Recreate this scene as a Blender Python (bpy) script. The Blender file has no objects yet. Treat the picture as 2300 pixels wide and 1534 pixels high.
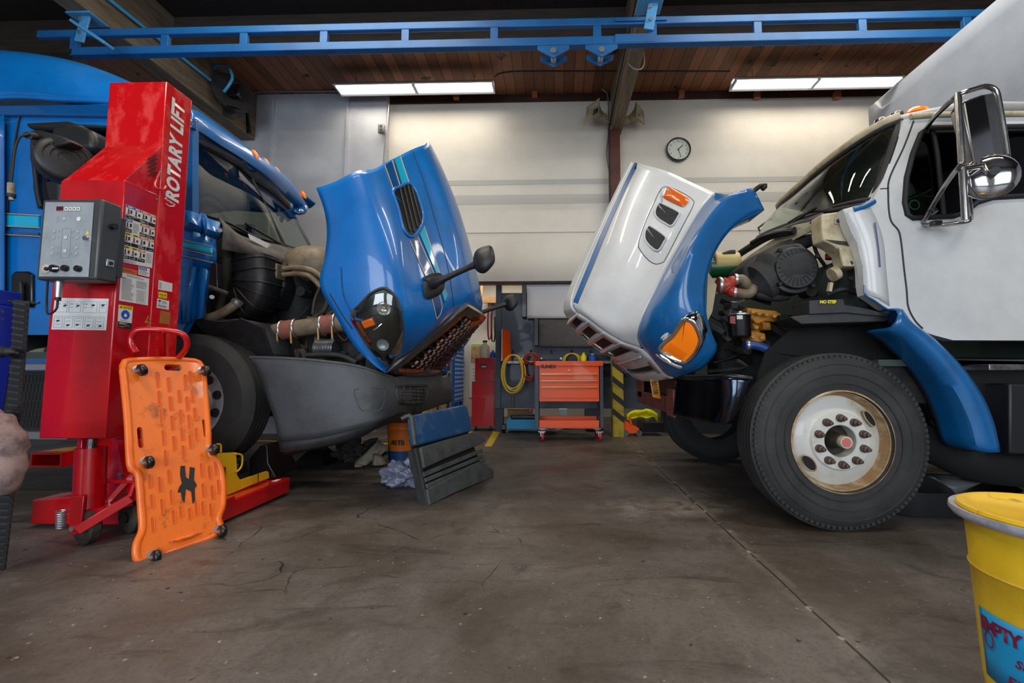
import bpy, bmesh, math, random
from mathutils import Vector as V, Matrix
from mathutils.bvhtree import BVHTree
from mathutils.geometry import tessellate_polygon
random.seed(7)
S=bpy.context.scene
COL=S.collection
# ---------------------------------------------------------------- camera
CH=.937; FP=960.0; CX=1220.0; CY=767.0
YAW=math.atan(26/FP); PIT=math.atan(71/FP)
cd=bpy.data.cameras.new('camera'); cam=bpy.data.objects.new('camera',cd); COL.objects.link(cam)
cam.location=(0,0,CH); cam.rotation_euler=(math.pi/2+PIT,0,YAW)
cd.sensor_width=36; cd.lens=36*FP/2300; cd.shift_x=(1150-CX)/2300; cd.clip_start=.05; cd.clip_end=200
S.camera=cam
# ---------------------------------------------------------------- world, light, exposure
S.view_settings.view_transform='Standard'; S.view_settings.look='None'; S.view_settings.gamma=1
S.view_settings.use_curve_mapping=False; S.view_settings.exposure=0.0
w=bpy.data.worlds.new('world'); S.world=w; w.use_nodes=True
w.node_tree.nodes['Background'].inputs[0].default_value=(.62,.72,.9,1)
w.node_tree.nodes['Background'].inputs[1].default_value=.3
def area(name,loc,rot,sx,sy,power,col):
    l=bpy.data.lights.new(name,'AREA'); l.shape='RECTANGLE'; l.size=sx; l.size_y=sy; l.energy=power; l.color=col
    o=bpy.data.objects.new(name,l); o.location=loc; o.rotation_euler=rot; COL.objects.link(o); return o
# daylight through the open bay doors behind and left of the camera
area('door_daylight',(-3.2,-5.5,2.3),(math.radians(82),0,0),4.4,3.4,370,(.78,.88,1))
area('door_daylight',(3.0,-5.5,2.3),(math.radians(82),0,0),4.4,3.4,285,(.82,.9,1))
# ---------------------------------------------------------------- projection helpers (places in the room from the photo)
_cy,_sy,_cp,_sp=math.cos(YAW),math.sin(YAW),math.cos(PIT),math.sin(PIT)
FW=V((-_sy*_cp,_cy*_cp,_sp)); RT=V((_cy,_sy,0)); UP=RT.cross(FW); C0=V((0,0,CH))
def ray(x,y): return RT*((x-CX)/FP)-UP*((y-CY)/FP)+FW
def P(x,y,Y): r=ray(x,y); return C0+r*(Y/r.y)
def PX(x,y,X): r=ray(x,y); return C0+r*(X/r.x)
def PZ(x,y,Z=0): r=ray(x,y); return C0+r*((Z-CH)/r.z)
def PS(pts,Y): return [P(x,y,Y) for x,y in pts]
# ---------------------------------------------------------------- materials
def lin(c): return tuple(((v/255)/12.92 if v/255<=.04045 else ((v/255+.055)/1.055)**2.4) for v in c)+(1,)
MT={}
def mat(name,col,rough=.5,metal=0,coat=0,col2=None,scale=6,lo=.45,hi=.65,bump=0,bscale=40,emit=0,trans=0,rv=0,spec=.5,aniso=None):
    m=bpy.data.materials.new(name); m.use_nodes=True; N=m.node_tree.nodes; L=m.node_tree.links
    b=N['Principled BSDF']; b.inputs['Base Color'].default_value=lin(col); b.inputs['Roughness'].default_value=rough
    b.inputs['Metallic'].default_value=metal; b.inputs['Coat Weight'].default_value=coat; b.inputs['Coat Roughness'].default_value=.05
    b.inputs['Specular IOR Level'].default_value=spec
    if emit: b.inputs['Emission Color'].default_value=lin(col); b.inputs['Emission Strength'].default_value=emit
    if trans: b.inputs['Transmission Weight'].default_value=trans
    tc=N.new('ShaderNodeTexCoord')
    if col2 or rv:
        n=N.new('ShaderNodeTexNoise'); n.inputs['Scale'].default_value=scale; n.inputs['Detail'].default_value=8; n.inputs['Roughness'].default_value=.65
        if aniso:
            mp=N.new('ShaderNodeMapping'); mp.inputs['Scale'].default_value=aniso; L.new(tc.outputs['Object'],mp.inputs[0]); L.new(mp.outputs[0],n.inputs[0])
        else: L.new(tc.outputs['Object'],n.inputs[0])
        r=N.new('ShaderNodeMapRange'); r.inputs[1].default_value=lo; r.inputs[2].default_value=hi; L.new(n.outputs[0],r.inputs[0])
        if col2:
            x=N.new('ShaderNodeMix'); x.data_type='RGBA'; x.inputs[6].default_value=lin(col); x.inputs[7].default_value=lin(col2)
            L.new(r.outputs[0],x.inputs[0]); L.new(x.outputs[2],b.inputs['Base Color'])
        if rv:
            q=N.new('ShaderNodeMapRange'); q.inputs[3].default_value=rough; q.inputs[4].default_value=min(1,rough+rv); L.new(r.outputs[0],q.inputs[0]); L.new(q.outputs[0],b.inputs['Roughness'])
    if bump:
        n2=N.new('ShaderNodeTexNoise'); n2.inputs['Scale'].default_value=bscale; n2.inputs['Detail'].default_value=4; L.new(tc.outputs['Object'],n2.inputs[0])
        bp=N.new('ShaderNodeBump'); bp.inputs['Strength'].default_value=bump; bp.inputs['Distance'].default_value=.01; L.new(n2.outputs[0],bp.inputs['Height']); L.new(bp.outputs[0],b.inputs['Normal'])
    MT[name]=m; return m
def glassmat(name,tint,rough=.02,mixf=.10):
    m=bpy.data.materials.new(name); m.use_nodes=True; N=m.node_tree.nodes; L=m.node_tree.links; N.clear()
    o=N.new('ShaderNodeOutputMaterial'); t=N.new('ShaderNodeBsdfTransparent'); g=N.new('ShaderNodeBsdfGlossy'); x=N.new('ShaderNodeMixShader'); lw=N.new('ShaderNodeFresnel'); a=N.new('ShaderNodeMath')
    t.inputs[0].default_value=lin(tint); g.inputs['Roughness'].default_value=rough; lw.inputs[0].default_value=1.45; a.operation='ADD'; a.inputs[1].default_value=mixf; a.use_clamp=True
    L.new(lw.outputs[0],a.inputs[0]); L.new(a.outputs[0],x.inputs[0]); L.new(t.outputs[0],x.inputs[1]); L.new(g.outputs[0],x.inputs[2]); L.new(x.outputs[0],o.inputs[0])
    MT[name]=m; return m
mat('blue_paint',(0,108,186),.36,0,.45,(0,98,168),3)
mat('blue_paint_deep',(0,80,142),.3,0,.9,(2,70,124),5)
mat('cyan_paint',(0,172,212),.35,0,.8)
mat('stripe_tan',(205,165,120),.4)
mat('white_paint',(206,206,204),.36,0,.35,(188,188,186),3,.4,.75)
mat('truck_blue',(4,94,154),.36,0,.5,(8,84,138),6)
mat('box_grey',(158,166,178),.55,0,.1,(136,145,158),1.3,.4,.7,bump=.15,bscale=3)
mat('red_paint',(196,8,20),.28,0,.6,(176,4,18),5)
mat('red_scuffed',(206,14,22),.22,0,.7,(222,52,50),9,.5,.62,aniso=(1,1,.5),rv=.25)
mat('dark_red',(120,10,18),.45)
mat('rust_red',(120,58,46),.7,0,0,(70,44,38),14)
mat('yellow_paint',(232,182,20),.42,0,.2,(200,150,20),9,.5,.8)
mat('orange_plastic',(240,112,24),.38,0,.15,(226,92,14),5)
mat('orange_paint',(240,82,8),.4,0,.2)
mat('black_plastic',(26,26,27),.48,0,0,(38,37,36),8)
mat('flat_black',(12,12,12),.9)
mat('satin_black',(14,14,15),.35,0,.2)
mat('dark_grime',(24,23,22),.75,0,0,(46,42,37),9,.45,.75,bump=.5,bscale=25)
mat('grime_brown',(62,54,44),.75,0,0,(36,32,28),12,.4,.7,bump=.4,bscale=30)
mat('tan_pipe',(128,112,88),.55,.1,0,(88,76,60),10,.4,.7)
mat('coupling_red',(138,80,62),.7,0,0,(104,66,54),14)
mat('silicone_red',(168,46,22),.5,0,.1,(120,36,20),14)
mat('bumper_grey',(64,67,70),.5,0,0,(52,54,56),7,.45,.75,bump=.12,bscale=160)
mat('bumper_dark',(44,45,46),.55,0,0,(34,34,34),9)
mat('panel_grey',(72,76,74),.6,0,0,(52,54,53),9,.4,.7)
mat('scuffed_blue',(24,70,112),.4,0,.2,(90,100,128),7,.5,.72)
mat('rubber',(38,38,38),.72,0,0,(56,55,53),5,.4,.75)
mat('rubber_dark',(30,30,30),.7,0,0,(24,24,24),9)
mat('aluminium',(196,198,202),.38,.6,0,(170,172,176),6)
mat('chrome',(225,225,228),.08,1)
mat('stainless',(172,170,166),.2,1,0,(120,116,108),9,.5,.8,rv=.2)
mat('wheel_white',(205,203,194),.45,0,.2,(176,160,128),5,.5,.72)
mat('wheel_rust',(150,116,76),.6,.1,0,(196,176,140),7,.42,.6)
mat('nut_rust',(84,68,60),.65,.3,0,(110,90,78),30)
mat('hub_dark',(50,42,36),.6,.3,0,(30,26,22),20)
mat('pinkish',(196,104,100),.4)
mat('amber',(255,128,8),.25,0,.6,emit=.18)
mat('amber_dark',(214,92,6),.3,0,.6)
mat('clear_lens',(210,210,205),.15,.6)
mat('steel',(140,140,142),.38,.9,0,(96,94,92),12)
mat('zinc',(176,178,180),.35,.8)
mat('cream_wall',(218,211,198),.62,0,0,(206,198,184),1.2,.35,.7)
mat('grey_wall',(190,190,192),.65,0,0,(168,168,172),1.5,.35,.7)
mat('band_wall',(186,182,172),.6)
mat('wood_beam',(124,108,88),.6,0,0,(92,78,60),4,.4,.65,aniso=(4,.6,4))
mat('beam_dark',(52,42,34),.7,0,0,(36,29,24),4,aniso=(.6,4,4))
mat('ceiling_shade',(34,25,20),.7,0,0,(22,16,13),5,aniso=(6,.5,1))
mat('wood_dark',(66,38,24),.65,0,0,(44,27,18),5)
mat('block_wood',(160,92,62),.6)
mat('column_brown',(82,36,26),.5,0,.1,(66,28,22),4)
mat('rail_blue',(10,88,146),.55,0,0,(6,76,130),3)
mat('rail_light',(70,140,190),.45)
mat('hose_blue',(70,160,205),.4)
mat('tube_glow',(255,250,240),.5,emit=6)
mat('fixture_white',(220,225,230),.4)
mat('conduit',(150,150,148),.4,.6)
mat('horn_beige',(158,146,116),.55)
mat('clock_face',(205,210,195),.6)
mat('slate',(62,72,86),.5,0,.1,(52,60,72),5)
mat('slate_dark',(40,46,56),.5)
mat('paper_white',(222,224,226),.8,bump=.5,bscale=90)
mat('paper_grey',(104,103,101),.85,0,0,(84,84,82),60,bump=.7,bscale=90)
mat('tool_red',(176,10,20),.35,0,.4)
mat('yellow_hose',(214,180,60),.5)
mat('red_hose',(150,50,36),.5)
mat('yellow_bright',(232,220,20),.6)
mat('brass',(205,160,96),.35,.7)
mat('caster_red',(190,44,44),.4)
mat('sky_box',(20,140,196),.45)
mat('shelf_metal',(150,138,108),.5,.2)
mat('cardboard',(176,136,92),.8,0,0,(160,120,78),8)
mat('blue_bins',(16,98,180),.45)
mat('bin_white',(200,206,214),.6)
mat('green_bottle',(16,96,48),.3)
mat('jug_beige',(198,184,158),.4)
mat('poster_white',(228,226,218),.6)
mat('poster_photo',(196,160,110),.6,0,0,(150,110,70),20)
mat('lime',(150,205,60),.5)
mat('floor_yellow',(214,184,44),.6,0,0,(180,150,40),14,.5,.75)
mat('panel_aluminium',(176,180,184),.4,.35,0,(152,156,162),6,.45,.7)
mat('enclosure',(58,60,60),.42,0,.1,(66,67,66),5)
mat('ink',(28,26,28),.6)
mat('print_grey',(150,152,155),.6)
mat('print_white',(222,220,216),.5)
mat('notice_blue',(30,84,178),.5)
mat('warn_orange',(206,104,28),.5)
mat('warn_yellow',(232,206,20),.5)
mat('copper_label',(158,110,52),.5)
mat('display_red',(90,18,30),.3)
mat('plastic_bag',(112,116,138),.25,0,0,(140,144,164),12,bump=.4,bscale=40,trans=.25)
mat('rag_beige',(150,138,122),.85,0,0,(110,102,90),14,bump=.5)
mat('rag_dark',(52,50,44),.85,0,0,(36,34,30),14,bump=.5)
mat('rag_pink',(150,122,116),.75,0,0,(92,74,74),10,.45,.65,bump=.6,bscale=20)
mat('bucket_orange',(214,112,18),.45,0,.1)
mat('bucket_blue',(18,66,120),.45)
mat('drum_yellow',(232,194,36),.42,0,.1,(214,172,30),4)
mat('drum_lid',(236,188,10),.38,0,.2,(140,120,14),8,.62,.7)
mat('liner',(176,176,184),.4,0,0,(150,150,160),20)
mat('label_cyan',(20,150,205),.45)
mat('label_maroon',(120,24,60),.5)
mat('tray_blue',(18,52,170),.4,0,.1)
mat('hazard_yellow',(172,150,30),.6,0,0,(120,104,30),9,.45,.7)  # dimmed yellow: shading at the column foot is put into the colour
mat('plate_yellow',(206,128,20),.45)
mat('pan_dark',(22,24,28),.45)
mat('film_clear',(120,120,120),.25,0,0,trans=.5)
mat('cat_yellow',(196,130,20),.55,0,0,(130,84,18),14,.4,.7)
mat('green_tank',(20,84,44),.4,0,.2)
mat('tan_tank',(196,176,110),.45)
mat('cream_metal',(196,182,150),.5,0,0,(150,134,104),9,.45,.7)
mat('hose_deep_blue',(34,62,120),.4)
mat('steel_mesh',(60,58,56),.5,.6)
mat('grille_brown',(70,58,52),.3,.8,0,(110,74,58),9)
mat('dash',(70,78,74),.6)
mat('dash_dark',(58,70,66),.7)
mat('interior_teal',(64,112,106),.7)
mat('cowl_plastic',(64,60,58),.6,0,0,(100,94,86),7,.45,.75)
mat('purple_clear',(60,50,80),.25,0,.4)
glassmat('glass_green',(190,206,190),.02,.04); glassmat('glass_dark',(130,156,146),.02,.03); glassmat('glass_clear',(215,225,220))
# ---------------------------------------------------------------- mesh builder
def crs(pts,n,closed=False):
    """n points on a Catmull-Rom curve through pts, evenly by length"""
    pts=[V(p) for p in pts]
    if len(pts)==2: return [pts[0].lerp(pts[1],i/(n-1)) for i in range(n)]
    d=[]; N=len(pts); seg=N if closed else N-1
    for i in range(seg):
        if closed: a,b,c,e=pts[(i-1)%N],pts[i],pts[(i+1)%N],pts[(i+2)%N]
        else:
            b,c=pts[i],pts[i+1]; a=pts[i-1] if i else b*2-c; e=pts[i+2] if i+2<N else c*2-b
        for k in range(12):
            t=k/12; d.append(.5*((2*b)+(c-a)*t+(2*a-5*b+4*c-e)*t*t+(3*b-a-3*c+e)*t**3))
    d.append(pts[0].copy() if closed else pts[-1].copy())
    L=[0]
    for i in range(1,len(d)): L.append(L[-1]+(d[i]-d[i-1]).length)
    out=[]; j=0; m=n if closed else n-1
    for i in range(n):
        s=L[-1]*i/m
        while j<len(L)-2 and L[j+1]<s: j+=1
        q=(s-L[j])/max(1e-9,L[j+1]-L[j]); out.append(d[j].lerp(d[j+1],min(1,max(0,q))))
    return out
WM={}
class M:
    def __init__(s): s.v=[];s.f=[];s.m=[];s.mi=0
    def add(s,vs,fs):
        b=len(s.v); s.v+=[V(p) for p in vs]; s.f+=[tuple(b+i for i in f) for f in fs]; s.m+=[s.mi]*len(fs); return s
    def box(s,a,b):
        x0,y0,z0=a; x1,y1,z1=b
        return s.add([(x0,y0,z0),(x1,y0,z0),(x1,y1,z0),(x0,y1,z0),(x0,y0,z1),(x1,y0,z1),(x1,y1,z1),(x0,y1,z1)],[(0,3,2,1),(4,5,6,7),(0,1,5,4),(1,2,6,5),(2,3,7,6),(3,0,4,7)])
    def bar(s,p,q,w,h,up=(0,0,1)):
        p,q=V(p),V(q); d=(q-p).normalized(); a=d.cross(V(up))
        if a.length<1e-4: a=d.cross(V((1,0,0)))
        a.normalize(); b=a.cross(d).normalized(); a*=w/2; b*=h/2
        return s.add([p-a-b,p+a-b,p+a+b,p-a+b,q-a-b,q+a-b,q+a+b,q-a+b],[(0,1,2,3),(7,6,5,4),(0,4,5,1),(1,5,6,2),(2,6,7,3),(3,7,4,0)])
    def prism(s,poly,vec,holes=()):
        loops=[[V(p) for p in poly]]+[[V(p) for p in h] for h in holes]; allp=[p for l in loops for p in l]; n=len(allp); vec=V(vec)
        if holes: tris=[tuple(t) for t in tessellate_polygon(loops)]
        else: tris=[tuple(range(n))]
        fs=list(tris)+[tuple(n+i for i in reversed(t)) for t in tris]; b=0
        for l in loops:
            k=len(l)
            for i in range(k): j=(i+1)%k; fs.append((b+i,b+j,n+b+j,n+b+i))
            b+=k
        return s.add(allp+[p+vec for p in allp],fs)
    def grid(s,rows,cu=False,cv=False):
        R=len(rows); K=len(rows[0]); vs=[p for r in rows for p in r]; fs=[]
        for i in range(R if cu else R-1):
            for j in range(K if cv else K-1):
                a=i*K+j; b=i*K+(j+1)%K; c=((i+1)%R)*K+(j+1)%K; d=((i+1)%R)*K+j; fs.append((a,b,c,d))
        return s.add(vs,fs)
    def tube(s,pts,r,n=8,closed=False,k=0,cap=True):
        pts=[V(p) for p in pts]
        if k: pts=crs(pts,k,closed)
        N=len(pts); rows=[]; u=None
        for i,p in enumerate(pts):
            a=pts[(i-1)%N] if (closed or i) else p; b=pts[(i+1)%N] if (closed or i<N-1) else p
            d=(b-a).normalized()
            if u is None:
                u=d.cross(V((0,0,1)))
                if u.length<.1: u=d.cross(V((1,0,0)))
            u=(u-d*u.dot(d)).normalized(); w_=d.cross(u); rr=r[min(i*len(r)//N,len(r)-1)] if isinstance(r,(list,tuple)) else r
            rows.append([p+(u*math.cos(2*math.pi*j/n)+w_*math.sin(2*math.pi*j/n))*rr for j in range(n)])
        s.grid(rows,closed,True)
        if not closed and cap:
            b=len(s.v)-N*n; s.f+= [tuple(b+j for j in range(n)),tuple(b+(N-1)*n+j for j in reversed(range(n)))]; s.m+=[s.mi]*2
        return s
    def lathe(s,prof,o,ax,n=32,a0=0,a1=None,sx=1,sy=1,ref=None):
        o,ax=V(o),V(ax).normalized(); u=V(ref) if ref else (ax.cross(V((0,0,1))) if abs(ax.z)<.9 else V((1,0,0))); u=(u-ax*u.dot(ax)).normalized(); w_=ax.cross(u)
        full=a1 is None; n2=n if full else n+1; A=2*math.pi if full else a1-a0
        rows=[[o+ax*h+(u*(math.cos(a0+A*j/n)*sx)+w_*(math.sin(a0+A*j/n)*sy))*r for j in range(n2)] for r,h in prof]
        return s.grid(rows,False,full)
    def cyl(s,p,q,r,r2=None,n=20):
        p,q=V(p),V(q); r2=r if r2 is None else r2; h=(q-p).length
        return s.lathe([(.0001,0),(r,0),(r2,h),(.0001,h)],p,q-p,n)
    def ball(s,c,r,n=14,sc=(1,1,1)):
        c=V(c); rows=[]
        for i in range(n//2+1):
            t=math.pi*i/(n//2); rows.append([c+V((math.sin(t)*math.cos(2*math.pi*j/n)*sc[0],math.sin(t)*math.sin(2*math.pi*j/n)*sc[1],math.cos(t)*sc[2]))*max(r,1e-5) for j in range(n)])
        return s.grid(rows,False,True)
    def pillow(s,out,vec,rings=4,k=0,e=2.0,inner=0.0):
        out=[V(p) for p in out]
        if k: out=crs(out,k,True)
        c=sum(out,V((0,0,0)))/len(out); vec=V(vec); rows=[]
        for i in range(rings+1):
            t=i/rings; f=1-t*(1-inner); h=(1-f**e)**(1/e) if f<1 else 0; rows.append([c+(p-c)*max(f,.002)+vec*h for p in out])
        return s.grid(rows,False,True)
    def obj(s,name,m,parent=None,bevel=0,thick=0,ang=50,seg=2,off=0.0,smooth=True,top=False,sub=0,recalc=True,origin=None):
        me=bpy.data.meshes.new(name)
        if parent is None and origin is None and s.v:
            xs=[p.x for p in s.v]; ys=[p.y for p in s.v]; zs=[p.z for p in s.v]; origin=V(((min(xs)+max(xs))/2,(min(ys)+max(ys))/2,min(zs)))
        og=V(origin) if origin is not None else V((0,0,0))
        me.from_pydata([tuple(p-og) for p in s.v],[],s.f)
        ms=m if isinstance(m,(list,tuple)) else [m]
        for q in ms: me.materials.append(MT[q] if isinstance(q,str) else q)
        if len(ms)>1: me.polygons.foreach_set('material_index',s.m)
        bm=bmesh.new(); bm.from_mesh(me)
        bmesh.ops.remove_doubles(bm,verts=bm.verts,dist=1e-5)
        if recalc: bmesh.ops.recalc_face_normals(bm,faces=bm.faces)
        for f in bm.faces: f.smooth=smooth
        for e in bm.edges:
            if len(e.link_faces)==2 and e.calc_face_angle(0)>math.radians(ang): e.smooth=False
        bm.to_mesh(me); bm.free()
        o=bpy.data.objects.new(name,me); o.location=og; COL.objects.link(o); WM[o.name]=Matrix.Translation(og)
        if parent is not None: par(o,parent)
        if thick: q=o.modifiers.new('thickness','SOLIDIFY'); q.thickness=thick; q.offset=off
        if sub: q=o.modifiers.new('smooth','SUBSURF'); q.levels=q.render_levels=sub
        if bevel: q=o.modifiers.new('bevel','BEVEL'); q.width=bevel; q.segments=seg; q.limit_method='ANGLE'; q.angle_limit=math.radians(40)
        return o
def par(o,p):
    o.parent=p; o.matrix_parent_inverse=WM[p.name].inverted()
def tag(o,label=None,cat=None,group=None,kind=None):
    if label: o['label']=label
    if cat: o['category']=cat
    if group: o['group']=group
    if kind: o['kind']=kind
    return o
def thing(name,label,cat,loc=(0,0,0),group=None):
    o=bpy.data.objects.new(name,None); o.location=loc; o.empty_display_size=.1; COL.objects.link(o); WM[o.name]=Matrix.Translation(loc)
    return tag(o,label,cat,group)
def struct(o): o['kind']='structure'; return o
def copytree(o,parent=None,off=None,label=None,rz=None):
    c=o.copy(); COL.objects.link(c)
    if parent is not None: c.parent=parent
    if off is not None: c.location=o.location+V(off)
    if rz is not None: c.rotation_euler.z=rz
    if label: c['label']=label
    for ch in list(o.children): copytree(ch,c)
    return c
def text(body,size,org,xd,yd,m,parent,name='lettering',bold=0,shear=0,width=None,ext=.0006,space=1.0):
    cu=bpy.data.curves.new('t','FONT'); cu.body=body; cu.size=1; cu.offset=bold; cu.shear=shear; cu.align_x='CENTER'; cu.align_y='CENTER'; cu.resolution_u=3; cu.extrude=0; cu.space_character=space
    t=bpy.data.objects.new('t',cu); COL.objects.link(t); bpy.context.view_layer.update()
    me=bpy.data.meshes.new_from_object(t.evaluated_get(bpy.context.evaluated_depsgraph_get())); bpy.data.objects.remove(t)
    xs=[v.co.x for v in me.vertices]; ys=[v.co.y for v in me.vertices]; wx=max(xs)-min(xs); cx=(max(xs)+min(xs))/2; cyy=(max(ys)+min(ys))/2; hy=max(ys)-min(ys)
    xd,yd=V(xd).normalized(),V(yd).normalized(); nz=xd.cross(yd).normalized(); sc=size/hy if width else size*.72/max(hy,.01)*1; sx=width/wx if width else sc
    org=V(org)
    for v in me.vertices: a,b=(v.co.x-cx)*sx,(v.co.y-cyy)*sc; v.co=org+xd*a+yd*b+nz*ext
    me.materials.clear(); me.materials.append(MT[m]); me.name=name
    o=bpy.data.objects.new(name,me); COL.objects.link(o); WM[o.name]=Matrix.Identity(4)
    par(o,parent); return o
def loft(curves,nu,nv):
    cs=[crs(c,nu) for c in curves]
    return [crs([c[i] for c in cs],nv) for i in range(nu)]
class Surf:
    """a built surface that pixel rays can be dropped on, so decals and lamps sit on it"""
    def __init__(s,rows):
        K=len(rows[0]); vs=[p for r in rows for p in r]; fs=[(i*K+j,i*K+j+1,(i+1)*K+j+1,(i+1)*K+j) for i in range(len(rows)-1) for j in range(K-1)]
        s.t=BVHTree.FromPolygons(vs,fs)
    def at(s,x,y,off=0,fallback=None):
        d=ray(x,y).normalized(); h=s.t.ray_cast(C0,d)
        if h[0] is None:
            if fallback: return P(x,y,fallback)
            n=s.t.find_nearest(P(x,y,3.4)); return n[0]
        n=h[1] if h[1].dot(d)<0 else -h[1]
        return h[0]+n*off
    def norm(s,x,y):
        d=ray(x,y).normalized(); h=s.t.ray_cast(C0,d)
        if h[0] is None: return V((0,-1,0))
        return h[1] if h[1].dot(d)<0 else -h[1]
    def strip(s,L,R,n,k,off):
        L=crs([(a,b,0) for a,b in L],n); R=crs([(a,b,0) for a,b in R],n); rows=[]
        for a,b in zip(L,R):
            rows.append([s.at(a.x+(b.x-a.x)*j/k,a.y+(b.y-a.y)*j/k,off) for j in range(k+1)])
        return rows
    def patch(s,out,off,k=40,rings=5,bulge=0,inner=0.0):
        o=crs([(a,b,0) for a,b in out],k,True); c=sum(o,V((0,0,0)))/k; rows=[]
        for i in range(rings+1):
            t=i/rings; f=max(1-t*(1-inner),.003); rows.append([s.at(c.x+(p.x-c.x)*f,c.y+(p.y-c.y)*f,off+bulge*math.sqrt(max(0,1-f*f))) for p in o])
        return rows
def mir(p,Yc): return V((p.x,2*Yc-p.y,p.z))
# ================================================================ THE ROOM
def nodes_floor():
    m=bpy.data.materials.new('concrete_floor'); m.use_nodes=True; N=m.node_tree.nodes; L=m.node_tree.links; b=N['Principled BSDF']
    tc=N.new('ShaderNodeTexCoord'); obj=tc.outputs['Object']
    def noise(sc,det=8,r=.6,vec=obj,dist=0):
        n=N.new('ShaderNodeTexNoise'); n.inputs['Scale'].default_value=sc; n.inputs['Detail'].default_value=det; n.inputs['Roughness'].default_value=r; n.inputs['Distortion'].default_value=dist; L.new(vec,n.inputs[0]); return n.outputs[0]
    def rng(v,lo,hi,a=0,c=1):
        r=N.new('ShaderNodeMapRange'); r.inputs[1].default_value=lo; r.inputs[2].default_value=hi; r.inputs[3].default_value=a; r.inputs[4].default_value=c; L.new(v,r.inputs[0]); return r.outputs[0]
    def mix(f,a,c):
        x=N.new('ShaderNodeMix'); x.data_type='RGBA'
        for s_,k in ((f,0),(a,6),(c,7)):
            if isinstance(s_,tuple): x.inputs[k].default_value=s_
            else: L.new(s_,x.inputs[k])
        return x.outputs[2]
    def mth(op,a,c=None):
        x=N.new('ShaderNodeMath'); x.operation=op
        for k,s_ in enumerate((a,c)):
            if s_ is None: continue
            if isinstance(s_,(int,float)): x.inputs[k].default_value=s_
            else: L.new(s_,x.inputs[k])
        return x.outputs[0]
    sep=N.new('ShaderNodeSeparateXYZ'); L.new(obj,sep.inputs[0])
    c=mix(rng(noise(1.1,6,.6,dist=.4),.4,.62),lin((106,99,93)),lin((74,64,54)))
    c=mix(rng(noise(3.2,9,.7,dist=.8),.55,.75),c,lin((52,46,40)))
    c=mix(rng(noise(9,6,.7),.6,.76,0,.6),c,lin((130,122,112)))
    c=mix(rng(noise(14,7,.75,dist=.6),.48,.68,0,.4),c,lin((62,53,46)))
    c=mix(rng(noise(60,5,.75),.5,.66,0,.45),c,lin((58,50,44)))
    mp=N.new('ShaderNodeMapping'); mp.inputs['Scale'].default_value=(.6,2.6,1); L.new(obj,mp.inputs[0])
    c=mix(rng(noise(2.2,8,.65,mp.outputs[0],1.0),.56,.7,0,.75),c,lin((50,44,38)))
    # pale scuffed patch by the joint
    dx=mth('SUBTRACT',sep.outputs[0],.75); dy=mth('SUBTRACT',sep.outputs[1],3.1)
    rr=mth('ADD',mth('MULTIPLY',mth('MULTIPLY',dx,dx),3.2),mth('MULTIPLY',mth('MULTIPLY',dy,dy),14.0))
    c=mix(mth('MULTIPLY',rng(rr,1.0,0.0),rng(noise(5,8,.7,dist=1),.4,.62)),c,lin((150,142,130)))
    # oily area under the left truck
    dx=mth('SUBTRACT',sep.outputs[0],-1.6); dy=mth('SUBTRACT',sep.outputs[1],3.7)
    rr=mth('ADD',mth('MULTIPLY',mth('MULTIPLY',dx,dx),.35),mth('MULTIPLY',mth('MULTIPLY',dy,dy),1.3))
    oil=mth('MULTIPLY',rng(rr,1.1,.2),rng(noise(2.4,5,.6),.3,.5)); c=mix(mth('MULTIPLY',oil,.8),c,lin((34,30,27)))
    # cracks
    v=N.new('ShaderNodeTexVoronoi'); v.feature='DISTANCE_TO_EDGE'; v.inputs['Scale'].default_value=2.1; v.inputs['Randomness'].default_value=1
    wv=N.new('ShaderNodeMix'); wv.data_type='VECTOR'; wv.inputs[0].default_value=.16
    nn=N.new('ShaderNodeTexNoise'); nn.inputs['Scale'].default_value=3.2; L.new(obj,nn.inputs[0]); L.new(obj,wv.inputs[4]); L.new(nn.outputs['Color'],wv.inputs[5]); L.new(wv.outputs[1],v.inputs[0])
    dx=mth('SUBTRACT',sep.outputs[0],-.95); dy=mth('SUBTRACT',sep.outputs[1],2.45)
    rr=mth('ADD',mth('MULTIPLY',mth('MULTIPLY',dx,dx),.8),mth('MULTIPLY',mth('MULTIPLY',dy,dy),1.7))
    crk=mth('MULTIPLY',mth('MULTIPLY',rng(v.outputs[0],.009,.002),rng(rr,1.0,.5)),rng(noise(2.5,3),.42,.56)); c=mix(crk,c,lin((24,21,19)))
    # joint
    nx=mth('SUBTRACT',mth('ABSOLUTE',mth('SUBTRACT',sep.outputs[0],mth('ADD',1.0,mth('MULTIPLY',noise(1.5,4),.03)))),0)
    c=mix(mth('MULTIPLY',rng(nx,.055,.03,0,.35),rng(noise(6,5),.4,.6)),c,lin((140,132,120))); c=mix(rng(nx,.007,.003),c,lin((44,38,33)))
    c=mix(mth('MULTIPLY',rng(nx,.016,.006),rng(noise(7,6,.7),.55,.62)),c,lin((176,164,148)))
    # pale and dark specks
    c=mix(rng(noise(38,3,.5),.69,.74,0,.6),c,lin((184,178,168))); c=mix(rng(noise(24,2,.4),.73,.76,0,.8),c,lin((22,19,17)))
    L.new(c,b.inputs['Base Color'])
    L.new(rng(noise(2,7,.6),.35,.7,.42,.7),b.inputs['Roughness'])
    bp=N.new('ShaderNodeBump'); bp.inputs['Strength'].default_value=.35; bp.inputs['Distance'].default_value=.004; L.new(noise(26,8,.7),bp.inputs['Height']); L.new(bp.outputs[0],b.inputs['Normal'])
    MT['concrete_floor']=m
nodes_floor()
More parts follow.
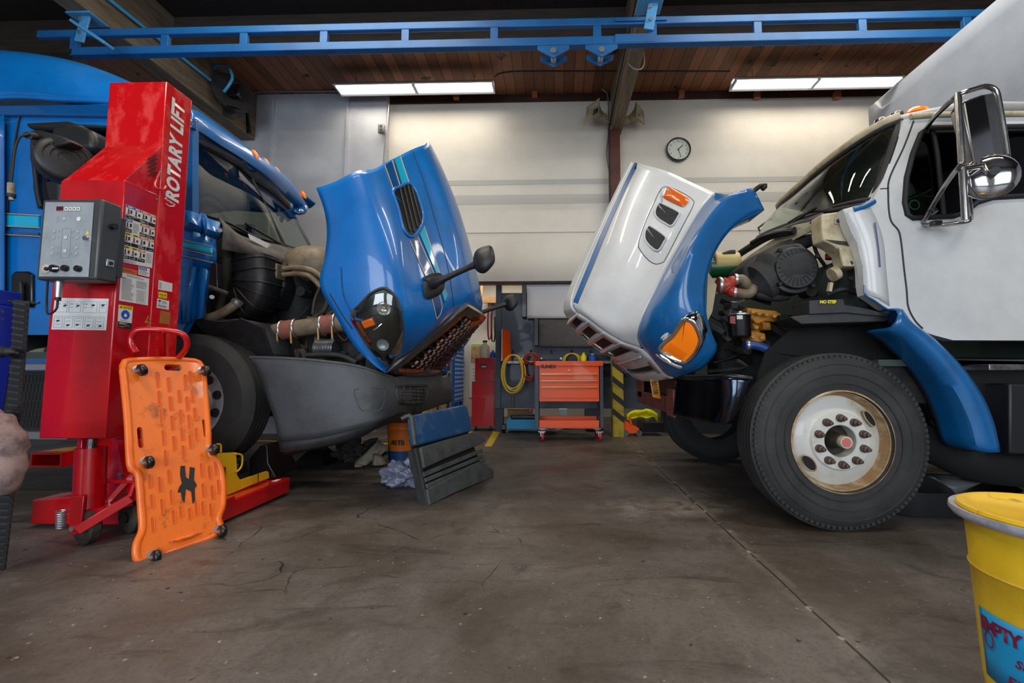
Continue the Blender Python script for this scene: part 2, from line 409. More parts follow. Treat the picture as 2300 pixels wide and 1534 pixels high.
def nodes_planks():
    m=bpy.data.materials.new('ceiling_planks'); m.use_nodes=True; N=m.node_tree.nodes; L=m.node_tree.links; b=N['Principled BSDF']
    tc=N.new('ShaderNodeTexCoord'); sep=N.new('ShaderNodeSeparateXYZ'); L.new(tc.outputs['Object'],sep.inputs[0])
    def mth(op,a,c=None):
        x=N.new('ShaderNodeMath'); x.operation=op
        for k,s_ in enumerate((a,c)):
            if s_ is None: continue
            if isinstance(s_,(int,float)): x.inputs[k].default_value=s_
            else: L.new(s_,x.inputs[k])
        return x.outputs[0]
    q=mth('DIVIDE',sep.outputs[0],.155); fl=mth('FLOOR',q); fr=mth('FRACT',q)
    wn=N.new('ShaderNodeTexWhiteNoise'); wn.noise_dimensions='1D'; L.new(fl,wn.inputs['W'])
    mp=N.new('ShaderNodeMapping'); mp.inputs['Scale'].default_value=(14,1.2,1); L.new(tc.outputs['Object'],mp.inputs[0])
    n=N.new('ShaderNodeTexNoise'); n.inputs['Scale'].default_value=1.6; n.inputs['Detail'].default_value=7; L.new(mp.outputs[0],n.inputs[0])
    kn=N.new('ShaderNodeTexNoise'); kn.inputs['Scale'].default_value=5; kn.inputs['Detail'].default_value=2; L.new(tc.outputs['Object'],kn.inputs[0])
    f=mth('ADD',mth('MULTIPLY',wn.outputs[0],.65),mth('MULTIPLY',n.outputs[0],.5))
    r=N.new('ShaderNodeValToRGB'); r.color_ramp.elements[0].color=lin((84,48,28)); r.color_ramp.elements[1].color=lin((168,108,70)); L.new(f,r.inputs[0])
    kr=N.new('ShaderNodeMapRange'); kr.inputs[1].default_value=.68; kr.inputs[2].default_value=.72; L.new(kn.outputs[0],kr.inputs[0])
    g=mth('MAXIMUM',mth('MAXIMUM',mth('GREATER_THAN',fr,.965),mth('LESS_THAN',fr,.02)),kr.outputs[0])
    x=N.new('ShaderNodeMix'); x.data_type='RGBA'; L.new(g,x.inputs[0]); L.new(r.outputs[0],x.inputs[6]); x.inputs[7].default_value=lin((30,18,12)); L.new(x.outputs[2],b.inputs['Base Color']); b.inputs['Roughness'].default_value=.55
    MT['ceiling_planks']=m
nodes_planks()
YW=6.7; ZC=5.5
struct(M().box((-9,-7,-.1),(9,10,0)).obj('floor','concrete_floor',origin=(0,0,0)))
struct(M().box((-9,5.1,ZC),(9,7.2,ZC+.1)).obj('ceiling','ceiling_planks',origin=(0,0,0)))
struct(M().box((-9,-5.2,ZC),(9,5.1,ZC+.1)).obj('ceiling_front','ceiling_shade',origin=(0,0,0)))  # unlit front of the deck: its shade is painted as darker wood
# back wall: hangs over an opening into the parts room
struct(M().box((-2.72,YW,2.38),(8.5,YW+.25,5.37)).obj('wall_back','cream_wall',origin=(0,0,0)))
struct(M().box((-8.5,YW-.12,2.38),(-2.72,YW+.25,ZC)).obj('wall_back_left','grey_wall',origin=(0,0,0)))
struct(M().box((-9,YW-.1,0),(-2.9,YW+.25,2.38)).obj('wall_back_lower','grey_wall',origin=(0,0,0)))
struct(M().box((1.9,YW+.05,0),(8.5,YW+.25,2.38)).obj('wall_back_right','slate_dark',origin=(0,0,0)))
struct(M().box((-4.5,9.3,0),(4,9.4,3.2)).obj('wall_parts_room','cream_wall',origin=(0,0,0)))
struct(M().box((-4.5,7.0,3.1),(4,9.3,3.2)).obj('ceiling_parts_room','cream_wall',origin=(0,0,0)))
struct(M().box((-9,-5.2,4.3),(9,-5.0,ZC)).obj('wall_front','grey_wall',origin=(0,0,0)))
for xa_,xb_ in ((-9,-5.6),(-.9,.7),(5.3,9)): struct(M().box((xa_,-5.2,0),(xb_,-5.0,4.3)).obj('wall_front','grey_wall',origin=(0,0,0)))
struct(M().box((-9,-6,0),(-8.9,7,ZC)).obj('wall_left','grey_wall',origin=(0,0,0)))
struct(M().box((8.9,-6,0),(9,7,ZC)).obj('wall_right','grey_wall',origin=(0,0,0)))
# wall seams, bands, header board over the wall
for i,(a,b,z0,z1) in enumerate(((-2.7,8.4,3.66,3.81),(-2.7,8.4,3.98,4.06))):
    struct(M().box((a,YW-.004,z0),(b,YW,z1)).obj('trim_%d'%(i+1),'band_wall'))
struct(M().box((-2.72,YW-.012,3.18),(8.4,YW,3.195)).obj('trim_3','band_wall'))
struct(M().box((-1.9,YW-.03,2.36),(.9,YW,2.39)).obj('trim_4','wood_dark'))
for i,x in enumerate((-3.95,-2.98)):
    p=P((612,780)[i],300,YW-.13).x; struct(M().box((p-.02,YW-.15,2.4),(p+.02,YW-.12,5.4)).obj('trim_%d'%(5+i),'grey_wall'))
struct(M().box((-2.72,YW-.02,5.37),(8.5,YW+.1,ZC)).obj('trim_7','wood_dark'))
g=None
for i,(x,y) in enumerate(((1025,216),(1201,211),(1530,212),(1700,215),(1880,215))):
    p=P(x,y,YW-.06); struct(M().box((p.x-.045,YW-.1,p.z-.05),(p.x+.045,YW-.02,p.z+.06)).obj('trim_%d'%(8+i),'block_wood',bevel=.004))
# glulam beams and purlins
for x0,x1 in ((.9,1.06),(-5.1,-4.88)):
    struct(M().box((x0,-2,4.72),(x1,6.58,ZC)).obj('ceiling_beam','wood_beam',bevel=.006))
for a,b in ((-4.88,.9),(1.06,8.9),(-8.9,-5.1)):
    struct(M().box((a,5.04,5.06),(b,5.18,ZC)).obj('roof_purlin','beam_dark',bevel=.004))
    struct(M().box((a,2.3,5.02),(b,2.44,ZC)).obj('roof_purlin','beam_dark',bevel=.004))
# steel column with hazard stripes at its foot
colp=M().box((.86,6.42,2.0),(1.02,6.6,4.72)).obj('steel_column','column_brown',bevel=.004); struct(colp)
b_=M()
b_.box((.86,6.42,0),(1.02,6.6,2.0)); struct(b_.obj('column_foot','hazard_yellow'))
b_=M()
for k in range(8):
    z=.2+k*.24; b_.prism([(.859,6.418,z+.13),(1.021,6.418,z),(1.021,6.418,z+.09),(.859,6.418,z+.22)],(0,-.003,0))
struct(b_.obj('column_stripes','ink'))
# floor tape
def tape(pts,name='floor_tape'): struct(M().prism([V((p.x,p.y,.001)) for p in pts],(0,0,.002)).obj(name,'floor_yellow'))
tape([PZ(1088,1003),PZ(1104,1003),PZ(1124,969),PZ(1108,969)])
tape([V((-5.6,6.02,0)),V((-1.9,5.62,0)),V((-1.9,5.7,0)),V((-5.6,6.1,0))])
tape([V((-1.9,5.62,0)),V((-1.62,5.62,0)),V((-1.30,6.9,0)),V((-1.4,6.9,0)),V((-1.7,5.7,0)),V((-1.9,5.7,0))])

# ================================================================ CEILING THINGS
def fixture(xa,xb,y,z,label,power=55):
    t=thing('fluorescent_light',label,'ceiling light',((xa+xb)/2,y,z),'fluorescent ceiling lights')
    m=M(); m.prism([(xa,y-.14,z),(xa,y-.05,z+.1),(xa,y+.05,z+.1),(xa,y+.14,z),(xa,y+.12,z),(xa,y+.04,z+.08),(xa,y-.04,z+.08),(xa,y-.12,z)],(xb-xa,0,0)); m.obj('reflector','fixture_white',t)
    mid=(xa+xb)/2
    for a,b in ((xa+.03,mid-.03),(mid+.03,xb-.03)):
        for dy in (-.07,.07): M().cyl((a,y+dy,z+.02),(b,y+dy,z+.02),.022,n=12).obj('tube','tube_glow',t)
    e=M()
    for x in (xa+.01,mid-.02,mid+.01,xb-.02): e.box((x,y-.1,z-.005),(x+.02,y+.1,z+.05))
    e.obj('socket','fixture_white',t)
    # hangers
    h=M()
    for x in (xa+.3,xb-.3): h.cyl((x,y,z+.09),(x,y,ZC),.006,n=6)
    h.obj('hanger','conduit',t)
    l=bpy.data.lights.new('tube_light','AREA'); l.shape='RECTANGLE'; l.size=xb-xa-.1; l.size_y=.2; l.energy=power; l.color=(1,.9,.76)
    o=bpy.data.objects.new('tube_light',l); o.location=(mid,y,z-.03); COL.objects.link(o); WM[o.name]=Matrix.Translation(o.location); par(o,t)
    return t
fixture(-3.35,-.92,6.2,5.28,'twin-tube fluorescent light above the pale wall left of the beam',18)
fixture(2.68,5.12,6.2,5.25,'twin-tube fluorescent light above the clock wall right of the beam',18)
for a,y in ((-3.4,3.3),(1.6,3.3),(-3.4,.6),(1.6,.6)):
    fixture(a,a+2.4,y,5.3,'fluorescent light over the trucks, outside the top of the photo',70)
fixture(-2.2,.2,8.2,3.0,'fluorescent light in the parts room behind the blue hood',26)

# travelling crane rail
t=thing('crane_rail','long blue ladder-like overhead crane rail under the ceiling','crane',(0,4.17,4.3))
YR=4.17
m=M(); m.box((-5.5,YR-.03,4.495),(8,YR+.02,4.575)); m.obj('top_chord','rail_blue',t,bevel=.008)
m=M(); m.box((-5.1,YR-.03,4.29),(8,YR+.02,4.375)); m.box((-5.1,YR-.045,4.275),(8,YR+.03,4.29)); m.obj('track','rail_blue',t,bevel=.006)
for px in (173,375,551,730,912,1111,1341,1465,1700,1935,2170,2400):
    x=P(px,70,YR).x; M().box((x-.04,YR-.025,4.36),(x+.04,YR+.015,4.51)).obj('rail_post','rail_blue',t,bevel=.004)
m=M(); m.box((.62,YR-.045,4.29),(1.02,YR-.03,4.38)); m.box((.62,YR-.045,4.52),(1.15,YR-.03,4.56)); m.obj('splice_plate','rail_blue',t,bevel=.004)
for x in (.98,-4.99):
    m=M(); m.bar((x-.02,YR-.04,4.42),(x+.04,YR-.04,4.74),.1,.02,(0,1,0)); m.box((x-.13,YR-.1,4.70),(x+.13,YR+.1,4.72)); m.obj('hanger_bracket','rail_light',t,bevel=.005)
    for dz in (4.52,4.66): M().cyl((x,YR-.07,dz),(x,YR-.05,dz),.02,n=6).obj('bolt','zinc',t)
M().bar(P(168,52,3.95),P(245,103,3.95),.1,.03).obj('tie_bar','rail_light',t,bevel=.005)
g='crane trolleys hanging from the blue rail'
def trolley(px,label):
    x=P(px,115,YR).x; q=thing('crane_trolley',label,'trolley',(x,YR,4.1),g)
    m=M(); m.prism([(x-.16,YR-.09,4.235),(x+.16,YR-.09,4.235),(x+.16,YR-.09,4.19),(x,YR-.09,4.1),(x-.16,YR-.09,4.19)],(0,.015,0)); m.obj('trolley_plate','rail_blue',q,bevel=.003)
    M().prism([(x-.14,YR+.06,4.235),(x+.14,YR+.06,4.235),(x+.14,YR+.06,4.19),(x,YR+.06,4.12),(x-.14,YR+.06,4.19)],(0,.015,0)).obj('trolley_plate','rail_blue',q)
    M().cyl((x,YR-.11,4.17),(x,YR+.07,4.17),.03,n=14).obj('pin','zinc',q)
    return q
trolley(1243,'blue crane trolley on the rail, the one further from the beam'); trolley(1349,'blue crane trolley on the rail, the one next to the beam')

# loudspeakers at the column
def horn(c,d,label):
    c=V(c); d=V(d).normalized(); q=thing('loudspeaker',label,'loudspeaker',c,'paging horns at the column head')
    u=d.cross(V((0,0,1))).normalized(); w_=u.cross(d)
    def sq(a,h): return [c+d*h+u*sx*a+w_*sy*a*.85 for sx,sy in ((-1,-1),(1,-1),(1,1),(-1,1))]
    m=M(); m.grid([sq(.035,0),sq(.045,.06),sq(.075,.13),sq(.14,.2)],False,True); m.obj('horn','horn_beige',q,thick=.006,ang=50)
    m=M(); m.cyl(c-d*.07,c+d*.02,.05,n=16); m.obj('driver','horn_beige',q)
    m=M(); m.grid([sq(.05,.14),sq(.02,.165)],False,True); m.add(sq(.02,.165),[(0,1,2,3)]); m.obj('throat','ink',q)
    return q
a=horn(P(1352,260,6.35),(-.75,-.6,.1),'beige paging horn left of the beam foot'); b=horn(P(1412,268,6.4),(.75,-.5,.1),'beige paging horn right of the beam foot')
M().tube([P(1352,260,6.4),P(1366,272,6.44),P(1372,280,6.5)],.012,k=8).obj('mounting_arm','horn_beige',a)
M().tube([P(1412,268,6.42),P(1398,274,6.44),P(1390,282,6.5)],.012,k=8).obj('mounting_arm','horn_beige',b)
# clock
c=P(1523,337,6.66); t=thing('wall_clock','round dark-rimmed clock on the cream wall','clock',c)
R=.195
m=M(); m.lathe([(.001,.0),(R,.0),(R,-.035),(R*.97,-.05),(R*.9,-.045),(R*.88,-.02)],c,(0,1,0),40); m.obj('clock_case','satin_black',t)
M().lathe([(.001,-.02),(R*.885,-.02)],c,(0,1,0),40).obj('clock_face','clock_face',t)
for k in range(1,13):
    a=math.radians(90-30*k); text(str(k),.034,c+V((math.cos(a)*R*.7,-.022,math.sin(a)*R*.7)),(1,0,0),(0,0,1),'ink',t,'numeral',bold=.01)
for ang,ln,wd in ((45,.5,.012),(-75,.72,.008)):
    a=math.radians(ang); d=V((math.cos(a),0,math.sin(a))); M().bar(c+V((0,-.026,0))-d*.02,c+V((0,-.026,0))+d*R*ln,wd,.003,(0,1,0)).obj('clock_hand','ink',t)
# conduit and outlet on the wall
tag(M().tube([P(560,212,6.5),P(600,206,6.5),P(760,205,6.5),P(845,203,6.5),P(868,208,6.5),P(874,225,6.5),P(868,300,6.5),P(862,365,6.5),P(850,560,6.5)],.014,k=60).obj('conduit','conduit'),'thin grey conduit running down the step of the wall','conduit')
tag(M().tube([P(1100,196,6.6),P(1240,196,6.6),P(1330,197,6.6),P(1358,204,6.6),P(1366,225,6.6),P(1366,300,6.6),P(1362,350,6.6),P(1370,400,6.6)],.012,k=60).obj('conduit','conduit'),'thin conduit curving along the header to the steel column','conduit')
tag(M().tube([P(1112,172,6.05),P(1130,163,5.9),P(1200,160,5.9),P(1640,160,5.9)],.012,k=30).obj('conduit','beam_dark'),'dark conduit across the plank ceiling between the two lights','conduit')
t=thing('power_outlet','small grey outlet box on the wall conduit','outlet',P(857,290,6.5)); p=P(857,290,6.5)
M().box(p+V((-.05,-.03,-.07)),p+V((.05,.03,.07))).obj('outlet_box','steel',t,bevel=.008)
for dz in (.03,-.03): M().cyl(p+V((0,-.032,dz)),p+V((0,-.028,dz)),.02,n=12).obj('socket','ink',t)
# air line and wire loop on the beams
tag(M().tube([V((-4.84,3.0,4.94)),V((-4.84,5.6,5.05))],.02,n=8).obj('air_pipe','hose_blue'),'blue air pipe along the left ceiling beam','pipe')
tag(M().tube([V((.86,2.5,4.85)),V((.86,4.4,4.85)),V((.87,6.35,4.85)),V((.85,6.4,4.5)),V((.85,6.41,3.2))],.012,k=40).obj('cable','ink'),'dark cable down the side of the beam and column','cable')
tag(M().tube([P(1412,108,5.0),P(1410,135,5.0),P(1420,152,5.0),P(1438,156,5.0),P(1447,142,5.0),P(1446,118,5.0)],.008,k=30).obj('cable','conduit'),'loop of grey cable under the ceiling beam','cable')
# hose reel
c=P(508,216,5.9)+V((.05,0,0)); t=thing('hose_reel','black spring hose reel bolted to the end of the left beam','hose reel',c)
ax=V((1,-.55,.1)).normalized()
m=M(); m.lathe([(.05,-.11),(.27,-.11),(.275,-.10),(.27,-.095),(.16,-.09),(.16,.09),(.27,.095),(.275,.10),(.27,.11),(.05,.11)],c,ax,36); m.obj('spool','bumper_dark',t)
for k in (-.06,-.02,.02,.06): M().lathe([(.17,k-.018),(.19,k),(.17,k+.018)],c,ax,28).obj('hose_coil','black_plastic',t)
m=M(); m.bar(c-ax*.19+V((0,0,.32)),c-ax*.19-V((0,0,.22)),.14,.02,ax); m.obj('reel_frame','satin_black',t,bevel=.004)
M().bar(c+ax*.15-V((.1,0,.2)),c+ax*.15+V((.1,-.05,-.32)),.1,.03,ax).obj('reel_arm','satin_black',t,bevel=.004)
M().box(c+ax*.16-V((.09,.05,.1)),c+ax*.16+V((.09,.05,.09))).obj('spring_housing','satin_black',t,bevel=.02)
M().bar(P(548,225,6.35),P(560,300,6.4),.06,.04,(0,1,0)).obj('mounting_plate','satin_black',t)
tag(M().tube([P(468,183,5.75),P(472,162,5.7),P(490,146,5.65),P(512,150,5.6),P(522,172,5.6),P(515,190,5.6),P(503,206,5.62)],.018,k=40).obj('air_hose','hose_blue'),'pale blue air hose looping into the black hose reel','hose')
# ================================================================ PARTS ROOM AND BENCH
# grey tool bench board with hooks
YB=6.9
t=thing('workbench','slate grey workbench with a tall back board behind the orange cart','workbench',(.3,YB,0))
a=P(1124,658,YB); zt=a.z; zb=P(1124,917,YB).z; xl=P(1117,700,YB).x
m=M(); m.box((xl,YB,zb),(1.85,YB+.05,zt)); m.obj('back_board','slate',t,bevel=.004)
M().box((xl-.02,YB-.04,zb),(xl+.07,YB+.06,P(1117,642,YB).z)).obj('end_post','slate',t,bevel=.004)
for x in (xl-.02,1.7): M().box((x,YB-.02,0),(x+.13,YB+.1,zb)).obj('leg','slate_dark',t,bevel=.004)
p=P(1130,811,YB-.25); q=P(1130,817,YB-.25)
M().box((p.x,YB-.3,q.z),(1.5,YB,p.z)).obj('worktop','steel',t,bevel=.003)
p=P(1140,800,YB-.01); M().box((p.x+.05,YB-.03,p.z-.05),(1.2,YB,p.z+.02)).obj('hook_rail','satin_black',t)
for px in (1153,1193,1238,1283,1325):
    p=P(px,792,YB-.05); M().tube([p+V((0,.03,0)),p+V((0,-.08,0)),p+V((0,-.1,.04))],.008,n=6).obj('hook','satin_black',t)
for px in (1172,1216,1260,1305): p=P(px,805,YB-.03); M().cyl(p,p+V((0,-.01,0)),.018,n=12).obj('bolt','zinc',t)
# shop towel rolls
def roll(x0,x1,y0,y1,m_,name,label,Y):
    a=P(x0,y0,Y); b=P(x1,y1,Y); q=thing(name,label,'roll',(a.x,Y,a.z),'rolls of absorbent material on the bench board')
    r=.085
    M().cyl((a.x,Y+.06,a.z-r),(b.x,Y+.06,a.z-r),r,n=24).obj('paper_roll',m_,q)
    rows=[[V((x,Y-.025,z)) for x in [a.x+(b.x-a.x)*i/6 for i in range(7)]] for z in [a.z-r+(b.z-a.z+r)*j/8 for j in range(9)]]
    for j,rw in enumerate(rows):
        for i,v in enumerate(rw): v.y+=.006*math.sin(i*1.3+j*.7)
    M().grid(rows).obj('hanging_sheet',m_,q,thick=.004)
    M().box((a.x-.08,Y-.04,b.z+.02),(a.x-.01,Y+.12,a.z-.03)).obj('bracket','satin_black',q,bevel=.004)
roll(1184,1290,637,715,'paper_white','towel_roll','white quilted paper roll hanging on the grey board',YB-.12)
roll(1211,1345,712,779,'paper_grey','pad_roll','grey absorbent pad roll hanging below the white roll',YB-.1)
# toolbox lid leaning
a=P(1129,740,6.7); b=P(1146,811,6.7)
t=thing('tool_tray','open rust-orange metal tray standing up on the left end of the bench','tray',(a.x,6.65,b.z))
m=M(); m.prism([(a.x,6.63,b.z),(a.x,6.63,a.z),(a.x+.09,6.78,a.z-.02),(b.x,6.78,b.z)],(.012,.012,0)); m.obj('lid','orange_paint',t,bevel=.002)
M().box((a.x-.008,6.62,b.z),(a.x+.006,6.635,a.z)).obj('edge','zinc',t)
# coiled hoses
def coil(cx,cy,rx,ry,n,m_,label,name,Y=6.56):
    pts=[]
    rnd=random.Random(cx)
    for k in range(n*14):
        a=2*math.pi*k/14; j=k//14
        fx=rx*(1-.05*j+.06*math.sin(j*2.3)); fy=ry*(1-.06*(j%3)); pts.append(P(cx+math.sin(a)*fx+2*math.sin(j*1.7),cy-math.cos(a)*fy+(ry-fy)*-1,Y-.012*j))
    o=M().tube(pts,.011,n=6,k=n*30).obj(name,m_); return tag(o,label,'hose')
coil(1152,840,26,43,5,'yellow_hose','yellow hose coiled on the left hook of the bench','coiled_hose')
coil(1190,826,14,29,4,'red_hose','dull red hose coiled beside the yellow coil','coiled_hose',6.58)
coil(1284,812,20,18,5,'yellow_hose','yellow cable coil on the bench behind the orange cart','coiled_cable',6.8)
coil(1193,805,16,12,3,'red_hose','small red cable coil hanging over the bench edge','coiled_cable',6.58)
# small bottles on the bench
def bottle(x,y0,y1,Y,r,m_,cap,label,name='bottle'):
    b=P(x,y1,Y); tp=P(x,y0,Y); h=tp.z-b.z; o=thing(name,label,'bottle',b)
    M().lathe([(.001,0),(r,0),(r*1.02,h*.1),(r,h*.62),(r*.4,h*.82),(r*.36,h*.92),(.001,h*.92)],b,(0,0,1),18).obj('bottle_body',m_,o)
    M().cyl(b+V((0,0,h*.9)),b+V((0,0,h)),r*.45,n=12).obj('cap',cap,o); return o
bottle(1311,792,811,6.7,.045,'yellow_bright','yellow_bright','small yellow bottle on the bench')
bottle(1331,795,811,6.66,.055,'notice_blue','print_white','small blue bottle on the bench right of the yellow one')
# orange tool cart
YC=5.95
t=thing('tool_cart','orange three-drawer tool cart on red casters in front of the bench','tool cart',(.25,YC,0))
def bx(x0,y0,x1,y1,Ya,Yb,name,m_,par_,bev=.004):
    a=P(x0,y0,Ya); b=P(x1,y1,Ya); return M().box((a.x,Ya,b.z),(b.x,Yb,a.z)).obj(name,m_,par_,bevel=bev)
bx(1202,811,1355,822,YC-.02,YC+.42,'lid','orange_paint',t)
body=bx(1211,822,1346,902,YC,YC+.4,'drawer_body','orange_paint',t)
for i,(y0,y1) in enumerate(((840,853),(855,867),(869,894))):
    d=bx(1215,y0,1342,y1,YC-.012,YC,'drawer','orange_paint',t,.002)
    bx(1215,y0-1,1342,y0+1.6,YC-.035,YC-.012,'drawer_handle','brass',d,.003)
for x0,x1 in ((1201,1210),(1347,1356)): bx(x0,822,x1,962,YC-.01,YC+.4,'side_post','slate',t)
bx(1211,944,1346,962,YC,YC+.03,'lower_tray','orange_paint',t)
a=P(1211,962,YC); b=P(1346,944,YC)
M().box((a.x,YC+.37,a.z),(b.x,YC+.4,b.z+.02)).obj('tray_back','orange_paint',t); M().box((a.x,YC,a.z),(b.x,YC+.4,a.z+.01)).obj('tray_floor','orange_paint',t)
text('SUNEX',.05,P(1232,823,YC-.022)+V((0,0,0)),(1,0,0),(0,0,1),'ink',t,'lettering',bold=.03,width=P(1249,822,YC).x-P(1214,822,YC).x)
M().cyl(P(1278,831,YC),P(1278,831,YC)+V((0,-.01,0)),.01,n=10).obj('lock','zinc',t)
for x in (P(1217,975,YC).x,P(1347,975,YC).x):
    for y in (YC+.04,YC+.35):
        w_=M(); w_.lathe([(.02,-.018),(.058,-.018),(.064,0),(.058,.018),(.02,.018)],(x,y,.064),(1,.25,0),20); q=w_.obj('caster_wheel','caster_red',t)
        M().cyl((x-.025,y,.064),(x+.025,y,.064),.034,n=14).obj('wheel_hub','satin_black',q)
        M().prism([(x-.03,y-.03,.13),(x+.03,y-.03,.13),(x+.012,y-.03,.06),(x-.012,y-.03,.06)],(0,-.006,0)).obj('caster_fork','zinc',t); M().box((x-.05,y-.05,.128),(x+.05,y+.05,.14)).obj('caster_plate','zinc',t)
# red cabinets
def cab(x0,y0,x1,y1,Y,d,label,grp):
    a=P(x0,y0,Y); b=P(x1,y1,Y); t=thing('red_cabinet',label,'cabinet',((a.x+b.x)/2,Y,b.z),grp); M().box((a.x,Y,b.z),(b.x,Y+d,a.z)).obj('cabinet_body','tool_red',t,bevel=.006); return t,a,b
t,a,b=cab(1060,857,1110,958,7.0,.45,'tall lower red steel tool cabinet beside the grey board','stacked red tool cabinets')
for x in (a.x+.05,b.x-.08): M().cyl((x,7.05,.04),(x+.03,7.05,.04),.04,n=14).obj('caster','satin_black',t); 
M().box((a.x,6.995,a.z-.01),(b.x,7.0,a.z)).obj('trim_lip','dark_red',t)
t,a,b=cab(1067,804,1110,856,7.0,.4,'smaller red tool cabinet standing on the lower red cabinet','stacked red tool cabinets')
p=P(1087,823,7.0); M().box((p.x-.055,6.992,p.z-.03),(p.x+.055,7.0,p.z+.03)).obj('handle_recess','satin_black',t); M().box((p.x-.04,6.985,p.z-.018),(p.x+.04,6.993,p.z+.012)).obj('handle','zinc',t)
bottle(1089,765,804,7.15,.085,'jug_beige','ink','cloudy beige plastic jug on top of the red cabinet','jug')
for i,(x,m_,l) in enumerate(((1107,'notice_blue','blue can on the right end of the red cabinet'),)):
    bottle(x,786,804,7.15,.045,m_,'print_white',l,'can')
# poster on the parts room wall
a=P(1056,772,9.28); b=P(1096,893,9.28)
t=thing('wall_calendar','calendar poster with a desert photo behind the red cabinet','poster',a)
M().box((a.x,9.285,b.z),(b.x,9.3,a.z)).obj('sheet','poster_white',t)
m1=P(1058,815,9.28); M().box((a.x+.02,9.28,m1.z),(b.x-.02,9.285,a.z-.06)).obj('picture','poster_photo',t)
M().box((a.x+.02,9.28,a.z-.05),(b.x-.02,9.285,a.z-.01)).obj('header','lime',t)
for k in range(7): z=m1.z-.14-k*.07; M().box((a.x+.06,9.28,z),(b.x-.06,9.284,z+.012)).obj('print_line','print_grey',t)
text('MACK',.05,V((a.x+.25,9.279,m1.z-.06)),(1,0,0),(0,0,1),'ink',t,width=.25)
# things hanging in the bright corner of the parts room
for i,(px,py,m_,l) in enumerate(((1098,722,'dark_red','dark red strap hanging on the parts room wall'),(1106,728,'ink','black C-shaped clamp hanging on the parts room wall'))):
    p=P(px,py,8.53); o=M().tube([V((p.x,p.y,2.37)),p+V((-.02,0,0)),p+V((.0,0,-.35)),p+V((.05,0,-.3)),p+V((.05,0,.15))],.018,n=6,k=20).obj('hanging_tool' if i else 'hanging_strap',m_); tag(o,l,'tool')
M().box((P(1085,668,8.7).x,8.7,P(1085,672,8.7).z),(.2,9.28,P(1085,668,8.7).z)).obj('wall_shelf','print_white'); tag(bpy.data.objects['wall_shelf'],'white shelf high in the parts room above the red cabinets','shelf')
wr=M(); wr.box((-1.55,8.5,2.35),(.4,8.55,2.47)); wr.box((-1.5,8.5,2.47),(-1.45,8.55,3.1)); wr.box((.3,8.5,2.47),(.35,8.55,3.1)); wr.obj('wood_rail','cardboard'); tag(bpy.data.objects['wood_rail'],'brown wooden rail over the parts room opening','rail')
# shelving unit along the left of the parts room
XS=-2.0
t=thing('shelving_unit','tan steel shelving unit full of boxes in the parts room','shelving unit',(XS-.25,7.5,0))
for z in (.22,.62,.98,1.35):
    M().box((XS-.5,6.78,z-.05),(XS,8.25,z)).obj('shelf','shelf_metal',t,bevel=.003)
for y in (6.78,7.45,8.2):
    for x in (XS-.02,XS-.5): M().box((x,y,0),(x+.03,y+.05,1.9)).obj('upright','shelf_metal',t)
g='parts and boxes on the tan shelves'
def item(y0,y1,z0,h,m_,label,name='cardboard_box',cat='box',dx=.05,d=.3):
    o=M().box((XS-dx-d,y0,z0),(XS-dx,y1,z0+h)).obj(name,m_,bevel=.004); tag(o,label,cat,g)
item(7.05,7.42,.22,.30,'cardboard','large brown carton on the bottom shelf, left')
item(7.6,8.1,.22,.24,'cardboard','brown carton on the bottom shelf, right')
item(6.84,7.0,.22,.14,'yellow_bright','yellow-green pack on the bottom shelf','yellow_pack','pack',.02)
item(7.28,7.42,.62,.26,'cardboard','tall brown box on the middle shelf beside the black bottle')
item(7.6,7.75,.62,.22,'cardboard','narrow brown box on the middle shelf')
item(7.8,7.98,.62,.15,'jug_beige','short tan box on the middle shelf')
item(6.95,7.15,.98,.1,'print_white','white package lying on the upper shelf','package','package')
item(7.25,7.4,.98,.16,'rag_beige','tan packet on the upper shelf','packet','packet')
def sb(y,z,h,r,m_,cap,label):
    b=V((XS-.12,y,z)); o=thing('bottle',label,'bottle',b,g)
    M().lathe([(.001,0),(r,0),(r,h*.65),(r*.4,h*.85),(.001,h*.85)],b,(0,0,1),14).obj('bottle_body',m_,o); M().cyl(b+V((0,0,h*.84)),b+V((0,0,h)),r*.4,n=10).obj('cap',cap,o)
sb(7.05,.62,.27,.05,'satin_black','print_white','black oil bottle on the middle shelf')
sb(7.65,.98,.2,.06,'green_bottle','green_bottle','green jar on the upper shelf')
sb(7.85,.98,.26,.05,'print_white','notice_blue','white bottle on the upper shelf')
sb(8.05,.22,.3,.05,'notice_blue','print_white','blue jug on the bottom shelf')
# blue small-parts cabinet
t=thing('parts_bin_cabinet','tall blue cabinet of small-parts bins beyond the tan shelves','cabinet',(XS-.2,8.7,0))
M().box((XS-.35,8.28,.35),(XS+.04,9.15,1.5)).obj('cabinet_body','blue_bins',t)
for y in (8.3,8.7,9.1): M().box((XS-.3,y,0),(XS+.04,y+.05,.35)).obj('leg','blue_bins',t)
for i in range(13):
    for j in range(6):
        y=8.3+j*.14; z=.38+i*.086
        q=M(); q.box((XS+.04,y+.008,z+.006),(XS+.055,y+.13,z+.078)); q.mi=1; q.add([(XS+.0555,y+.03,z+.03),(XS+.0555,y+.1,z+.03),(XS+.0555,y+.1,z+.06),(XS+.0555,y+.03,z+.06)],[(0,1,2,3)]); q.obj('bin',['blue_bins','bin_white'],t)
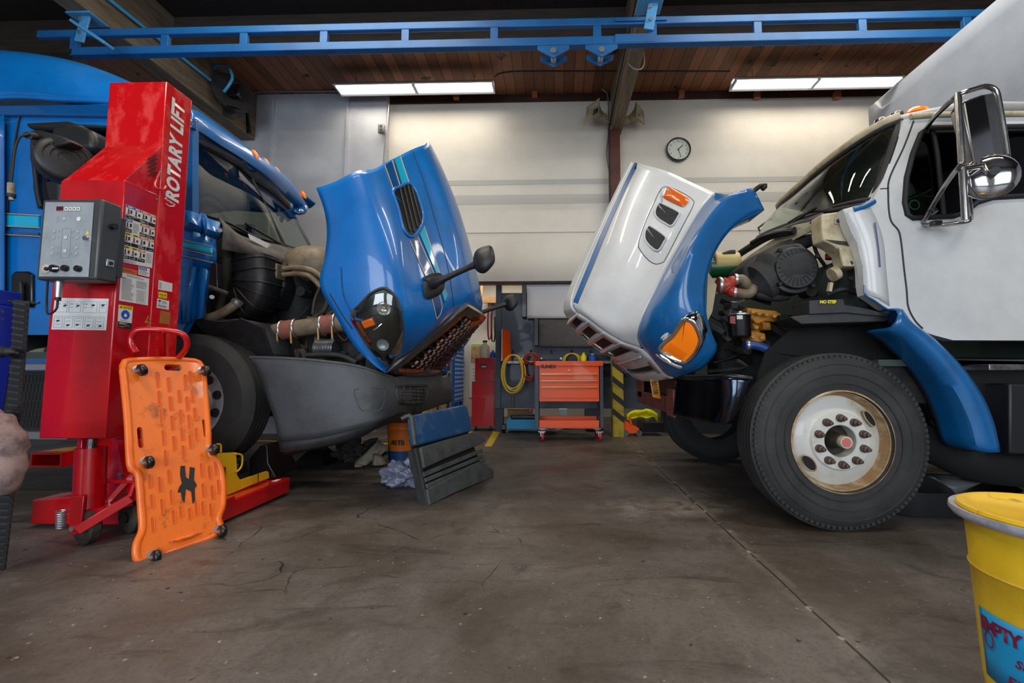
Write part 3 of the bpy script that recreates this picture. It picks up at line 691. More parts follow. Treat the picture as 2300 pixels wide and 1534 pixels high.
# under the bench
a=P(1138,942,6.75); b=P(1203,966,6.75)
t=thing('parts_washer_box','light blue low steel box on wheels under the bench','box',(a.x,6.75,0)); M().box((a.x,6.75,.06),(b.x+.3,7.1,a.z)).obj('box_body','sky_box',t,bevel=.006); M().cyl((a.x-.07,6.8,.07),(a.x-.02,6.8,.07),.07,n=16).obj('wheel','satin_black',t)
o=M().box((a.x+.06,6.78,a.z),(b.x,7.0,a.z+.07)).obj('black_case','satin_black',bevel=.02); tag(o,'black case lying on the light blue box','case')
def ub(x0,y0,x1,y1,Y,m_,name,label,cat,d=.3):
    a=P(x0,y0,Y); b=P(x1,y1,Y); o=M().box((a.x,Y,max(0,b.z)),(b.x,Y+d,a.z)).obj(name,m_,bevel=.008); return tag(o,label,cat)
ub(1140,918,1186,962,7.3,'cardboard','cardboard_box','brown carton behind the light blue box','box')
ub(1186,918,1196,931,7.25,'tool_red','red_tin','small red tin behind the orange cart','tin')
ub(1256,919,1275,960,7.3,'print_white','white_box','white box on the floor behind the cart','box')
ub(1315,918,1355,966,6.98,'slate_dark','dark_crate','dark crate on the floor behind the cart','crate')
ub(1150,888,1153,915,6.8,'tan_pipe','thin_rod','thin rod leaning on the board under the yellow hose','rod',.02)
o=M().lathe([(.14,-.05),(.17,0),(.14,.05)],P(1248,945,6.95),(0,1,0),20,0,math.pi).obj('tan_strap','jug_beige',thick=.01); tag(o,'tan curved strap behind the orange cart','strap')
# floor jack and tarp
t=thing('floor_jack','orange rolling floor jack under the bench right of the striped column','floor jack',(1.3,6.5,0))
a=P(1398,968,6.5); b=P(1438,968,6.5)
for dy in (0,.22): M().prism([(a.x,6.5+dy,.04),(b.x,6.5+dy,.04),(b.x-.02,6.5+dy,.12),(a.x+.14,6.5+dy,.17),(a.x,6.5+dy,.24)],(0,.012,0)).obj('side_plate','orange_paint',t)
for x in (a.x+.05,b.x-.02):
    M().cyl((x,6.48,.045),(x,6.76,.045),.045,n=16).obj('wheel','steel',t)
M().bar((a.x+.08,6.6,.2),(b.x-.1,6.6,.1),.1,.04).obj('lift_arm','orange_paint',t,bevel=.004); M().cyl(P(1413,930,6.5),P(1418,955,6.5),.018,n=10).obj('pump_handle','orange_paint',t)
t_=P(1445,930,6.55)
rows=[]
for i in range(9):
    u=i/8; rows.append([P(1409+u*68,922+(10 if i in(0,8) else 2*math.sin(i))+v*16+2*math.sin(i*2+v*4),6.45+v*.1) if v<1 else P(1413+u*60,936+3*math.sin(i*1.5),6.5) for v in (0,.3,.6,.9,1)])
o=M().grid(rows).obj('yellow_tarp','yellow_bright',thick=.03); tag(o,'crumpled bright yellow tarp on the jack and crate','tarp')
ub(1440,948,1492,971,6.5,'satin_black','black_crate','black crate on the floor under the yellow tarp','crate',.35)
ub(1449,937,1468,948,6.55,'steel','steel_block','small steel block on the black crate','block',.1)
# ================================================================ LEFT TRUCK (blue tractor)
YL=4.3
lt=thing('blue_truck','blue semi tractor with its hood tilted open, on the left','truck',(-3.4,YL,0))
# ---- hood
def LC(pts): return [P(x,y,Y) for x,y,Y in pts]
hc=[LC([(712,422,3.15),(729,470,3.15),(736,520,3.15),(731,575,3.15),(719,640,3.15),(752,705,3.17),(795,775,3.2),(838,818,3.25),(866,838,3.3)]),
    LC([(752,409,3.12),(765,470,3.11),(770,530,3.11),(768,590,3.11),(765,645,3.12),(790,705,3.14),(822,765,3.2),(850,806,3.3),(868,836,3.36)]),
    LC([(800,385,3.10),(822,450,3.09),(836,520,3.09),(844,590,3.09),(848,645,3.1),(862,700,3.13),(878,752,3.22),(880,795,3.32),(872,830,3.42)]),
    LC([(838,380,3.2),(862,450,3.19),(880,520,3.17),(892,590,3.15),(900,645,3.16),(910,700,3.2),(916,745,3.3),(908,780,3.42),(890,812,3.5)]),
    LC([(868,364,3.38),(893,430,3.38),(915,500,3.38),(933,570,3.38),(948,630,3.38),(960,680,3.4),(962,722,3.46),(950,757,3.52),(930,783,3.58)]),
    LC([(893,352,3.55),(920,425,3.55),(945,500,3.55),(966,570,3.55),(984,630,3.56),(996,672,3.58),(998,705,3.62),(988,726,3.68),(972,745,3.7)]),
    LC([(925,336,3.75),(953,410,3.75),(978,490,3.75),(1000,565,3.75),(1018,630,3.76),(1026,662,3.78),(1028,680,3.8),(1024,692,3.82),(1012,708,3.82)]),
    LC([(952,326,3.95),(982,395,3.95),(1010,470,3.96),(1034,550,3.97),(1052,625,3.98),(1058,655,3.99),(1058,670,4.0),(1055,680,4.0),(1046,690,4.0)]),
    LC([(967,324,4.3),(993,378,4.3),(1022,450,4.3),(1046,530,4.3),(1066,615,4.3),(1074,655,4.3),(1076,675,4.3),(1074,692,4.3),(1068,702,4.3)])]
hall=hc+[[mir(p,YL) for p in c] for c in reversed(hc[:-1])]
rows=loft(hall,36,90)
LH=Surf(rows)
hood=M().grid(rows).obj('hood','blue_paint',lt,thick=.006,off=0,ang=60); 
# rear lip of the fender
M().grid([[a,a+V((.0,.16,.0))] for a in crs(hc[0][:5],20)]).obj('fender_lip','blue_paint_deep',hood,thick=.012,ang=60)
# panel seam
def seamline(s,pts,r,name,m_,par_,n=40,off=.004): 
    q=crs([(a,b,0) for a,b in pts],n); return M().tube([s.at(p.x,p.y,off) for p in q],r,n=6).obj(name,m_,par_)
seamline(LH,[(926,340),(955,420),(978,500),(998,570),(1012,640),(1018,690)],.0035,'panel_gap','ink',hood)
seamline(LH,[(742,660),(775,715),(792,738)],.004,'panel_gap','ink',hood)
seamline(LH,[(767,600),(772,660),(790,700)],.006,'crease_edge','blue_paint_deep',hood)
# stripes: interrupted by the side intake
def stripe(L,R,m_,name='stripe',off=.006,n=40,k=5): return M().grid(LH.strip(L,R,n,k,off)).obj(name,m_,hood,ang=80)
cL=lambda x0,y0,x1,y1:[(x0,y0),(x1,y1)]
# px of stripe edges at (upper section y0..y1) and (lower section y2..y3)
E_=[((863,372),(883,428),(919,541),(958,628),(980,716)),((880,362),(899,424),(936,531),(974,616),(992,690)),((884,359),(903,422),(941,527),(977,612),(997,680)),((898,351),(918,411),(951,507),(989,622),(1003,664))]
def seg(i,j,w_,m_,A,B):
    L=[E_[i][A],E_[i][B]]; R=[E_[j][A],E_[j][B]]; stripe(L,R,m_)
for A,B in ((0,1),(2,3),(3,4)):
    seg(0,1,0,'blue_paint_deep',A,B); seg(2,3,0,'cyan_paint',A,B)
    for e in (0,1,3): seamline(LH,[E_[e][A],E_[e][B]],.0035,'pinstripe','stripe_tan',hood,30,.008)
    seamline(LH,[E_[2][A],E_[2][B]],.003,'pinstripe','ink',hood,30,.008)
seamline(LH,[E_[0][4],(988,706),E_[1][4]],.0035,'pinstripe','stripe_tan',hood,10,.006)
# side air intake
vo=[(881,430),(898,420),(917,412),(932,428),(941,452),(949,481),(948,500),(941,515),(926,532),(913,528),(902,508),(893,470)]
iv=M(); iv.grid(LH.patch(vo,.008,40,5,-.0)); intake=iv.obj('air_intake','satin_black',hood,ang=60)
M().tube([LH.at(p.x,p.y,.008) for p in crs([(a,b,0) for a,b in vo],40,True)],.013,n=8,closed=True).obj('intake_rim','blue_paint',hood)
for a,b in (((896,424),(918,520)),((905,420),(928,522)),((914,418),(936,512)),((923,422),(943,500))):
    M().tube([LH.at(a[0]+(b[0]-a[0])*i/8,a[1]+(b[1]-a[1])*i/8,.014) for i in range(9)],.008,n=6).obj('intake_louvre','black_plastic',intake)
# headlight
ho=[(792,708),(814,681),(832,662),(850,651),(866,648),(882,661),(893,682),(900,712),(902,742),(897,778),(884,802),(866,819),(848,800),(828,775),(810,746)]
lamp=M(); lamp.grid(LH.patch(ho,.012,48,4)); hl=lamp.obj('headlight','satin_black',hood)
M().tube([LH.at(p.x,p.y,.014) for p in crs([(a,b,0) for a,b in ho],50,True)],.012,n=8,closed=True).obj('lamp_bezel','bumper_grey',hl)
def at(x,y,o): return LH.at(x,y,o)
nrm=LH.norm(855,720)
c=at(866,690,.02); M().lathe([(.001,0),(.028,.002),(.045,.02),(.05,.035)],c,nrm,20).obj('reflector','clear_lens',hl); M().ball(c+nrm*.02,.012).obj('bulb','brass',hl)
c=at(833,722,.02); u=(at(848,716,.02)-at(818,727,.02)).normalized(); v_=nrm.cross(u)
M().add([c-u*.055-v_*.035,c+u*.045-v_*.035,c+u*.045+v_*.03,c-u*.055+v_*.03,c-u*.05-v_*.03+nrm*.03,c+u*.04-v_*.03+nrm*.03,c+u*.04+v_*.025+nrm*.03,c-u*.05+v_*.025+nrm*.03],[(0,1,2,3),(4,5,6,7),(0,4,5,1),(1,5,6,2),(2,6,7,3),(3,7,4,0)]).obj('turn_signal','amber_dark',hl,bevel=.006)
c=at(846,735,.03); M().tube([c-u*.06+V((0,0,.01)),c-nrm*-.02,c+u*.05+V((0,0,.02))],.006,n=6,k=8).obj('lamp_ring','chrome',hl)
c=at(862,770,.02); M().lathe([(.001,0),(.03,.002),(.045,.02)],c,nrm,20).obj('reflector','aluminium',hl)
M().grid(LH.patch(ho,.03,48,5,.018)).obj('lens','glass_clear',hl,ang=80)
# hood mirrors
def hmir(sgn,label=None):
    f=(lambda p:p) if sgn>0 else (lambda p:mir(p,YL))
    bo=[(947,628),(960,618),(983,614),(992,622),(996,640),(990,658),(970,670),(955,672),(948,655)]
    rws=[[f(p) for p in r] for r in LH.patch(bo,.016,28,5,.025)]
    h=M().grid(rws).obj('hood_mirror','black_plastic',hood,ang=70)
    a=f(P(966,641,3.45)); b=f(P(1072,592,3.3)); m=M(); m.tube([a,f(P(985,632,3.38)),f(P(1030,611,3.34)),b],[.045,.034,.026,.024,.024,.03],n=12,k=14); m.obj('mirror_arm','black_plastic',h)
    o=[f(P(x,y,3.28)) for x,y in((1063,578),(1072,560),(1098,551),(1108,560),(1112,585),(1104,600),(1088,614),(1072,610),(1064,596))]
    ax=V((.55,sgn*.45,.05)); m=M(); m.pillow(o,V((.035,-.07,-.03)),5,30); m.pillow(o,V((-.02,.03,.02)),2,30,inner=.8); m.obj('mirror_housing','black_plastic',h,ang=60)
    c=sum(o,V((0,0,0)))/len(o); M().pillow([c+(q-c)*.8+V((-.02,.032,.02)) for q in o],V((-.002,.004,0)),2,30).obj('mirror_glass','chrome',h)
hmir(1); hmir(-1)
# grille : frame band, brown mesh bars
nb=P(872,836,3.52); nt=P(1050,690,3.93)
def gpt(u,v):   # u across 0..1 near to far, v from bottom to top
    a=nb.lerp(mir(nb,YL),u); b=nt.lerp(mir(nt,YL),u); p=a.lerp(b,v); bow=math.sin(math.pi*u); return p+V((.10*bow*(.4+.6*v),0,-.05*bow))
gr=M()
fr=[gpt(0,i/14) for i in range(15)]+[gpt(i/14,1) for i in range(1,15)]+[gpt(1,1-i/14) for i in range(1,15)]+[gpt(1-i/14,0) for i in range(1,14)]
fr=crs(fr,72,True); cc=gpt(.5,.5)
nd=V((.42,0,-.9)).normalized()
rws=[[p-nd*.06 for p in fr],[p+(cc-p).normalized()*-.012 for p in fr],[p+nd*.012+(cc-p).normalized()*.02 for p in fr],[p+nd*.02+(cc-p).normalized()*.07 for p in fr],[p+nd*.012+(cc-p).normalized()*.1 for p in fr],[p-nd*.02+(cc-p).normalized()*.115 for p in fr]]
grl=gr.grid(rws,False,True).obj('grille','stainless',hood,ang=50)
bk=M(); bk.grid([[gpt(.08+.84*u/10,.06+.88*v/8)-nd*.05 for u in range(11)] for v in range(9)]); bk.obj('grille_backing','ink',grl)
m=M()
nv=9
for i in range(1,nv+1):
    v=i/(nv+1); m.tube([gpt(.09+.82*k/16,.08+.84*v)+nd*.004*math.sin(k*math.pi*.5) for k in range(17)],.012,n=6)
for i in range(nv):
    for k in range(1,10):
        u=(k+(.5 if i%2 else 0))/10
        if u<.97: m.bar(gpt(.09+.82*u,.08+.84*(i+.5)/(nv+1)),gpt(.09+.82*u,.08+.84*(i+1.5)/(nv+1)),.03,.02,nd)
m.obj('grille_mesh','grille_brown',grl)
for k in range(6): c=gpt(.93,.2+.12*k)+nd*.03; M().ball(c,.012,8).obj('grille_clip','chrome',grl)
c=gpt(.35,.9)-nd*.01; M().pillow([c+V((.06,-.06,0)),c+V((.02,.14,-.0)),c+V((-.1,.14,-.06)),c+V((-.07,-.06,-.05))],nd*.03,2,12).obj('bug_screen','amber_dark',grl)
# ---- bumper
def bump(pts,Yl): return [P(x,y,Y) for (x,y),Y in zip(pts,Yl)]
ts=[P(562,803,3.12),P(640,805,3.1),P(720,811,3.1),P(800,822,3.14),P(850,838,3.25),P(882,848,3.5)]; top=ts+[V((-1.36,3.9,.915)),V((-1.33,YL,.91))]
b1=[P(590,860,3.12),P(660,862,3.09),P(735,866,3.09),P(812,876,3.13),P(862,884,3.24),P(905,888,3.5),P(950,886,3.95)]; mid=b1[:6]+[V((-1.27,3.9,.78)),V((-1.24,YL,.78))]
b2=[P(617,940,3.12),P(690,945,3.09),P(760,940,3.09),P(825,930,3.14),P(868,922,3.26),P(905,912,3.5)]+[V((-1.28,3.9,.64)),V((-1.25,YL,.64))]
b3=[P(627,990,3.12),P(700,985,3.1),P(775,970,3.1),P(838,952,3.16),P(872,940,3.3),P(902,930,3.55)]+[V((-1.33,3.9,.56)),V((-1.31,YL,.56))]
hb=[top,mid,b2,b3]
full=[c+[mir(p,YL) for p in reversed(c[:-1])] for c in hb]
cols=[crs(c,80) for c in full]; rows=[crs([c[i] for c in cols],14) for i in range(80)]
BS=Surf(rows); bump_=M().grid(rows).obj('bumper','bumper_grey',lt,thick=.015,ang=60)
lo=[P(627,990,3.13),P(700,985,3.11),P(775,970,3.11),P(838,952,3.17),P(872,940,3.31),P(902,930,3.56),V((-1.35,3.9,.55)),V((-1.33,YL,.55))]
l2=[P(629,1012,3.14),P(700,1004,3.14),P(770,990,3.16),P(820,972,3.25),P(855,955,3.4),P(885,945,3.6),V((-1.42,3.9,.5)),V((-1.4,YL,.5))]
l3=[P(642,1021,3.2),P(700,1010,3.2),P(760,996,3.24),P(812,980,3.32),P(845,962,3.45),P(875,950,3.65),V((-1.5,3.9,.49)),V((-1.5,YL,.49))]
rows=[crs(c,50) for c in (lo,l2,l3)]; M().grid(rows).obj('air_dam','bumper_dark',bump_,thick=.012,ang=60)
# bumper details: raised line, fog lamp hollow, grille openings, towing hole, sticker
M().tube([BS.at(x,y,.002) for x,y in ((630,829),(700,833),(780,842),(835,853))],.004,n=6,k=24).obj('bumper_crease','panel_grey',bump_)
M().tube([top[0],top[1],top[2],top[3],top[4],top[5]],.012,n=8,k=40).obj('top_edge','bumper_grey',bump_)
fo=[(796,880),(803,874),(840,872),(860,876),(864,885),(858,915),(845,924),(815,922),(803,905)]
M().grid(BS.patch(fo,.004,30,4,-.02)).obj('fog_lamp_hollow','bumper_dark',bump_,ang=70); M().tube([BS.at(a,b,.004) for a,b in fo],.006,n=6,closed=True,k=40).obj('hollow_edge','bumper_grey',bump_)
M().grid(BS.patch([(800,882),(815,880),(828,890),(832,915),(812,918),(802,900)],.008,20,3)).obj('fog_lamp_blank','panel_grey',bump_)
M().grid(BS.patch([(876,860),(880,852),(886,860),(882,872)],.006,14,2)).obj('towing_hole','ink',bump_)
oo=[(888,874),(900,869),(940,868),(957,868),(957,890),(950,902),(905,905),(893,896)]
inlet=M().grid(BS.patch(oo,.004,30,4)).obj('lower_inlet','flat_black',bump_)
M().tube([BS.at(a,b,.008) for a,b in oo],.014,n=8,closed=True,k=40).obj('inlet_rim','bumper_dark',bump_)
for x in (903,918,936,948): M().bar(BS.at(x,872,.01),BS.at(x,900,.01),.02,.02).obj('inlet_bar','bumper_dark',inlet)
for k in range(4): M().tube([BS.at(x,875+k*7,.012) for x in (900,930,954)],.004,n=5).obj('inlet_slat','bumper_dark',inlet)
p4=[BS.at(x,y,.006) for x,y in ((919,916),(939,914),(940,930),(921,933))]; st=M().add(p4,[(0,1,2,3)]).obj('sticker','print_white',bump_,thick=.001)
p4=[BS.at(x,y,.008) for x,y in ((924,919),(931,918),(932,928),(925,929))]; M().add(p4,[(0,1,2,3)]).obj('print','ink',st)
# ---- cab body
Y0=3.12
def plateY(pts,Y,d,name,m_,par_,bevel=.01,holes=()): return M().prism(PS(pts,Y),(0,d,0),[PS(h,Y) for h in holes]).obj(name,m_,par_,bevel=bevel,ang=30)
# side wall of cab (to X where windshield starts) with door window hole
side=plateY([(-420,255),(270,232),(432,262),(432,470),(432,700),(405,752),(-420,752)],Y0+.02,.06,'cab_side','blue_paint',lt,.006,holes=[[(78,300),(100,283),(245,290),(400,290),(400,470),(84,470),(74,420)]])
win=plateY([(76,298),(400,285),(400,470),(74,470)],Y0+.05,.01,'door_window','glass_dark',lt,0)
M().tube(PS([(92,465),(84,430),(74,330),(82,300),(100,284),(160,283),(300,290)],Y0),.014,n=8,k=40).obj('window_seal','ink',lt)
plateY([(-400,240),(270,232),(432,262),(432,288),(270,262),(60,258),(-400,265)],Y0-.015,.05,'roof_gutter','blue_paint_deep',lt,.012)
# stripe band on the cab and pin lines
for y0,y1,m_ in ((474,498,'cyan_paint'),(510,516,'blue_paint_deep')):
    plateY([(-400,y0-10),(86,y0+12),(86,y1+12),(-400,y1-10)],Y0+.006,.01,'stripe',m_,side,0)
for y in (472,500,519): M().tube(PS([(-400,y-14),(90,y+12)],Y0+.006),.004,n=5).obj('pinstripe','stripe_tan',side)
M().tube(PS([(13,700),(14,520),(22,400),(36,300),(45,258)],Y0+.01),.006,n=6,k=20).obj('door_gap','ink',lt)
# sleeper side bulge left of door
rowsS=[[P(-420+ (u*430),260+v*490,Y0-.02-.05*math.sin(min(1,u*1.2)*math.pi*.5)*(1-u)**.3) for u in [i/10 for i in range(11)]] for v in [j/10 for j in range(11)]]
M().grid(rowsS).obj('sleeper_side','blue_paint',lt,thick=.01,ang=60)
# roof fairing
def rf(Y,pts): return [P(x,y,Y) for x,y in pts]
r0=[V((-6.2,Y0+.0,2.98)),V((-5.2,Y0,2.98)),P(0,222,Y0),P(150,226,Y0),P(270,232,Y0+.05),P(360,243,Y0+.12),P(432,262,Y0+.25)]
r1=[V((-6.2,Y0+.0,3.45)),V((-5.2,Y0+.0,3.42)),P(0,150,Y0+.08),P(130,165,Y0+.1),P(250,190,Y0+.15),P(345,222,Y0+.2),P(425,255,Y0+.3)]
r2=[V((-6.2,Y0+.3,3.78)),V((-5.2,Y0+.3,3.74)),P(0,119,Y0+.4),P(110,130,Y0+.4),P(200,150,Y0+.4),P(290,185,Y0+.4),P(400,240,Y0+.45)]
r3=[V((p.x,YL,p.z+.04)) for p in r2]
rr=[r0,r1,r2,r3]+[[mir(p,YL) for p in c] for c in (r2,r1,r0)]
rows=loft(rr,40,40); M().grid(rows).obj('roof_fairing','blue_paint',lt,thick=.015,ang=60)
M().tube([p+V((0,-.01,0)) for p in r0],.022,n=8,k=40).obj('roof_edge','blue_paint',lt)
# windshield header / brow
w_top=[P(405,303,3.3),P(428,315,3.4),P(480,343,3.7),P(533,373,4.05),P(566,402,4.3),P(600,425,4.6),P(622,442,4.85),P(645,465,5.1),P(660,484,5.25)]
w_bot=[P(405,452,3.25),P(445,476,3.4),P(500,504,3.7),P(560,528,4.0),P(639,552,4.35),P(672,562,4.75),P(696,570,5.1),P(708,575,5.35)]
brow=[P(400,262,3.35),P(440,275,3.5),P(510,318,3.8),P(560,352,4.15),P(600,385,4.45),P(632,415,4.8),P(655,445,5.1),P(663,470,5.25)]
M().grid([crs(brow,30),crs([a.lerp(b,.5)+V((.02,0,0)) for a,b in zip(brow,w_top)],30),crs(w_top,30)]).obj('windshield_header','panel_aluminium',lt,thick=.01,ang=60)
g1,g2=crs(w_top,30),crs(w_bot,30)
M().grid([[a.lerp(b,v)+V((.03*math.sin(v*3.14),0,0)) for v in [k/8 for k in range(9)]] for a,b in zip(g1,g2)]).obj('windshield','glass_green',lt,ang=80)
M().tube(g1,.018,n=8).obj('windshield_seal','ink',lt); M().tube(g2,.02,n=8).obj('windshield_seal','ink',lt)
M().tube([P(566,402,4.28),P(604,478,4.3),P(640,551,4.34)],.014,n=8,k=12).obj('windshield_divider','ink',lt)
M().tube([w_top[-1],P(684,530,5.3),w_bot[-1]],.02,n=8,k=12).obj('corner_pillar','blue_paint_deep',lt)
M().prism([P(405,262,3.28),P(432,285,3.28),P(430,470,3.28),P(405,470,3.28)],(0,.05,0)).obj('corner_pillar','blue_paint',lt)
# visor with marker lights
va=[P(425,246,3.25),P(452,256,3.4),P(510,298,3.7),P(558,333,3.95),P(610,371,4.25),P(645,400,4.6),P(670,430,4.85),P(690,464,5.1)]
vb=[P(425,280,3.15),P(445,292,3.3),P(500,328,3.55),P(545,356,3.8),P(595,392,4.12),P(630,424,4.45),P(655,450,4.75),P(684,474,5.05)]
a_,b_=crs(va,40),crs(vb,40)
rws=[]
for a,b in zip(a_,b_):
    c=(a+b)/2; d=(b-a); rws.append([a+V((-.05,0,.0)),a,a.lerp(b,.35)+V((.03,-.01,0)),a.lerp(b,.75)+V((.03,-.01,0)),b,b+V((-.05,.03,.01))])
visor=M().grid(rws).obj('sun_visor','blue_paint',lt,thick=.012,ang=70)
M().pillow([P(655,452,5.0),P(672,455,5.0),P(690,462,5.0),P(688,478,4.95),P(668,483,4.9),P(652,470,4.85)],V((.05,-.05,-.03)),4,20).obj('visor_end','blue_paint_deep',visor,ang=60)
for x,y,Y in ((447,264,3.4),(573,348,3.98),(598,366,4.2),(622,385,4.4),(681,438,5.0)):
    c=P(x,y,Y); d=(P(x+12,y+17,Y)-P(x-12,y-14,Y)).normalized(); n_=V((.5,-.55,.6)).normalized(); u=d.cross(n_).normalized()
    M().pillow([c+d*math.cos(k*.5236)*.062+u*math.sin(k*.5236)*.022 for k in range(12)],n_*.035,4,20).obj('marker_light','amber',visor,ang=80)
for x,y,Y in ((562,372,4.1),(648,478,4.9)): M().prism(PS([(x-22,y-10),(x+8,y-8),(x+16,y+10),(x-2,y+12)],Y),(0,.05,0)).obj('visor_bracket','blue_paint_deep',visor,bevel=.01)
# wipers
for pts in (((430,478,3.3),(500,500,3.6),(545,522,3.9),(580,540,4.0)),((545,503,3.85),(600,535,4.05),(652,566,4.25))): M().tube([P(*p)+V((.04,-.02,0)) for p in pts],.012,n=6,k=14).obj('wiper','ink',lt)
# cab interior seen through the glass
o=M().box((-4.4,3.35,1.0),(-4.3,5.3,2.9)).obj('cab_back_panel','dash_dark',lt)
M().box((-4.2,3.5,1.3),(-3.75,4.05,2.4)).obj('driver_seat','interior_teal',lt,bevel=.08); M().box((-4.2,4.6,1.3),(-3.75,5.15,2.4)).obj('driver_seat','interior_teal',lt,bevel=.08)
M().box((-3.3,3.35,1.6),(-2.95,5.25,1.98)).obj('dashboard','dash',lt,bevel=.08)
M().box((-6.2,5.42,.9),(-2.95,5.48,2.0)).obj('cab_far_side','blue_paint_deep',lt); M().box((-6.2,3.2,1.05),(-3.0,5.4,1.1)).obj('cab_floor','dash_dark',lt)
M().box((-6.2,5.42,2.0),(-4.0,5.48,2.9)).obj('cab_far_side','blue_paint_deep',lt)
# west coast mirrors of the cab on the near side
m=M(); m.prism(PS([(53,275),(150,270),(182,280),(175,290),(110,290),(60,286)],2.95),(0,.2,0)); mr=m.obj('door_mirror','black_plastic',lt,bevel=.02)
M().prism(PS([(112,292),(120,277),(160,276),(205,290),(210,312),(208,335),(112,335)],2.85),(0,.16,0)).obj('mirror_housing','black_plastic',mr,bevel=.035,seg=4)
M().prism(PS([(96,405),(135,400),(138,470),(104,446)],2.95),(0,.1,0)).obj('mirror_housing','black_plastic',mr,bevel=.03,seg=3)
# door handle
M().prism(PS([(24,618),(32,609),(60,609),(72,616),(72,690),(24,690)],Y0-.0),(0,.03,0)).obj('handle_recess','satin_black',lt,bevel=.01)
M().prism(PS([(39,640),(43,629),(47,640),(48,690),(38,690)],Y0-.03),(0,.025,0)).obj('door_handle','black_plastic',lt,bevel=.006)
# cab corner panels below the windshield
cp=M(); 
def ribpanel(pts_rows,name,m_,par_): return M().grid([crs([P(*p) for p in r],24) for r in pts_rows]).obj(name,m_,par_,thick=.02,ang=50)
ribpanel([[(408,470,3.12),(430,476,3.1),(447,482,3.12),(455,478,3.16),(468,492,3.12),(492,500,3.2)],
          [(408,500,3.10),(430,500,3.06),(447,508,3.09),(455,508,3.15),(468,515,3.06),(492,524,3.16)],
          [(408,515,3.12),(430,516,3.1),(447,522,3.12),(455,524,3.17),(468,530,3.1),(490,538,3.2)]],'cowl_corner','blue_paint',lt)
ribpanel([[(408,516,3.16),(430,520,3.16),(460,528,3.16),(485,540,3.2)],[(408,560,3.14),(430,562,3.14),(460,568,3.15),(487,578,3.2)],[(408,600,3.16),(430,600,3.16),(458,604,3.18),(482,606,3.24)]],'corner_panel','blue_paint',lt)
ribpanel([[(405,600,3.14),(425,598,3.16),(435,600,3.12),(445,598,3.18),(462,604,3.14),(470,610,3.2)],[(404,660,3.14),(418,655,3.18),(427,655,3.1),(438,650,3.2),(458,655,3.14),(466,655,3.2)],[(402,727,3.12),(414,727,3.17),(422,724,3.1),(432,722,3.2),(450,715,3.16),(458,712,3.22)]],'corner_panel','blue_paint',lt)
M().grid([crs([P(x,y+dy,3.12) for x,y in ((408,540),(440,547),(478,556))],10) for dy in (0,16)]).obj('stripe','cyan_paint',lt,thick=.004)
for dy in (-3,18,33): M().tube([P(x,y+dy,3.115) for x,y in ((408,541),(440,548),(478,557))],.003,n=5).obj('pinstripe','stripe_tan',lt)
for x,y in ((494,517),(476,667)): M().cyl(P(x,y,3.14),P(x,y,3.18),.016,n=12).obj('bolt','steel',lt)
M().prism(PS([(472,592),(486,590),(489,650),(466,656)],3.12),(0,.05,0)).obj('latch_arm','satin_black',lt,bevel=.006); M().tube([P(470,644,3.1),P(512,660,3.12)],.016,n=8).obj('latch_link','grime_brown',lt)
# cowl cover under the windshield
cw=[[P(490,488,3.3),P(540,530,3.7),P(600,545,4.0),P(660,560,4.3),P(725,590,5.2)],[P(500,505,3.2),P(560,548,3.5),P(610,568,3.8),P(670,585,4.2),P(720,602,5.0)],[P(498,560,3.2),P(540,568,3.3),P(600,580,3.6),P(640,598,3.9),P(690,585,4.5)]]
cwl=M().grid([crs(r,24) for r in cw]).obj('cowl_cover','cowl_plastic',lt,thick=.015,ang=60)
for k in range(13): a=P(562+k*4.4,530+k*2.1,3.68+k*.03); b=P(555+k*4.2+12,541+k*2.2,3.6+k*.03); M().bar(a+V((.0,-.02,.01)),b+V((0,-.02,0)),.012,.008).obj('cowl_louvre','print_grey',cwl)
# ---- engine bay
M().box((-2.95,3.3,.55),(-2.88,5.35,2.1)).obj('firewall','dark_grime',lt)
M().box((-2.9,3.85,.6),(-1.75,4.75,1.35)).obj('engine_block','dark_grime',lt,bevel=.05)
M().box((-2.8,3.95,1.3),(-1.9,4.65,1.75)).obj('valve_cover','dark_grime',lt,bevel=.05)
M().box((-1.62,3.6,.6),(-1.5,5.0,1.15)).obj('radiator','dark_grime',lt,bevel=.02)
M().box((-6.5,3.8,.55),(-1.5,3.9,.8)).obj('frame_rail','dark_grime',lt); M().box((-6.5,4.7,.55),(-1.5,4.8,.8)).obj('frame_rail','dark_grime',lt)
# inner fender liner over the wheel
li=[(400,700,3.2),(440,712,3.2),(490,722,3.2),(540,718,3.22),(575,735,3.3),(600,765,3.35),(615,800,3.4)]
M().grid([crs([P(*p) for p in li],30),crs([P(x,y,Y)+V((0,.55,.0)) for x,y,Y in li],30)]).obj('fender_liner','bumper_dark',lt,thick=.012,ang=60)
M().prism([P(430,718,3.2),P(522,722,3.2),P(540,714,3.2),P(590,735,3.3),P(612,800,3.38),P(560,820,3.38),P(470,760,3.3)],(0,.02,0)).obj('liner_edge','black_plastic',lt,bevel=.004)
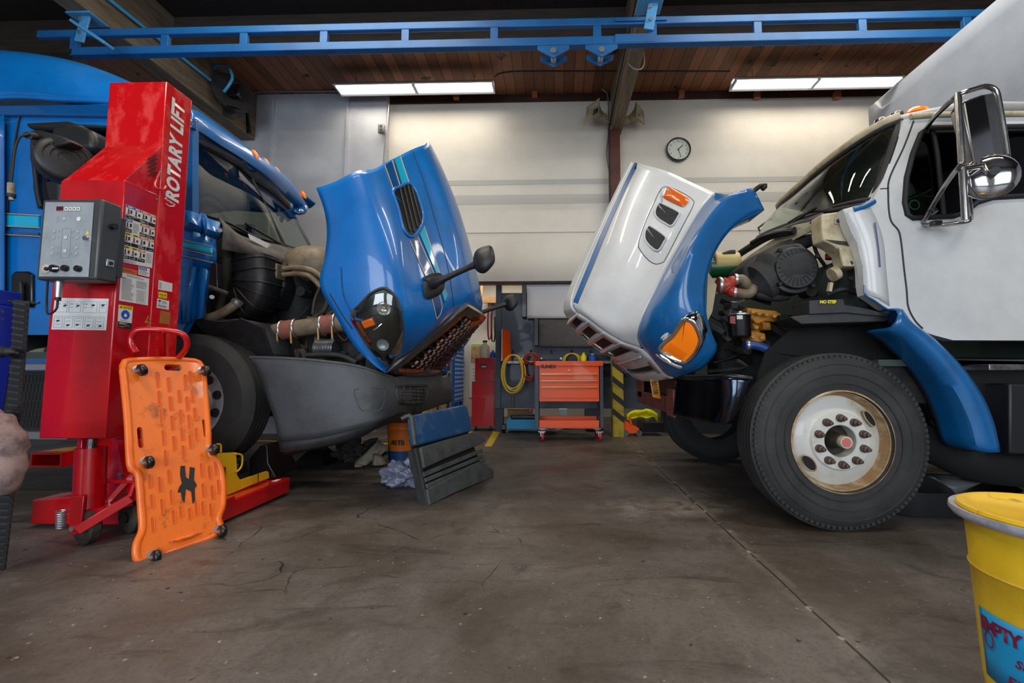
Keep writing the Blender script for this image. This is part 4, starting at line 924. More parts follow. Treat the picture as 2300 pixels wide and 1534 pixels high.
# ribbed air duct
dp=[P(575,582,3.5),P(578,610,3.5),P(580,640,3.5),P(572,668,3.52),P(548,684,3.55)]
m=M(); pts=crs(dp,16); rws=[]
for i,p in enumerate(pts):
    a=pts[max(0,i-1)]; b=pts[min(15,i+1)]; d=(b-a).normalized(); u=d.cross(V((0,1,0))).normalized(); r1_,r2_=(.15,.14)
    rws.append([p+u*(r1_*math.copysign(abs(math.cos(t))**.55,math.cos(t)))+V((0,1,0))*(r2_*math.copysign(abs(math.sin(t))**.55,math.sin(t))) for t in [2*math.pi*k/20 for k in range(20)]])
m.grid(rws,False,True); duct=m.obj('air_duct','black_plastic',lt,ang=50)
for i in (1,4,7,9,11,13): M().tube([p+(p-pts[i]).normalized()*.006 for p in rws[i]],.007,n=5,closed=True).obj('duct_rib','black_plastic',duct)
m=M(); m.prism(PS([(600,590),(636,596),(640,640),(618,690),(600,690)],3.62),(0,.35,0)); m.obj('air_box','black_plastic',duct,bevel=.02)
M().box(P(621,625,3.5),P(637,599,3.62)).obj('valve_block','tan_pipe',lt,bevel=.008)
for pts in (((636,604,3.55),(665,601,3.55),(700,607,3.5),(725,625,3.5)),((636,617,3.55),(665,615,3.55),(695,620,3.5),(722,645,3.5))): M().tube([P(*p) for p in pts],.022,n=10,k=20).obj('coolant_hose','tan_pipe',lt)
# turbo intake elbow
M().tube([P(668,720,4.0),P(668,660,3.95),P(672,620,3.9),P(695,596,3.9),P(740,605,3.95)],[.17,.17,.165,.15,.15],n=18,k=24).obj('intake_elbow','rubber_dark',lt)
M().tube([P(662,622,3.88),P(675,600,3.85),P(705,592,3.85),P(745,606,3.9)],[.13,.17,.165,.16],n=18,k=18).obj('intake_cap','tan_pipe',lt)
# charge air pipe with clamps
cpp=[P(602,752,3.6),P(625,745,3.55),P(680,736,3.55),P(740,728,3.55),P(775,726,3.55)]
pipe=M().tube(cpp,.072,n=18,k=24).obj('charge_pipe','tan_pipe',lt)
M().ball(P(604,750,3.66),.1,14).obj('pipe_elbow','grime_brown',pipe)
for x,y in ((652,740),(742,728)):
    a=P(x-18,y+2.5,3.55); b=P(x+18,y-2.5,3.55); d=b-a; m=M(); m.lathe([(.076,0),(.083,.02),(.077,.035),(.083,.05),(.077,.065),(.083,.08),(.077,.095),(.083,.11),(.076,d.length)],a,d,20); m.obj('silicone_coupling','coupling_red',pipe)
    for q in (a.lerp(b,.08),a.lerp(b,.92)):
        M().lathe([(.084,-.008),(.088,0),(.084,.008)],q,d,20).obj('hose_clamp','zinc',pipe); M().cyl(q+V((0,-.085,-.03)),q+V((0,-.07,-.13)),.009,n=8).obj('clamp_bolt','brass',pipe)
# wash hose, shock, thin lines
M().tube([P(462,716,3.3),P(490,708,3.3),P(520,690,3.32),P(534,678,3.35)],.036,n=12,k=16).obj('heater_hose','tan_pipe',lt); M().lathe([(.04,-.02),(.045,0),(.04,.02)],P(532,680,3.34),(P(540,670,3.3)-P(520,690,3.3)),16).obj('hose_clamp','zinc',lt)
M().tube([P(514,562,3.4),P(508,600,3.4),P(502,650,3.42),P(492,700,3.45)],[.045,.045,.03,.03],n=12,k=14).obj('shock_absorber','grime_brown',lt)
for pts,r in ((((722,640,3.5),(708,670,3.5),(702,705,3.5)),.012),(((730,650,3.6),(735,680,3.6),(725,700,3.6),(705,714,3.6)),.02),(((690,714,3.6),(720,716,3.6),(748,700,3.6)),.015),(((560,660,3.55),(540,658,3.5),(515,656,3.45)),.006)):
    M().tube([P(*p) for p in pts],r,n=8,k=16).obj('engine_line','grime_brown',lt)
for x in (658,676): M().tube([P(x-8,815,3.7),P(x-7,795,3.7),P(x,788,3.7),P(x+7,795,3.7),P(x+8,815,3.7)],.026,n=10,k=14).obj('lower_hose','grime_brown',lt)
M().tube([P(690,797,3.6),P(740,796,3.6),P(770,800,3.6),P(800,815,3.6)],.02,n=8,k=16).obj('lower_hose','rubber',lt)
M().tube([P(800,812,3.7),P(815,800,3.7),P(835,796,3.7),P(850,812,3.7)],.03,n=8,k=12).obj('lower_hose','rubber',lt)
# alternator
c=P(732,782,3.72); al=M().cyl(c-V((.08,0,0)),c+V((.09,0,0)),.075,n=20).obj('alternator','steel',lt)
for k in range(7): M().lathe([(.076,-.004),(.084,0),(.076,.004)],c+V((-.07+k*.024,0,0)),(1,0,0),20).obj('cooling_fin','zinc',al)
M().box(c+V((-.09,-.03,.06)),c+V((-.06,.03,.15))).obj('bracket','steel',al); M().box(c+V((.06,-.03,.06)),c+V((.08,.03,.17))).obj('bracket','steel',al)
rnd=random.Random(5)
for k in range(26):
    x=rnd.uniform(610,800); y=rnd.uniform(640,800); Y=rnd.uniform(3.7,3.9); p=P(x,y,Y); q=p+V((rnd.uniform(-.2,.2),rnd.uniform(0,.2),rnd.uniform(-.15,.15)))
    if x>760 and y<735: continue
    if k%3==0: M().bar(p,q,.05,.05).obj('engine_bracket','dark_grime',lt,bevel=.006)
    elif k%3==1: M().cyl(p,p+V((0,.12,0)),rnd.uniform(.02,.05),n=14).obj('engine_pulley','dark_grime',lt)
    else: M().tube([p,p+V((.08,0,-.06)),q],.012,n=6,k=10).obj('engine_line','grime_brown',lt)
# ---- wheels
def wheel(parent,c,R,mtire,mrim,style,facing=-1,W=.27,blocks=False,name='front_wheel'):
    """tyre with ribbed tread, dished rim; the outer face looks towards facing*Y"""
    ax=V((0,-facing,0)); f=c
    prof=[(.285,.02),(.30,.0),(R*.72,-.012),(R*.86,-.012),(R*.94,.012),(R*.975,.03)]
    m=M(); tr=[]
    n=5
    for k in range(n):
        a=.035+k*(W-.07)/n; b=a+(W-.07)/n-.012; tr+=[(R,a),(R,b),(R-.014,b+.001),(R-.014,b+.011)]
    prof+=tr[:-2]+[(R*.975,W-.03),(R*.94,W-.012),(R*.8,W),(.31,W)]
    m.lathe(prof,f,ax,72); tire=m.obj(name,mtire,parent,ang=30)
    m=M()
    for k in range(96 if blocks else 0):
        a=2*math.pi*k/96; d=V((math.cos(a),0,math.sin(a))); t_=V((-d.z,0,d.x)); q=f+d*(R*.955)+ax*.021; m.bar(q-d*.02,q+d*.009,.02,.022,t_)
    if blocks: m.obj('tread_blocks',mtire,tire)
    return tire,f,ax
wc=P(414,904,3.15)
tire,f,ax=wheel(lt,wc,.52,'rubber','aluminium',0)
m=M(); m.lathe([(.30,-.006),(.302,.01),(.285,.02),(.262,.03),(.255,.05),(.22,.052),(.18,.05),(.17,.03),(.12,.02),(.001,.015)],f,ax,60); rim=m.obj('rim','aluminium',tire,ang=40)
for k in range(10): a=2*math.pi*k/10+.25; p=f+V((math.cos(a)*.215,.045,math.sin(a)*.215)); M().cyl(p,p+V((0,.004,0)),.034,n=20).obj('hand_hole','ink',rim)
for k in range(10): a=2*math.pi*k/10; p=f+V((math.cos(a)*.14,.02,math.sin(a)*.14)); M().cyl(p,p-V((0,.03,0)),.016,n=6).obj('wheel_nut','zinc',rim)
for y in (5.2,):
    t2,f2,a2=wheel(lt,V((wc.x,y,wc.z)),.52,'rubber_dark','aluminium',0)
# frame parts and steps left of the lift
M().box((-6.2,3.2,.95),(-3.3,3.3,1.05)).obj('lower_sill','blue_paint_deep',lt)
stp=M(); a=P(45,818,3.2); b=P(110,832,3.2); stp.box((a.x-.3,3.15,b.z),(b.x+.2,3.4,a.z)); stp.obj('step_tread','zinc',lt,bevel=.004)
a=P(45,968,3.2); b=P(110,985,3.2); M().box((a.x-.3,3.15,b.z),(b.x+.2,3.4,a.z)).obj('step_tread','zinc',lt,bevel=.004)
a=P(45,832,3.22); b=P(110,968,3.22); M().box((a.x-.3,3.22,b.z),(b.x+.2,3.25,a.z)).obj('step_panel','steel_mesh',lt)
m=M()
for i in range(6):
    for j in range(9): p=P(48+j*8+(i%2)*4,850+i*20,3.22); m.box((p.x-.012,3.215,p.z-.03),(p.x+.012,3.22,p.z+.03))
m.obj('step_slots','ink',lt)
M().tube([P(60,812,3.4),P(80,795,3.4),P(110,790,3.4)],.04,n=8,k=10).obj('air_line','rag_beige',lt)
# ================================================================ RIGHT TRUCK (white and blue box truck)
YR_=3.75; YN=2.62
rt=thing('box_truck','white box truck with blue fenders and its hood tilted open, on the right','truck',(2.6,YR_,0))
# ---- hood: curves run from the top (rear edge) down to the grille
q0=LC([(1716,470,2.58),(1672,490,2.58),(1634,522,2.58),(1604,568,2.58),(1586,625,2.58),(1583,680,2.58),(1590,730,2.58),(1609,777,2.6),(1600,802,2.64),(1572,829,2.72),(1515,849,2.9)])
q1=LC([(1690,424,2.55),(1650,437,2.52),(1608,475,2.5),(1575,525,2.5),(1552,590,2.5),(1545,660,2.5),(1560,710,2.5),(1578,760,2.54),(1570,800,2.6),(1545,828,2.72),(1511,846,2.9)])
q2=LC([(1664,432,2.6),(1625,450,2.55),(1585,495,2.53),(1550,550,2.53),(1522,620,2.53),(1508,680,2.54),(1510,730,2.56),(1518,780,2.62),(1515,810,2.7),(1508,832,2.82),(1500,843,2.95)])
q3=LC([(1637,438,2.72),(1600,462,2.68),(1560,518,2.66),(1523,585,2.66),(1490,650,2.67),(1468,700,2.68),(1462,740,2.72),(1462,775,2.8),(1470,800,2.88),(1482,822,2.96),(1492,838,3.02)])
q4=LC([(1606,434,2.9),(1575,470,2.86),(1540,530,2.84),(1500,600,2.84),(1467,665,2.85),(1445,710,2.87),(1434,742,2.9),(1434,765,2.96),(1446,785,3.02),(1465,808,3.08),(1484,830,3.12)])
hw0=LC([(1606,434,2.9),(1575,470,2.86),(1540,530,2.84),(1500,600,2.84),(1467,665,2.85),(1445,710,2.87),(1434,742,2.9),(1432,762,2.96),(1440,782,3.0)])
hw1=LC([(1540,404,3.0),(1505,465,2.98),(1470,530,2.97),(1435,600,2.97),(1408,660,2.98),(1392,705,3.0),(1386,738,3.02),(1390,752,3.04),(1400,768,3.07)])
hw2=LC([(1492,383,3.06),(1458,450,3.05),(1425,525,3.05),(1393,600,3.05),(1367,660,3.06),(1350,700,3.09),(1346,722,3.1),(1352,735,3.11),(1362,746,3.13)])
hw3=LC([(1448,371,3.2),(1412,440,3.2),(1380,520,3.2),(1350,600,3.2),(1327,655,3.2),(1314,685,3.22),(1312,700,3.2),(1320,712,3.2),(1330,722,3.2)])
hw4=LC([(1432,366,3.35),(1397,435,3.35),(1360,520,3.35),(1328,600,3.35),(1305,655,3.35),(1296,680,3.33),(1296,692,3.31),(1301,700,3.29),(1308,708,3.27)])
hw5=LC([(1420,366,3.45),(1385,440,3.45),(1345,525,3.45),(1310,605,3.45),(1290,655,3.45),(1285,675,3.43),(1286,688,3.40),(1291,696,3.37),(1298,702,3.35)])
hc5=LC([(1412,372,3.75),(1375,450,3.75),(1330,540,3.75),(1295,615,3.75),(1272,670,3.75),(1268,692,3.75),(1270,703,3.75),(1276,710,3.75),(1283,715,3.75)])
rowsF=loft([q0,q1,q2,q3,q4],44,22); rowsH=loft([hw0,hw1,hw2,hw3,hw4,hw5],36,36)
rowsT=loft([hw5,hc5,[mir(p,YR_) for p in hw5]],36,16)
SF=Surf(rowsF); SH=Surf(rowsH)
hood=M().grid(rowsH).obj('hood','white_paint',rt,thick=.006,ang=60)
M().grid([[mir(p,YR_) for p in r] for r in rowsH]).obj('hood_far_side','white_paint',hood,thick=.02,ang=60)
M().grid(rowsT).obj('hood_top','white_paint',hood,thick=.02,ang=60)
fen=M().grid(rowsF).obj('fender','truck_blue',hood,thick=.006,ang=60)
M().grid([[mir(p,YR_) for p in r] for r in rowsF]).obj('fender','truck_blue',hood,thick=.02,ang=60)
M().grid([[a,a+V((.0,.2,.0))] for a in crs(q0[:8],26)]).obj('fender_lip','truck_blue',fen,thick=.012,ang=60)
# blue line along the far shoulder
M().grid(SH.strip([(1436,367),(1402,435),(1365,520),(1333,600),(1310,655),(1299,682),(1298,697)],[(1426,366),(1391,437),(1352,522),(1319,602),(1297,656),(1289,676),(1289,690)],24,3,.005)).obj('stripe','truck_blue',hood,ang=80)
M().grid([[mir(p,YR_) for p in r] for r in SH.strip([(1436,367),(1365,520),(1310,655),(1298,695)],[(1426,366),(1352,522),(1297,656),(1288,688)],24,3,.004)]).obj('stripe','truck_blue',hood,ang=80)
# side vent bezel
vb_=[(1486,424),(1500,421),(1525,430),(1553,447),(1558,460),(1530,515),(1493,586),(1484,592),(1474,594),(1458,586),(1438,562),(1435,545),(1450,500),(1470,455)]
bz=M().grid(SH.patch(vb_,.004,48,5,.016)).obj('vent_bezel','white_paint',hood,ang=70)
M().tube([SH.at(p.x,p.y,.003) for p in crs([(a,b,0) for a,b in vb_],48,True)],.0035,n=5,closed=True).obj('bezel_edge','panel_grey',bz)
for vm in ([(1480,461),(1492,464),(1527,482),(1526,490),(1511,512),(1494,505),(1478,494),(1472,481)],[(1456,514),(1464,513),(1497,536),(1494,548),(1481,567),(1464,558),(1451,541),(1451,525)]):
    v=M().grid(SH.patch(vm,.027,30,4)).obj('vent_mesh','ink',bz,ang=70)
    M().tube([SH.at(p.x,p.y,.027) for p in crs([(a,b,0) for a,b in vm],36,True)],.006,n=6,closed=True).obj('vent_rim','white_paint',bz)
    m=M(); xs=[a for a,b in vm]; ys=[b for a,b in vm]
    def inside(x,y,poly):
        c_=False; j=len(poly)-1
        for i in range(len(poly)):
            if (poly[i][1]>y)!=(poly[j][1]>y) and x<(poly[j][0]-poly[i][0])*(y-poly[i][1])/(poly[j][1]-poly[i][1])+poly[i][0]: c_=not c_
            j=i
        return c_
    yy=min(ys); r_=0
    while yy<max(ys):
        xx=min(xs)+(3 if r_%2 else 0)
        while xx<max(xs):
            if inside(xx,yy,vm): m.tube([SH.at(xx+2.4*math.cos(k*1.047),yy+2.4*math.sin(k*1.047),.0285) for k in range(6)],.0012,n=3,closed=True)
            xx+=6
        yy+=5; r_+=1
    m.obj('honeycomb','panel_grey',v,smooth=False)
al_=[(1497,426),(1510,427),(1543,446),(1548,454),(1545,462),(1538,468),(1528,467),(1492,449),(1490,441)]
M().grid(SH.patch(al_,.024,36,5,.02)).obj('side_marker','amber_dark',bz,ang=80)
# headlight
ho=[(1476,784),(1507,749),(1524,723),(1537,713),(1554,714),(1568,729),(1579,755),(1577,776),(1566,796),(1552,810),(1538,819),(1523,815),(1499,806)]
ai=[(1540,723),(1549,724),(1560,738),(1568,763),(1559,788),(1547,802),(1535,812),(1510,799),(1490,782),(1515,757)]
class PSurf(Surf):
    def __init__(s,a,b,c,o):
        n=(b-a).cross(c-a).normalized()
        if n.dot(C0-a)<0: n=-n
        s.p=a+n*o; s.n=n
    def at(s,x,y,off=0,fallback=None): r=ray(x,y); return C0+r*((s.p-C0).dot(s.n)/r.dot(s.n))+s.n*off
HP=PSurf(SF.at(1495,792),SF.at(1572,778),SF.at(1545,722),.045)
hb_=crs([(a,b,0) for a,b in ho],50,True); hp_=[HP.at(p.x,p.y,0) for p in hb_]; hc_=sum(hp_,V((0,0,0)))/50
hl=M().grid([[p-HP.n*.09 for p in hp_],hp_,[p.lerp(hc_,.06)+HP.n*.012 for p in hp_],[p.lerp(hc_,.16)+HP.n*.01 for p in hp_],[p.lerp(hc_,.2)-HP.n*.004 for p in hp_],[p.lerp(hc_,.98)-HP.n*.004 for p in hp_]],False,True).obj('headlight_bezel','chrome',hood,ang=70)
M().grid(HP.patch(ai,.004,48,5,.012)).obj('turn_lens','amber',hl,ang=80)
am=M()
for k in range(12): t_=k/11; am.tube([HP.at(1497+t_*34+j*3.2,781+t_*24-j*3.6,.0165) for j in range(5)],.0013,n=4)
am.obj('lens_ribs','amber_dark',hl)
M().grid(HP.patch([(1484,792),(1500,800),(1515,812),(1535,820),(1528,824),(1505,815),(1484,802),(1474,792)],.02,24,3,.01)).obj('headlamp','clear_lens',hl)
p=SF.at(1494,754,.004); M().grid(SF.patch([(1485,762),(1487,755),(1497,747),(1503,748),(1498,757),(1490,764)],.004,16,2)).obj('paint_chip','print_white',fen)
seamline(SF,[(1568,724),(1585,702)],.003,'panel_gap','ink',fen,6)
# grille box
NEAR=crs([hw5[-1],hw4[-1],hw3[-1],hw2[-1],hw1[-1],hw0[-1],P(1466,803,3.0),P(1490,828,3.0),P(1512,848,3.0)],201)
def gp(u,v,o=0):  # u 0 near..1 far ; v 0 top..1 bottom
    a=NEAR[min(200,max(0,int(v*200)))]; b=mir(a,YR_); p=a.lerp(b,u); bow=math.sin(math.pi*u)
    return p+V((-.07*bow*(1-.3*v),0,-.035*bow))+V((.75,0,.66))*o
m=M()
vs=[.0,.045,.165,.215,.335,.385,.505,.56,.68,.80,.90,.955,1]
solid=[(0,.05),(.165,.225),(.335,.395),(.505,.565),(.675,.845),(.915,1.0)]
for a,b in solid:
    pr=[]
    for v,o in ((a,.05),(a,0),((a+b)/2,-.012),(b,0),(b,.05)): pr.append([gp(.0+i/20,v,o) for i in range(21)])
    m.grid(pr)
gr=m.obj('grille','white_paint',hood,ang=40,thick=.008)
for u0,u1 in ((0,.1),(.9,1)): M().grid([[gp(u,v,-.004) for u in (u0,(u0+u1)/2,u1)] for v in [k/20 for k in range(21)]]).obj('grille_side','white_paint',gr,thick=.01)
M().grid([[gp(i/12,.01+.98*v/12,.035) for i in range(13)] for v in range(13)]).obj('grille_backing','ink',gr)
M().tube([gp(.06+.88*i/20,.74,-.03+.0*i) for i in range(21)],.008,n=6).obj('grille_moulding','white_paint',gr)
for v in (.14,.31,.48): M().grid([[gp(.88+i*.02,v+dv,-.005) for i in range(4)] for dv in (0,.03)]).obj('grille_reflector','print_white',gr,thick=.004)
# latch at the tip
t_=M(); t_.bar(P(1665,437,2.58),P(1705,420,2.58),.05,.03); t_.obj('hood_latch','cream_metal',fen,bevel=.006); M().tube([P(1690,432,2.56),P(1708,417,2.56),P(1720,417,2.56),P(1712,425,2.56)],.014,n=8,k=12).obj('latch_handle','satin_black',fen)
# hood support behind
M().prism([P(1590,610,2.9),P(1610,640,2.9),P(1600,700,2.95),P(1585,730,2.9)],(0,.06,0)).obj('hood_brace','cream_metal',hood)
# ---- bumper
b0=[P(1688,850,2.55),P(1655,846,2.55),P(1625,846,2.6),P(1590,846,2.75),P(1550,846,2.95),P(1520,847,3.1)]
b2=[P(1668,900,2.56),P(1645,905,2.56),P(1620,903,2.62),P(1585,897,2.78),P(1550,890,2.96),P(1518,884,3.1)]
b3=[P(1640,948,2.6),P(1630,952,2.6),P(1608,954,2.66),P(1578,950,2.8),P(1545,941,2.97),P(1514,932,3.1)]
rows=loft([b0,b2,b3],40,12); SB=Surf(rows)
bm_=M().grid(rows).obj('bumper','chrome',rt,thick=.02,ang=60)
MT['bumper_chrome']=mat('bumper_chrome',(64,72,84),.16,1,.3,(40,46,56),5); bm_.data.materials[0]=MT['bumper_chrome']
M().grid([[mir(p,YR_) for p in r] for r in rows]).obj('bumper_end','bumper_chrome',bm_,thick=.02,ang=60)
M().tube(crs(b0,24),.014,n=8).obj('bumper_top_edge','satin_black',bm_)
a=b0[-1]; c=b3[-1]
xm=a.x-.03
M().box((xm,3.1,c.z-.02),(xm+.02,3.28,c.z+.18)).obj('bumper_centre','rust_red',bm_,bevel=.004)
M().box((xm,3.28,c.z-.0),(xm+.02,4.4,c.z+.12)).obj('bumper_lower_bar','rust_red',bm_,bevel=.006)
M().box((xm,4.2,c.z+.05),(xm+.03,4.5,a.z-.02)).obj('bumper_far_centre','rust_red',bm_,bevel=.02)
M().box((xm+.08,3.1,c.z),(xm+.1,4.4,a.z)).obj('bumper_back','ink',bm_)
lp=M().prism(PS([(1459,851),(1476,851),(1482,896),(1466,892)],3.42),(.01,.006,0)).obj('licence_plate','plate_yellow',bm_,bevel=.001)
a_,b_2=P(1468,853,3.415),P(1474,889,3.415); text('B0108',.04,(a_+b_2)/2,b_2-a_,V((0,-1,0)).cross(b_2-a_)*-1 if False else (b_2-a_).cross(V((0,-1,0)))*-1,'ink',lp,bold=.02,width=(b_2-a_).length*.8)
# ---- wheel
wc=V((P(1893,1001,2.63).x,2.63,.53))
tire,f,ax=wheel(rt,wc,.53,'rubber','wheel_white',0,blocks=True)
m=M(); m.lathe([(.296,-.012),(.306,-.006),(.302,.006),(.288,.012),(.28,.035),(.276,.06),(.27,.075)],f,ax,64); rim=m.obj('rim_flange','wheel_rust',tire,ang=40)
# dish with hand holes: built as plate rings
c=f+ax*.07
m=M(); m.lathe([(.274,.008),(.262,.0),(.235,-.018),(.2,-.034),(.178,-.042),(.172,-.05),(.168,-.055),(.098,-.055),(.094,-.05),(.094,.02)],c,ax,64); dish=m.obj('wheel_dish','wheel_white',tire,ang=28)
for a in (.62,3.76):
    d=V((math.cos(a),0,math.sin(a))); p=c+d*.226+V((0,-.034,0)); u=V((-d.z,0,d.x)); n_=(V((0,-1,0))+d*.45).normalized(); w_=n_.cross(u)
    M().add([p+n_*.008+u*.052*math.cos(k*.314)+w_*.027*math.sin(k*.314) for k in range(20)],[tuple(range(20))]).obj('hand_hole','ink',dish)
    M().tube([p+n_*.007+u*.054*math.cos(k*.314)+w_*.029*math.sin(k*.314) for k in range(20)],.004,n=5,closed=True).obj('hole_edge','wheel_rust',dish)
m=M(); m.lathe([(.094,.02),(.05,.03),(.001,.03)],c,ax,40); hub=m.obj('hub','hub_dark',tire)
M().cyl(c+V((0,.03,0)),c+V((0,-.075,0)),.052,.044,24).obj('hub_cap','grime_brown',hub); M().cyl(c+V((0,-.05,0)),c+V((0,-.105,0)),.036,n=24).obj('axle_end','cream_metal',hub); M().cyl(c+V((0,-.09,0)),c+V((0,-.108,0)),.026,n=20).obj('axle_cap','pinkish',hub)
for k in range(10):
    a=2*math.pi*k/10+math.pi/2; p=c+V((math.cos(a)*.138,-.055,math.sin(a)*.138))
    M().lathe([(.024,0),(.024,-.012),(.019,-.016),(.019,-.032),(.011,-.038),(.011,-.055),(.001,-.058)],p,(0,1,0),6 if False else 12).obj('wheel_nut','nut_rust',tire,ang=40)
for rr_,hh in ((.40,-.0135),(.46,-.011),(.345,-.012)): M().tube([f+ax*hh+V((math.cos(k*.1309),0,math.sin(k*.1309)))*rr_ for k in range(48)],.003,n=4,closed=True).obj('sidewall_ring','rubber',tire)
wheel(rt,V((wc.x,4.6,.53)),.53,'rubber_dark','wheel_white',0,name='front_wheel')
M().tube([V((wc.x,2.85,.53)),V((wc.x,4.6,.53))],.07,n=12).obj('front_axle','dark_grime',rt)
M().box((1.0,3.25,.62),(6,3.35,.86)).obj('frame_rail','dark_grime',rt); M().box((1.0,4.15,.62),(6,4.25,.86)).obj('frame_rail','dark_grime',rt)
# ---- cab
C1=2.6
# side panel with window cut out
outer=[(2030,268),(2075,262),(2330,262),(2700,262),(2700,766),(2140,764),(2095,752),(2060,740),(2035,712),(2005,700),(1985,690),(1960,672),(1944,662),(1940,640),(1938,600),(1932,575),(1925,545),(1912,520),(1903,498),(1893,470),(1925,465),(1960,450),(1985,400),(2010,330)]
hole=[(2068,300),(2085,287),(2400,283),(2700,283),(2700,420),(2300,440),(2230,444),(2195,455),(2165,478),(2140,486),(2050,490),(2038,482),(2032,455),(2036,400),(2050,345)]
cabs=M().prism(PS(outer,C1),(0,.07,0),[PS(hole,C1)]).obj('cab_side','white_paint',rt,ang=30)
# roundness of the cowl side and recessed crease
M().grid([crs([P(*p) for p in r],16) for r in ([(1893,470,2.6),(1905,500,2.6),(1925,545,2.6),(1938,600,2.6),(1942,660,2.6)],[(1925,462,2.59),(1945,500,2.59),(1962,545,2.59),(1968,600,2.59),(1975,670,2.59)],[(1952,460,2.599),(1972,500,2.599),(1985,545,2.599),(1990,600,2.599),(1998,688,2.599)])]).obj('cowl_side','white_paint',cabs,thick=.002)
M().tube(PS([(1941,640),(1944,662),(1962,674),(1985,690),(2003,700)],2.59),.005,n=6,k=20).obj('edge_paint','truck_blue',cabs)
M().tube(PS([(1965,500),(1973,555),(1977,600)],2.583),.004,n=5,k=12).obj('paint_line','hose_deep_blue',cabs)
# door gap
M().tube(PS([(2052,272),(2030,330),(1998,400),(1995,440),(1997,478),(2003,500),(2018,518),(2024,545),(2030,600),(2036,650),(2040,690),(2055,720),(2072,738)],C1-.001),.005,n=6,k=60).obj('door_gap','ink',rt)
M().tube(PS([(1977,424),(1997,423)],C1-.001),.003,n=5).obj('panel_gap','ink',rt)
M().tube(PS(hole,C1-.003),.016,n=8,closed=True).obj('window_seal','ink',rt)
M().tube(PS([(2045,262),(2100,257),(2700,252)],C1-.01),.016,n=8).obj('drip_rail','cream_metal',rt)
M().prism(PS([(2068,300),(2700,280),(2700,440),(2040,485),(2030,455)],C1+.04),(0,.008,0)).obj('door_window','glass_dark',rt)
M().tube(PS([(2093,290),(2104,340),(2113,420),(2120,488)],C1+.02),.013,n=8,k=12).obj('window_divider','ink',rt)
M().tube(PS([(2068,440),(2118,441)],C1+.01),.001,n=4).obj('window_latch','steel',rt)
p=P(2054,460,C1+.035); o=M().lathe([(.026,0),(.032,0)],p,(0,1,0),20).obj('window_sticker','green_bottle',rt)
# round decal
# windshield
wt=[P(2022,272,2.65),P(1975,292,2.72),P(1900,340,2.95),P(1840,385,3.3),P(1795,425,3.7),P(1762,452,4.15),P(1748,468,4.5)]
wb=[P(1962,452,2.68),P(1935,462,2.72),P(1880,472,2.85),P(1820,488,3.1),P(1762,508,3.5),P(1725,522,3.95),P(1703,533,4.45)]
g1,g2=crs(wt,30),crs(wb,30)
M().grid([[a.lerp(b,k/8)+V((-.04*math.sin(k/8*3.14),-.0,0)) for k in range(9)] for a,b in zip(g1,g2)]).obj('windshield','glass_green',rt,ang=80)
M().tube(g1,.022,n=8).obj('windshield_seal','ink',rt); M().tube(g2,.02,n=8).obj('windshield_seal','ink',rt)
M().tube([wt[0],P(2010,310,2.62),P(1990,370,2.62),P(1968,430,2.64),wb[0]],.022,n=8,k=20).obj('windshield_seal','ink',rt)
M().tube(PS([(1962,452),(1940,464),(1915,472)],2.6),.02,n=8,k=10).obj('edge_paint','truck_blue',rt)
M().tube([p+V((0,0,.03)) for p in g1],.03,n=8).obj('roof_front_edge','cream_metal',rt)
# roof
rf_=[crs([p+V((0,0,.03)) for p in wt],20),[V((3.2,2.62+ (2.3*i/19),2.60+.06*math.sin(math.pi*i/19))) for i in range(20)]]
mid=[a.lerp(b,.4)+V((0,0,.06)) for a,b in zip(*rf_)]
M().grid([rf_[0],mid,rf_[1]]).obj('cab_roof','white_paint',rt,thick=.02)
for x,y,Y,m_ in ((2062,256,2.72,'amber'),(2014,265,2.8,'satin_black'),(1978,278,2.95,'satin_black')):
    p=P(x,y,Y)+V((0,0,.0)); M().pillow([p+V((math.cos(k*.5236)*(.09 if m_=='amber' else .045),math.sin(k*.5236)*.05,0)) for k in range(12)],(0,0,.045),4,20).obj('roof_marker_light',m_,rt,ang=80)
# cab interior and rear
M().box((3.25,2.68,.95),(3.32,4.85,2.55)).obj('cab_back_panel','dash_dark',rt); M().box((2.0,4.85,1.0),(3.3,4.9,1.75)).obj('cab_far_side','white_paint',rt)
M().box((2.0,2.7,.98),(3.3,4.85,1.02)).obj('cab_floor','dash_dark',rt)
M().box((2.75,2.8,1.3),(3.1,3.35,2.05)).obj('driver_seat','interior_teal',rt,bevel=.08,seg=4); M().box((2.75,4.05,1.3),(3.1,4.6,2.05)).obj('driver_seat','interior_teal',rt,bevel=.08,seg=4)
M().box((1.95,2.72,1.35),(2.15,4.8,1.72)).obj('dashboard','dash_dark',rt,bevel=.05)
sw=V((2.25,3.1,1.72)); M().tube([sw+V((.1*math.cos(k*.26),.22*math.sin(k*.26),.2*math.cos(k*.26))) for k in range(24)],.014,n=8,closed=True).obj('steering_wheel','ink',rt); M().bar(sw+V((-.0,-.2,0)),sw+V((0,.2,0)),.04,.02).obj('wheel_spoke','ink',rt)
# wipers
for pts in (((1780,505,3.4),(1820,484,3.1),(1865,478,2.9)),((1755,528,3.6),(1800,498,3.2),(1845,470,2.95)),((1880,470,2.8),(1930,458,2.7),(1968,452,2.66))): M().tube([P(*p)+V((-.04,-.02,.01)) for p in pts],.01,n=6,k=10).obj('wiper','ink',rt)
# far mirror seen past the windshield
M().tube([P(1708,520,4.95),P(1703,512,4.95),P(1725,495,4.95),P(1732,492,4.95)],.012,n=6).obj('mirror_bracket','ink',rt); M().tube([P(1706,522,4.95),P(1712,532,4.95),P(1728,520,4.95)],.012,n=6).obj('mirror_bracket','ink',rt)
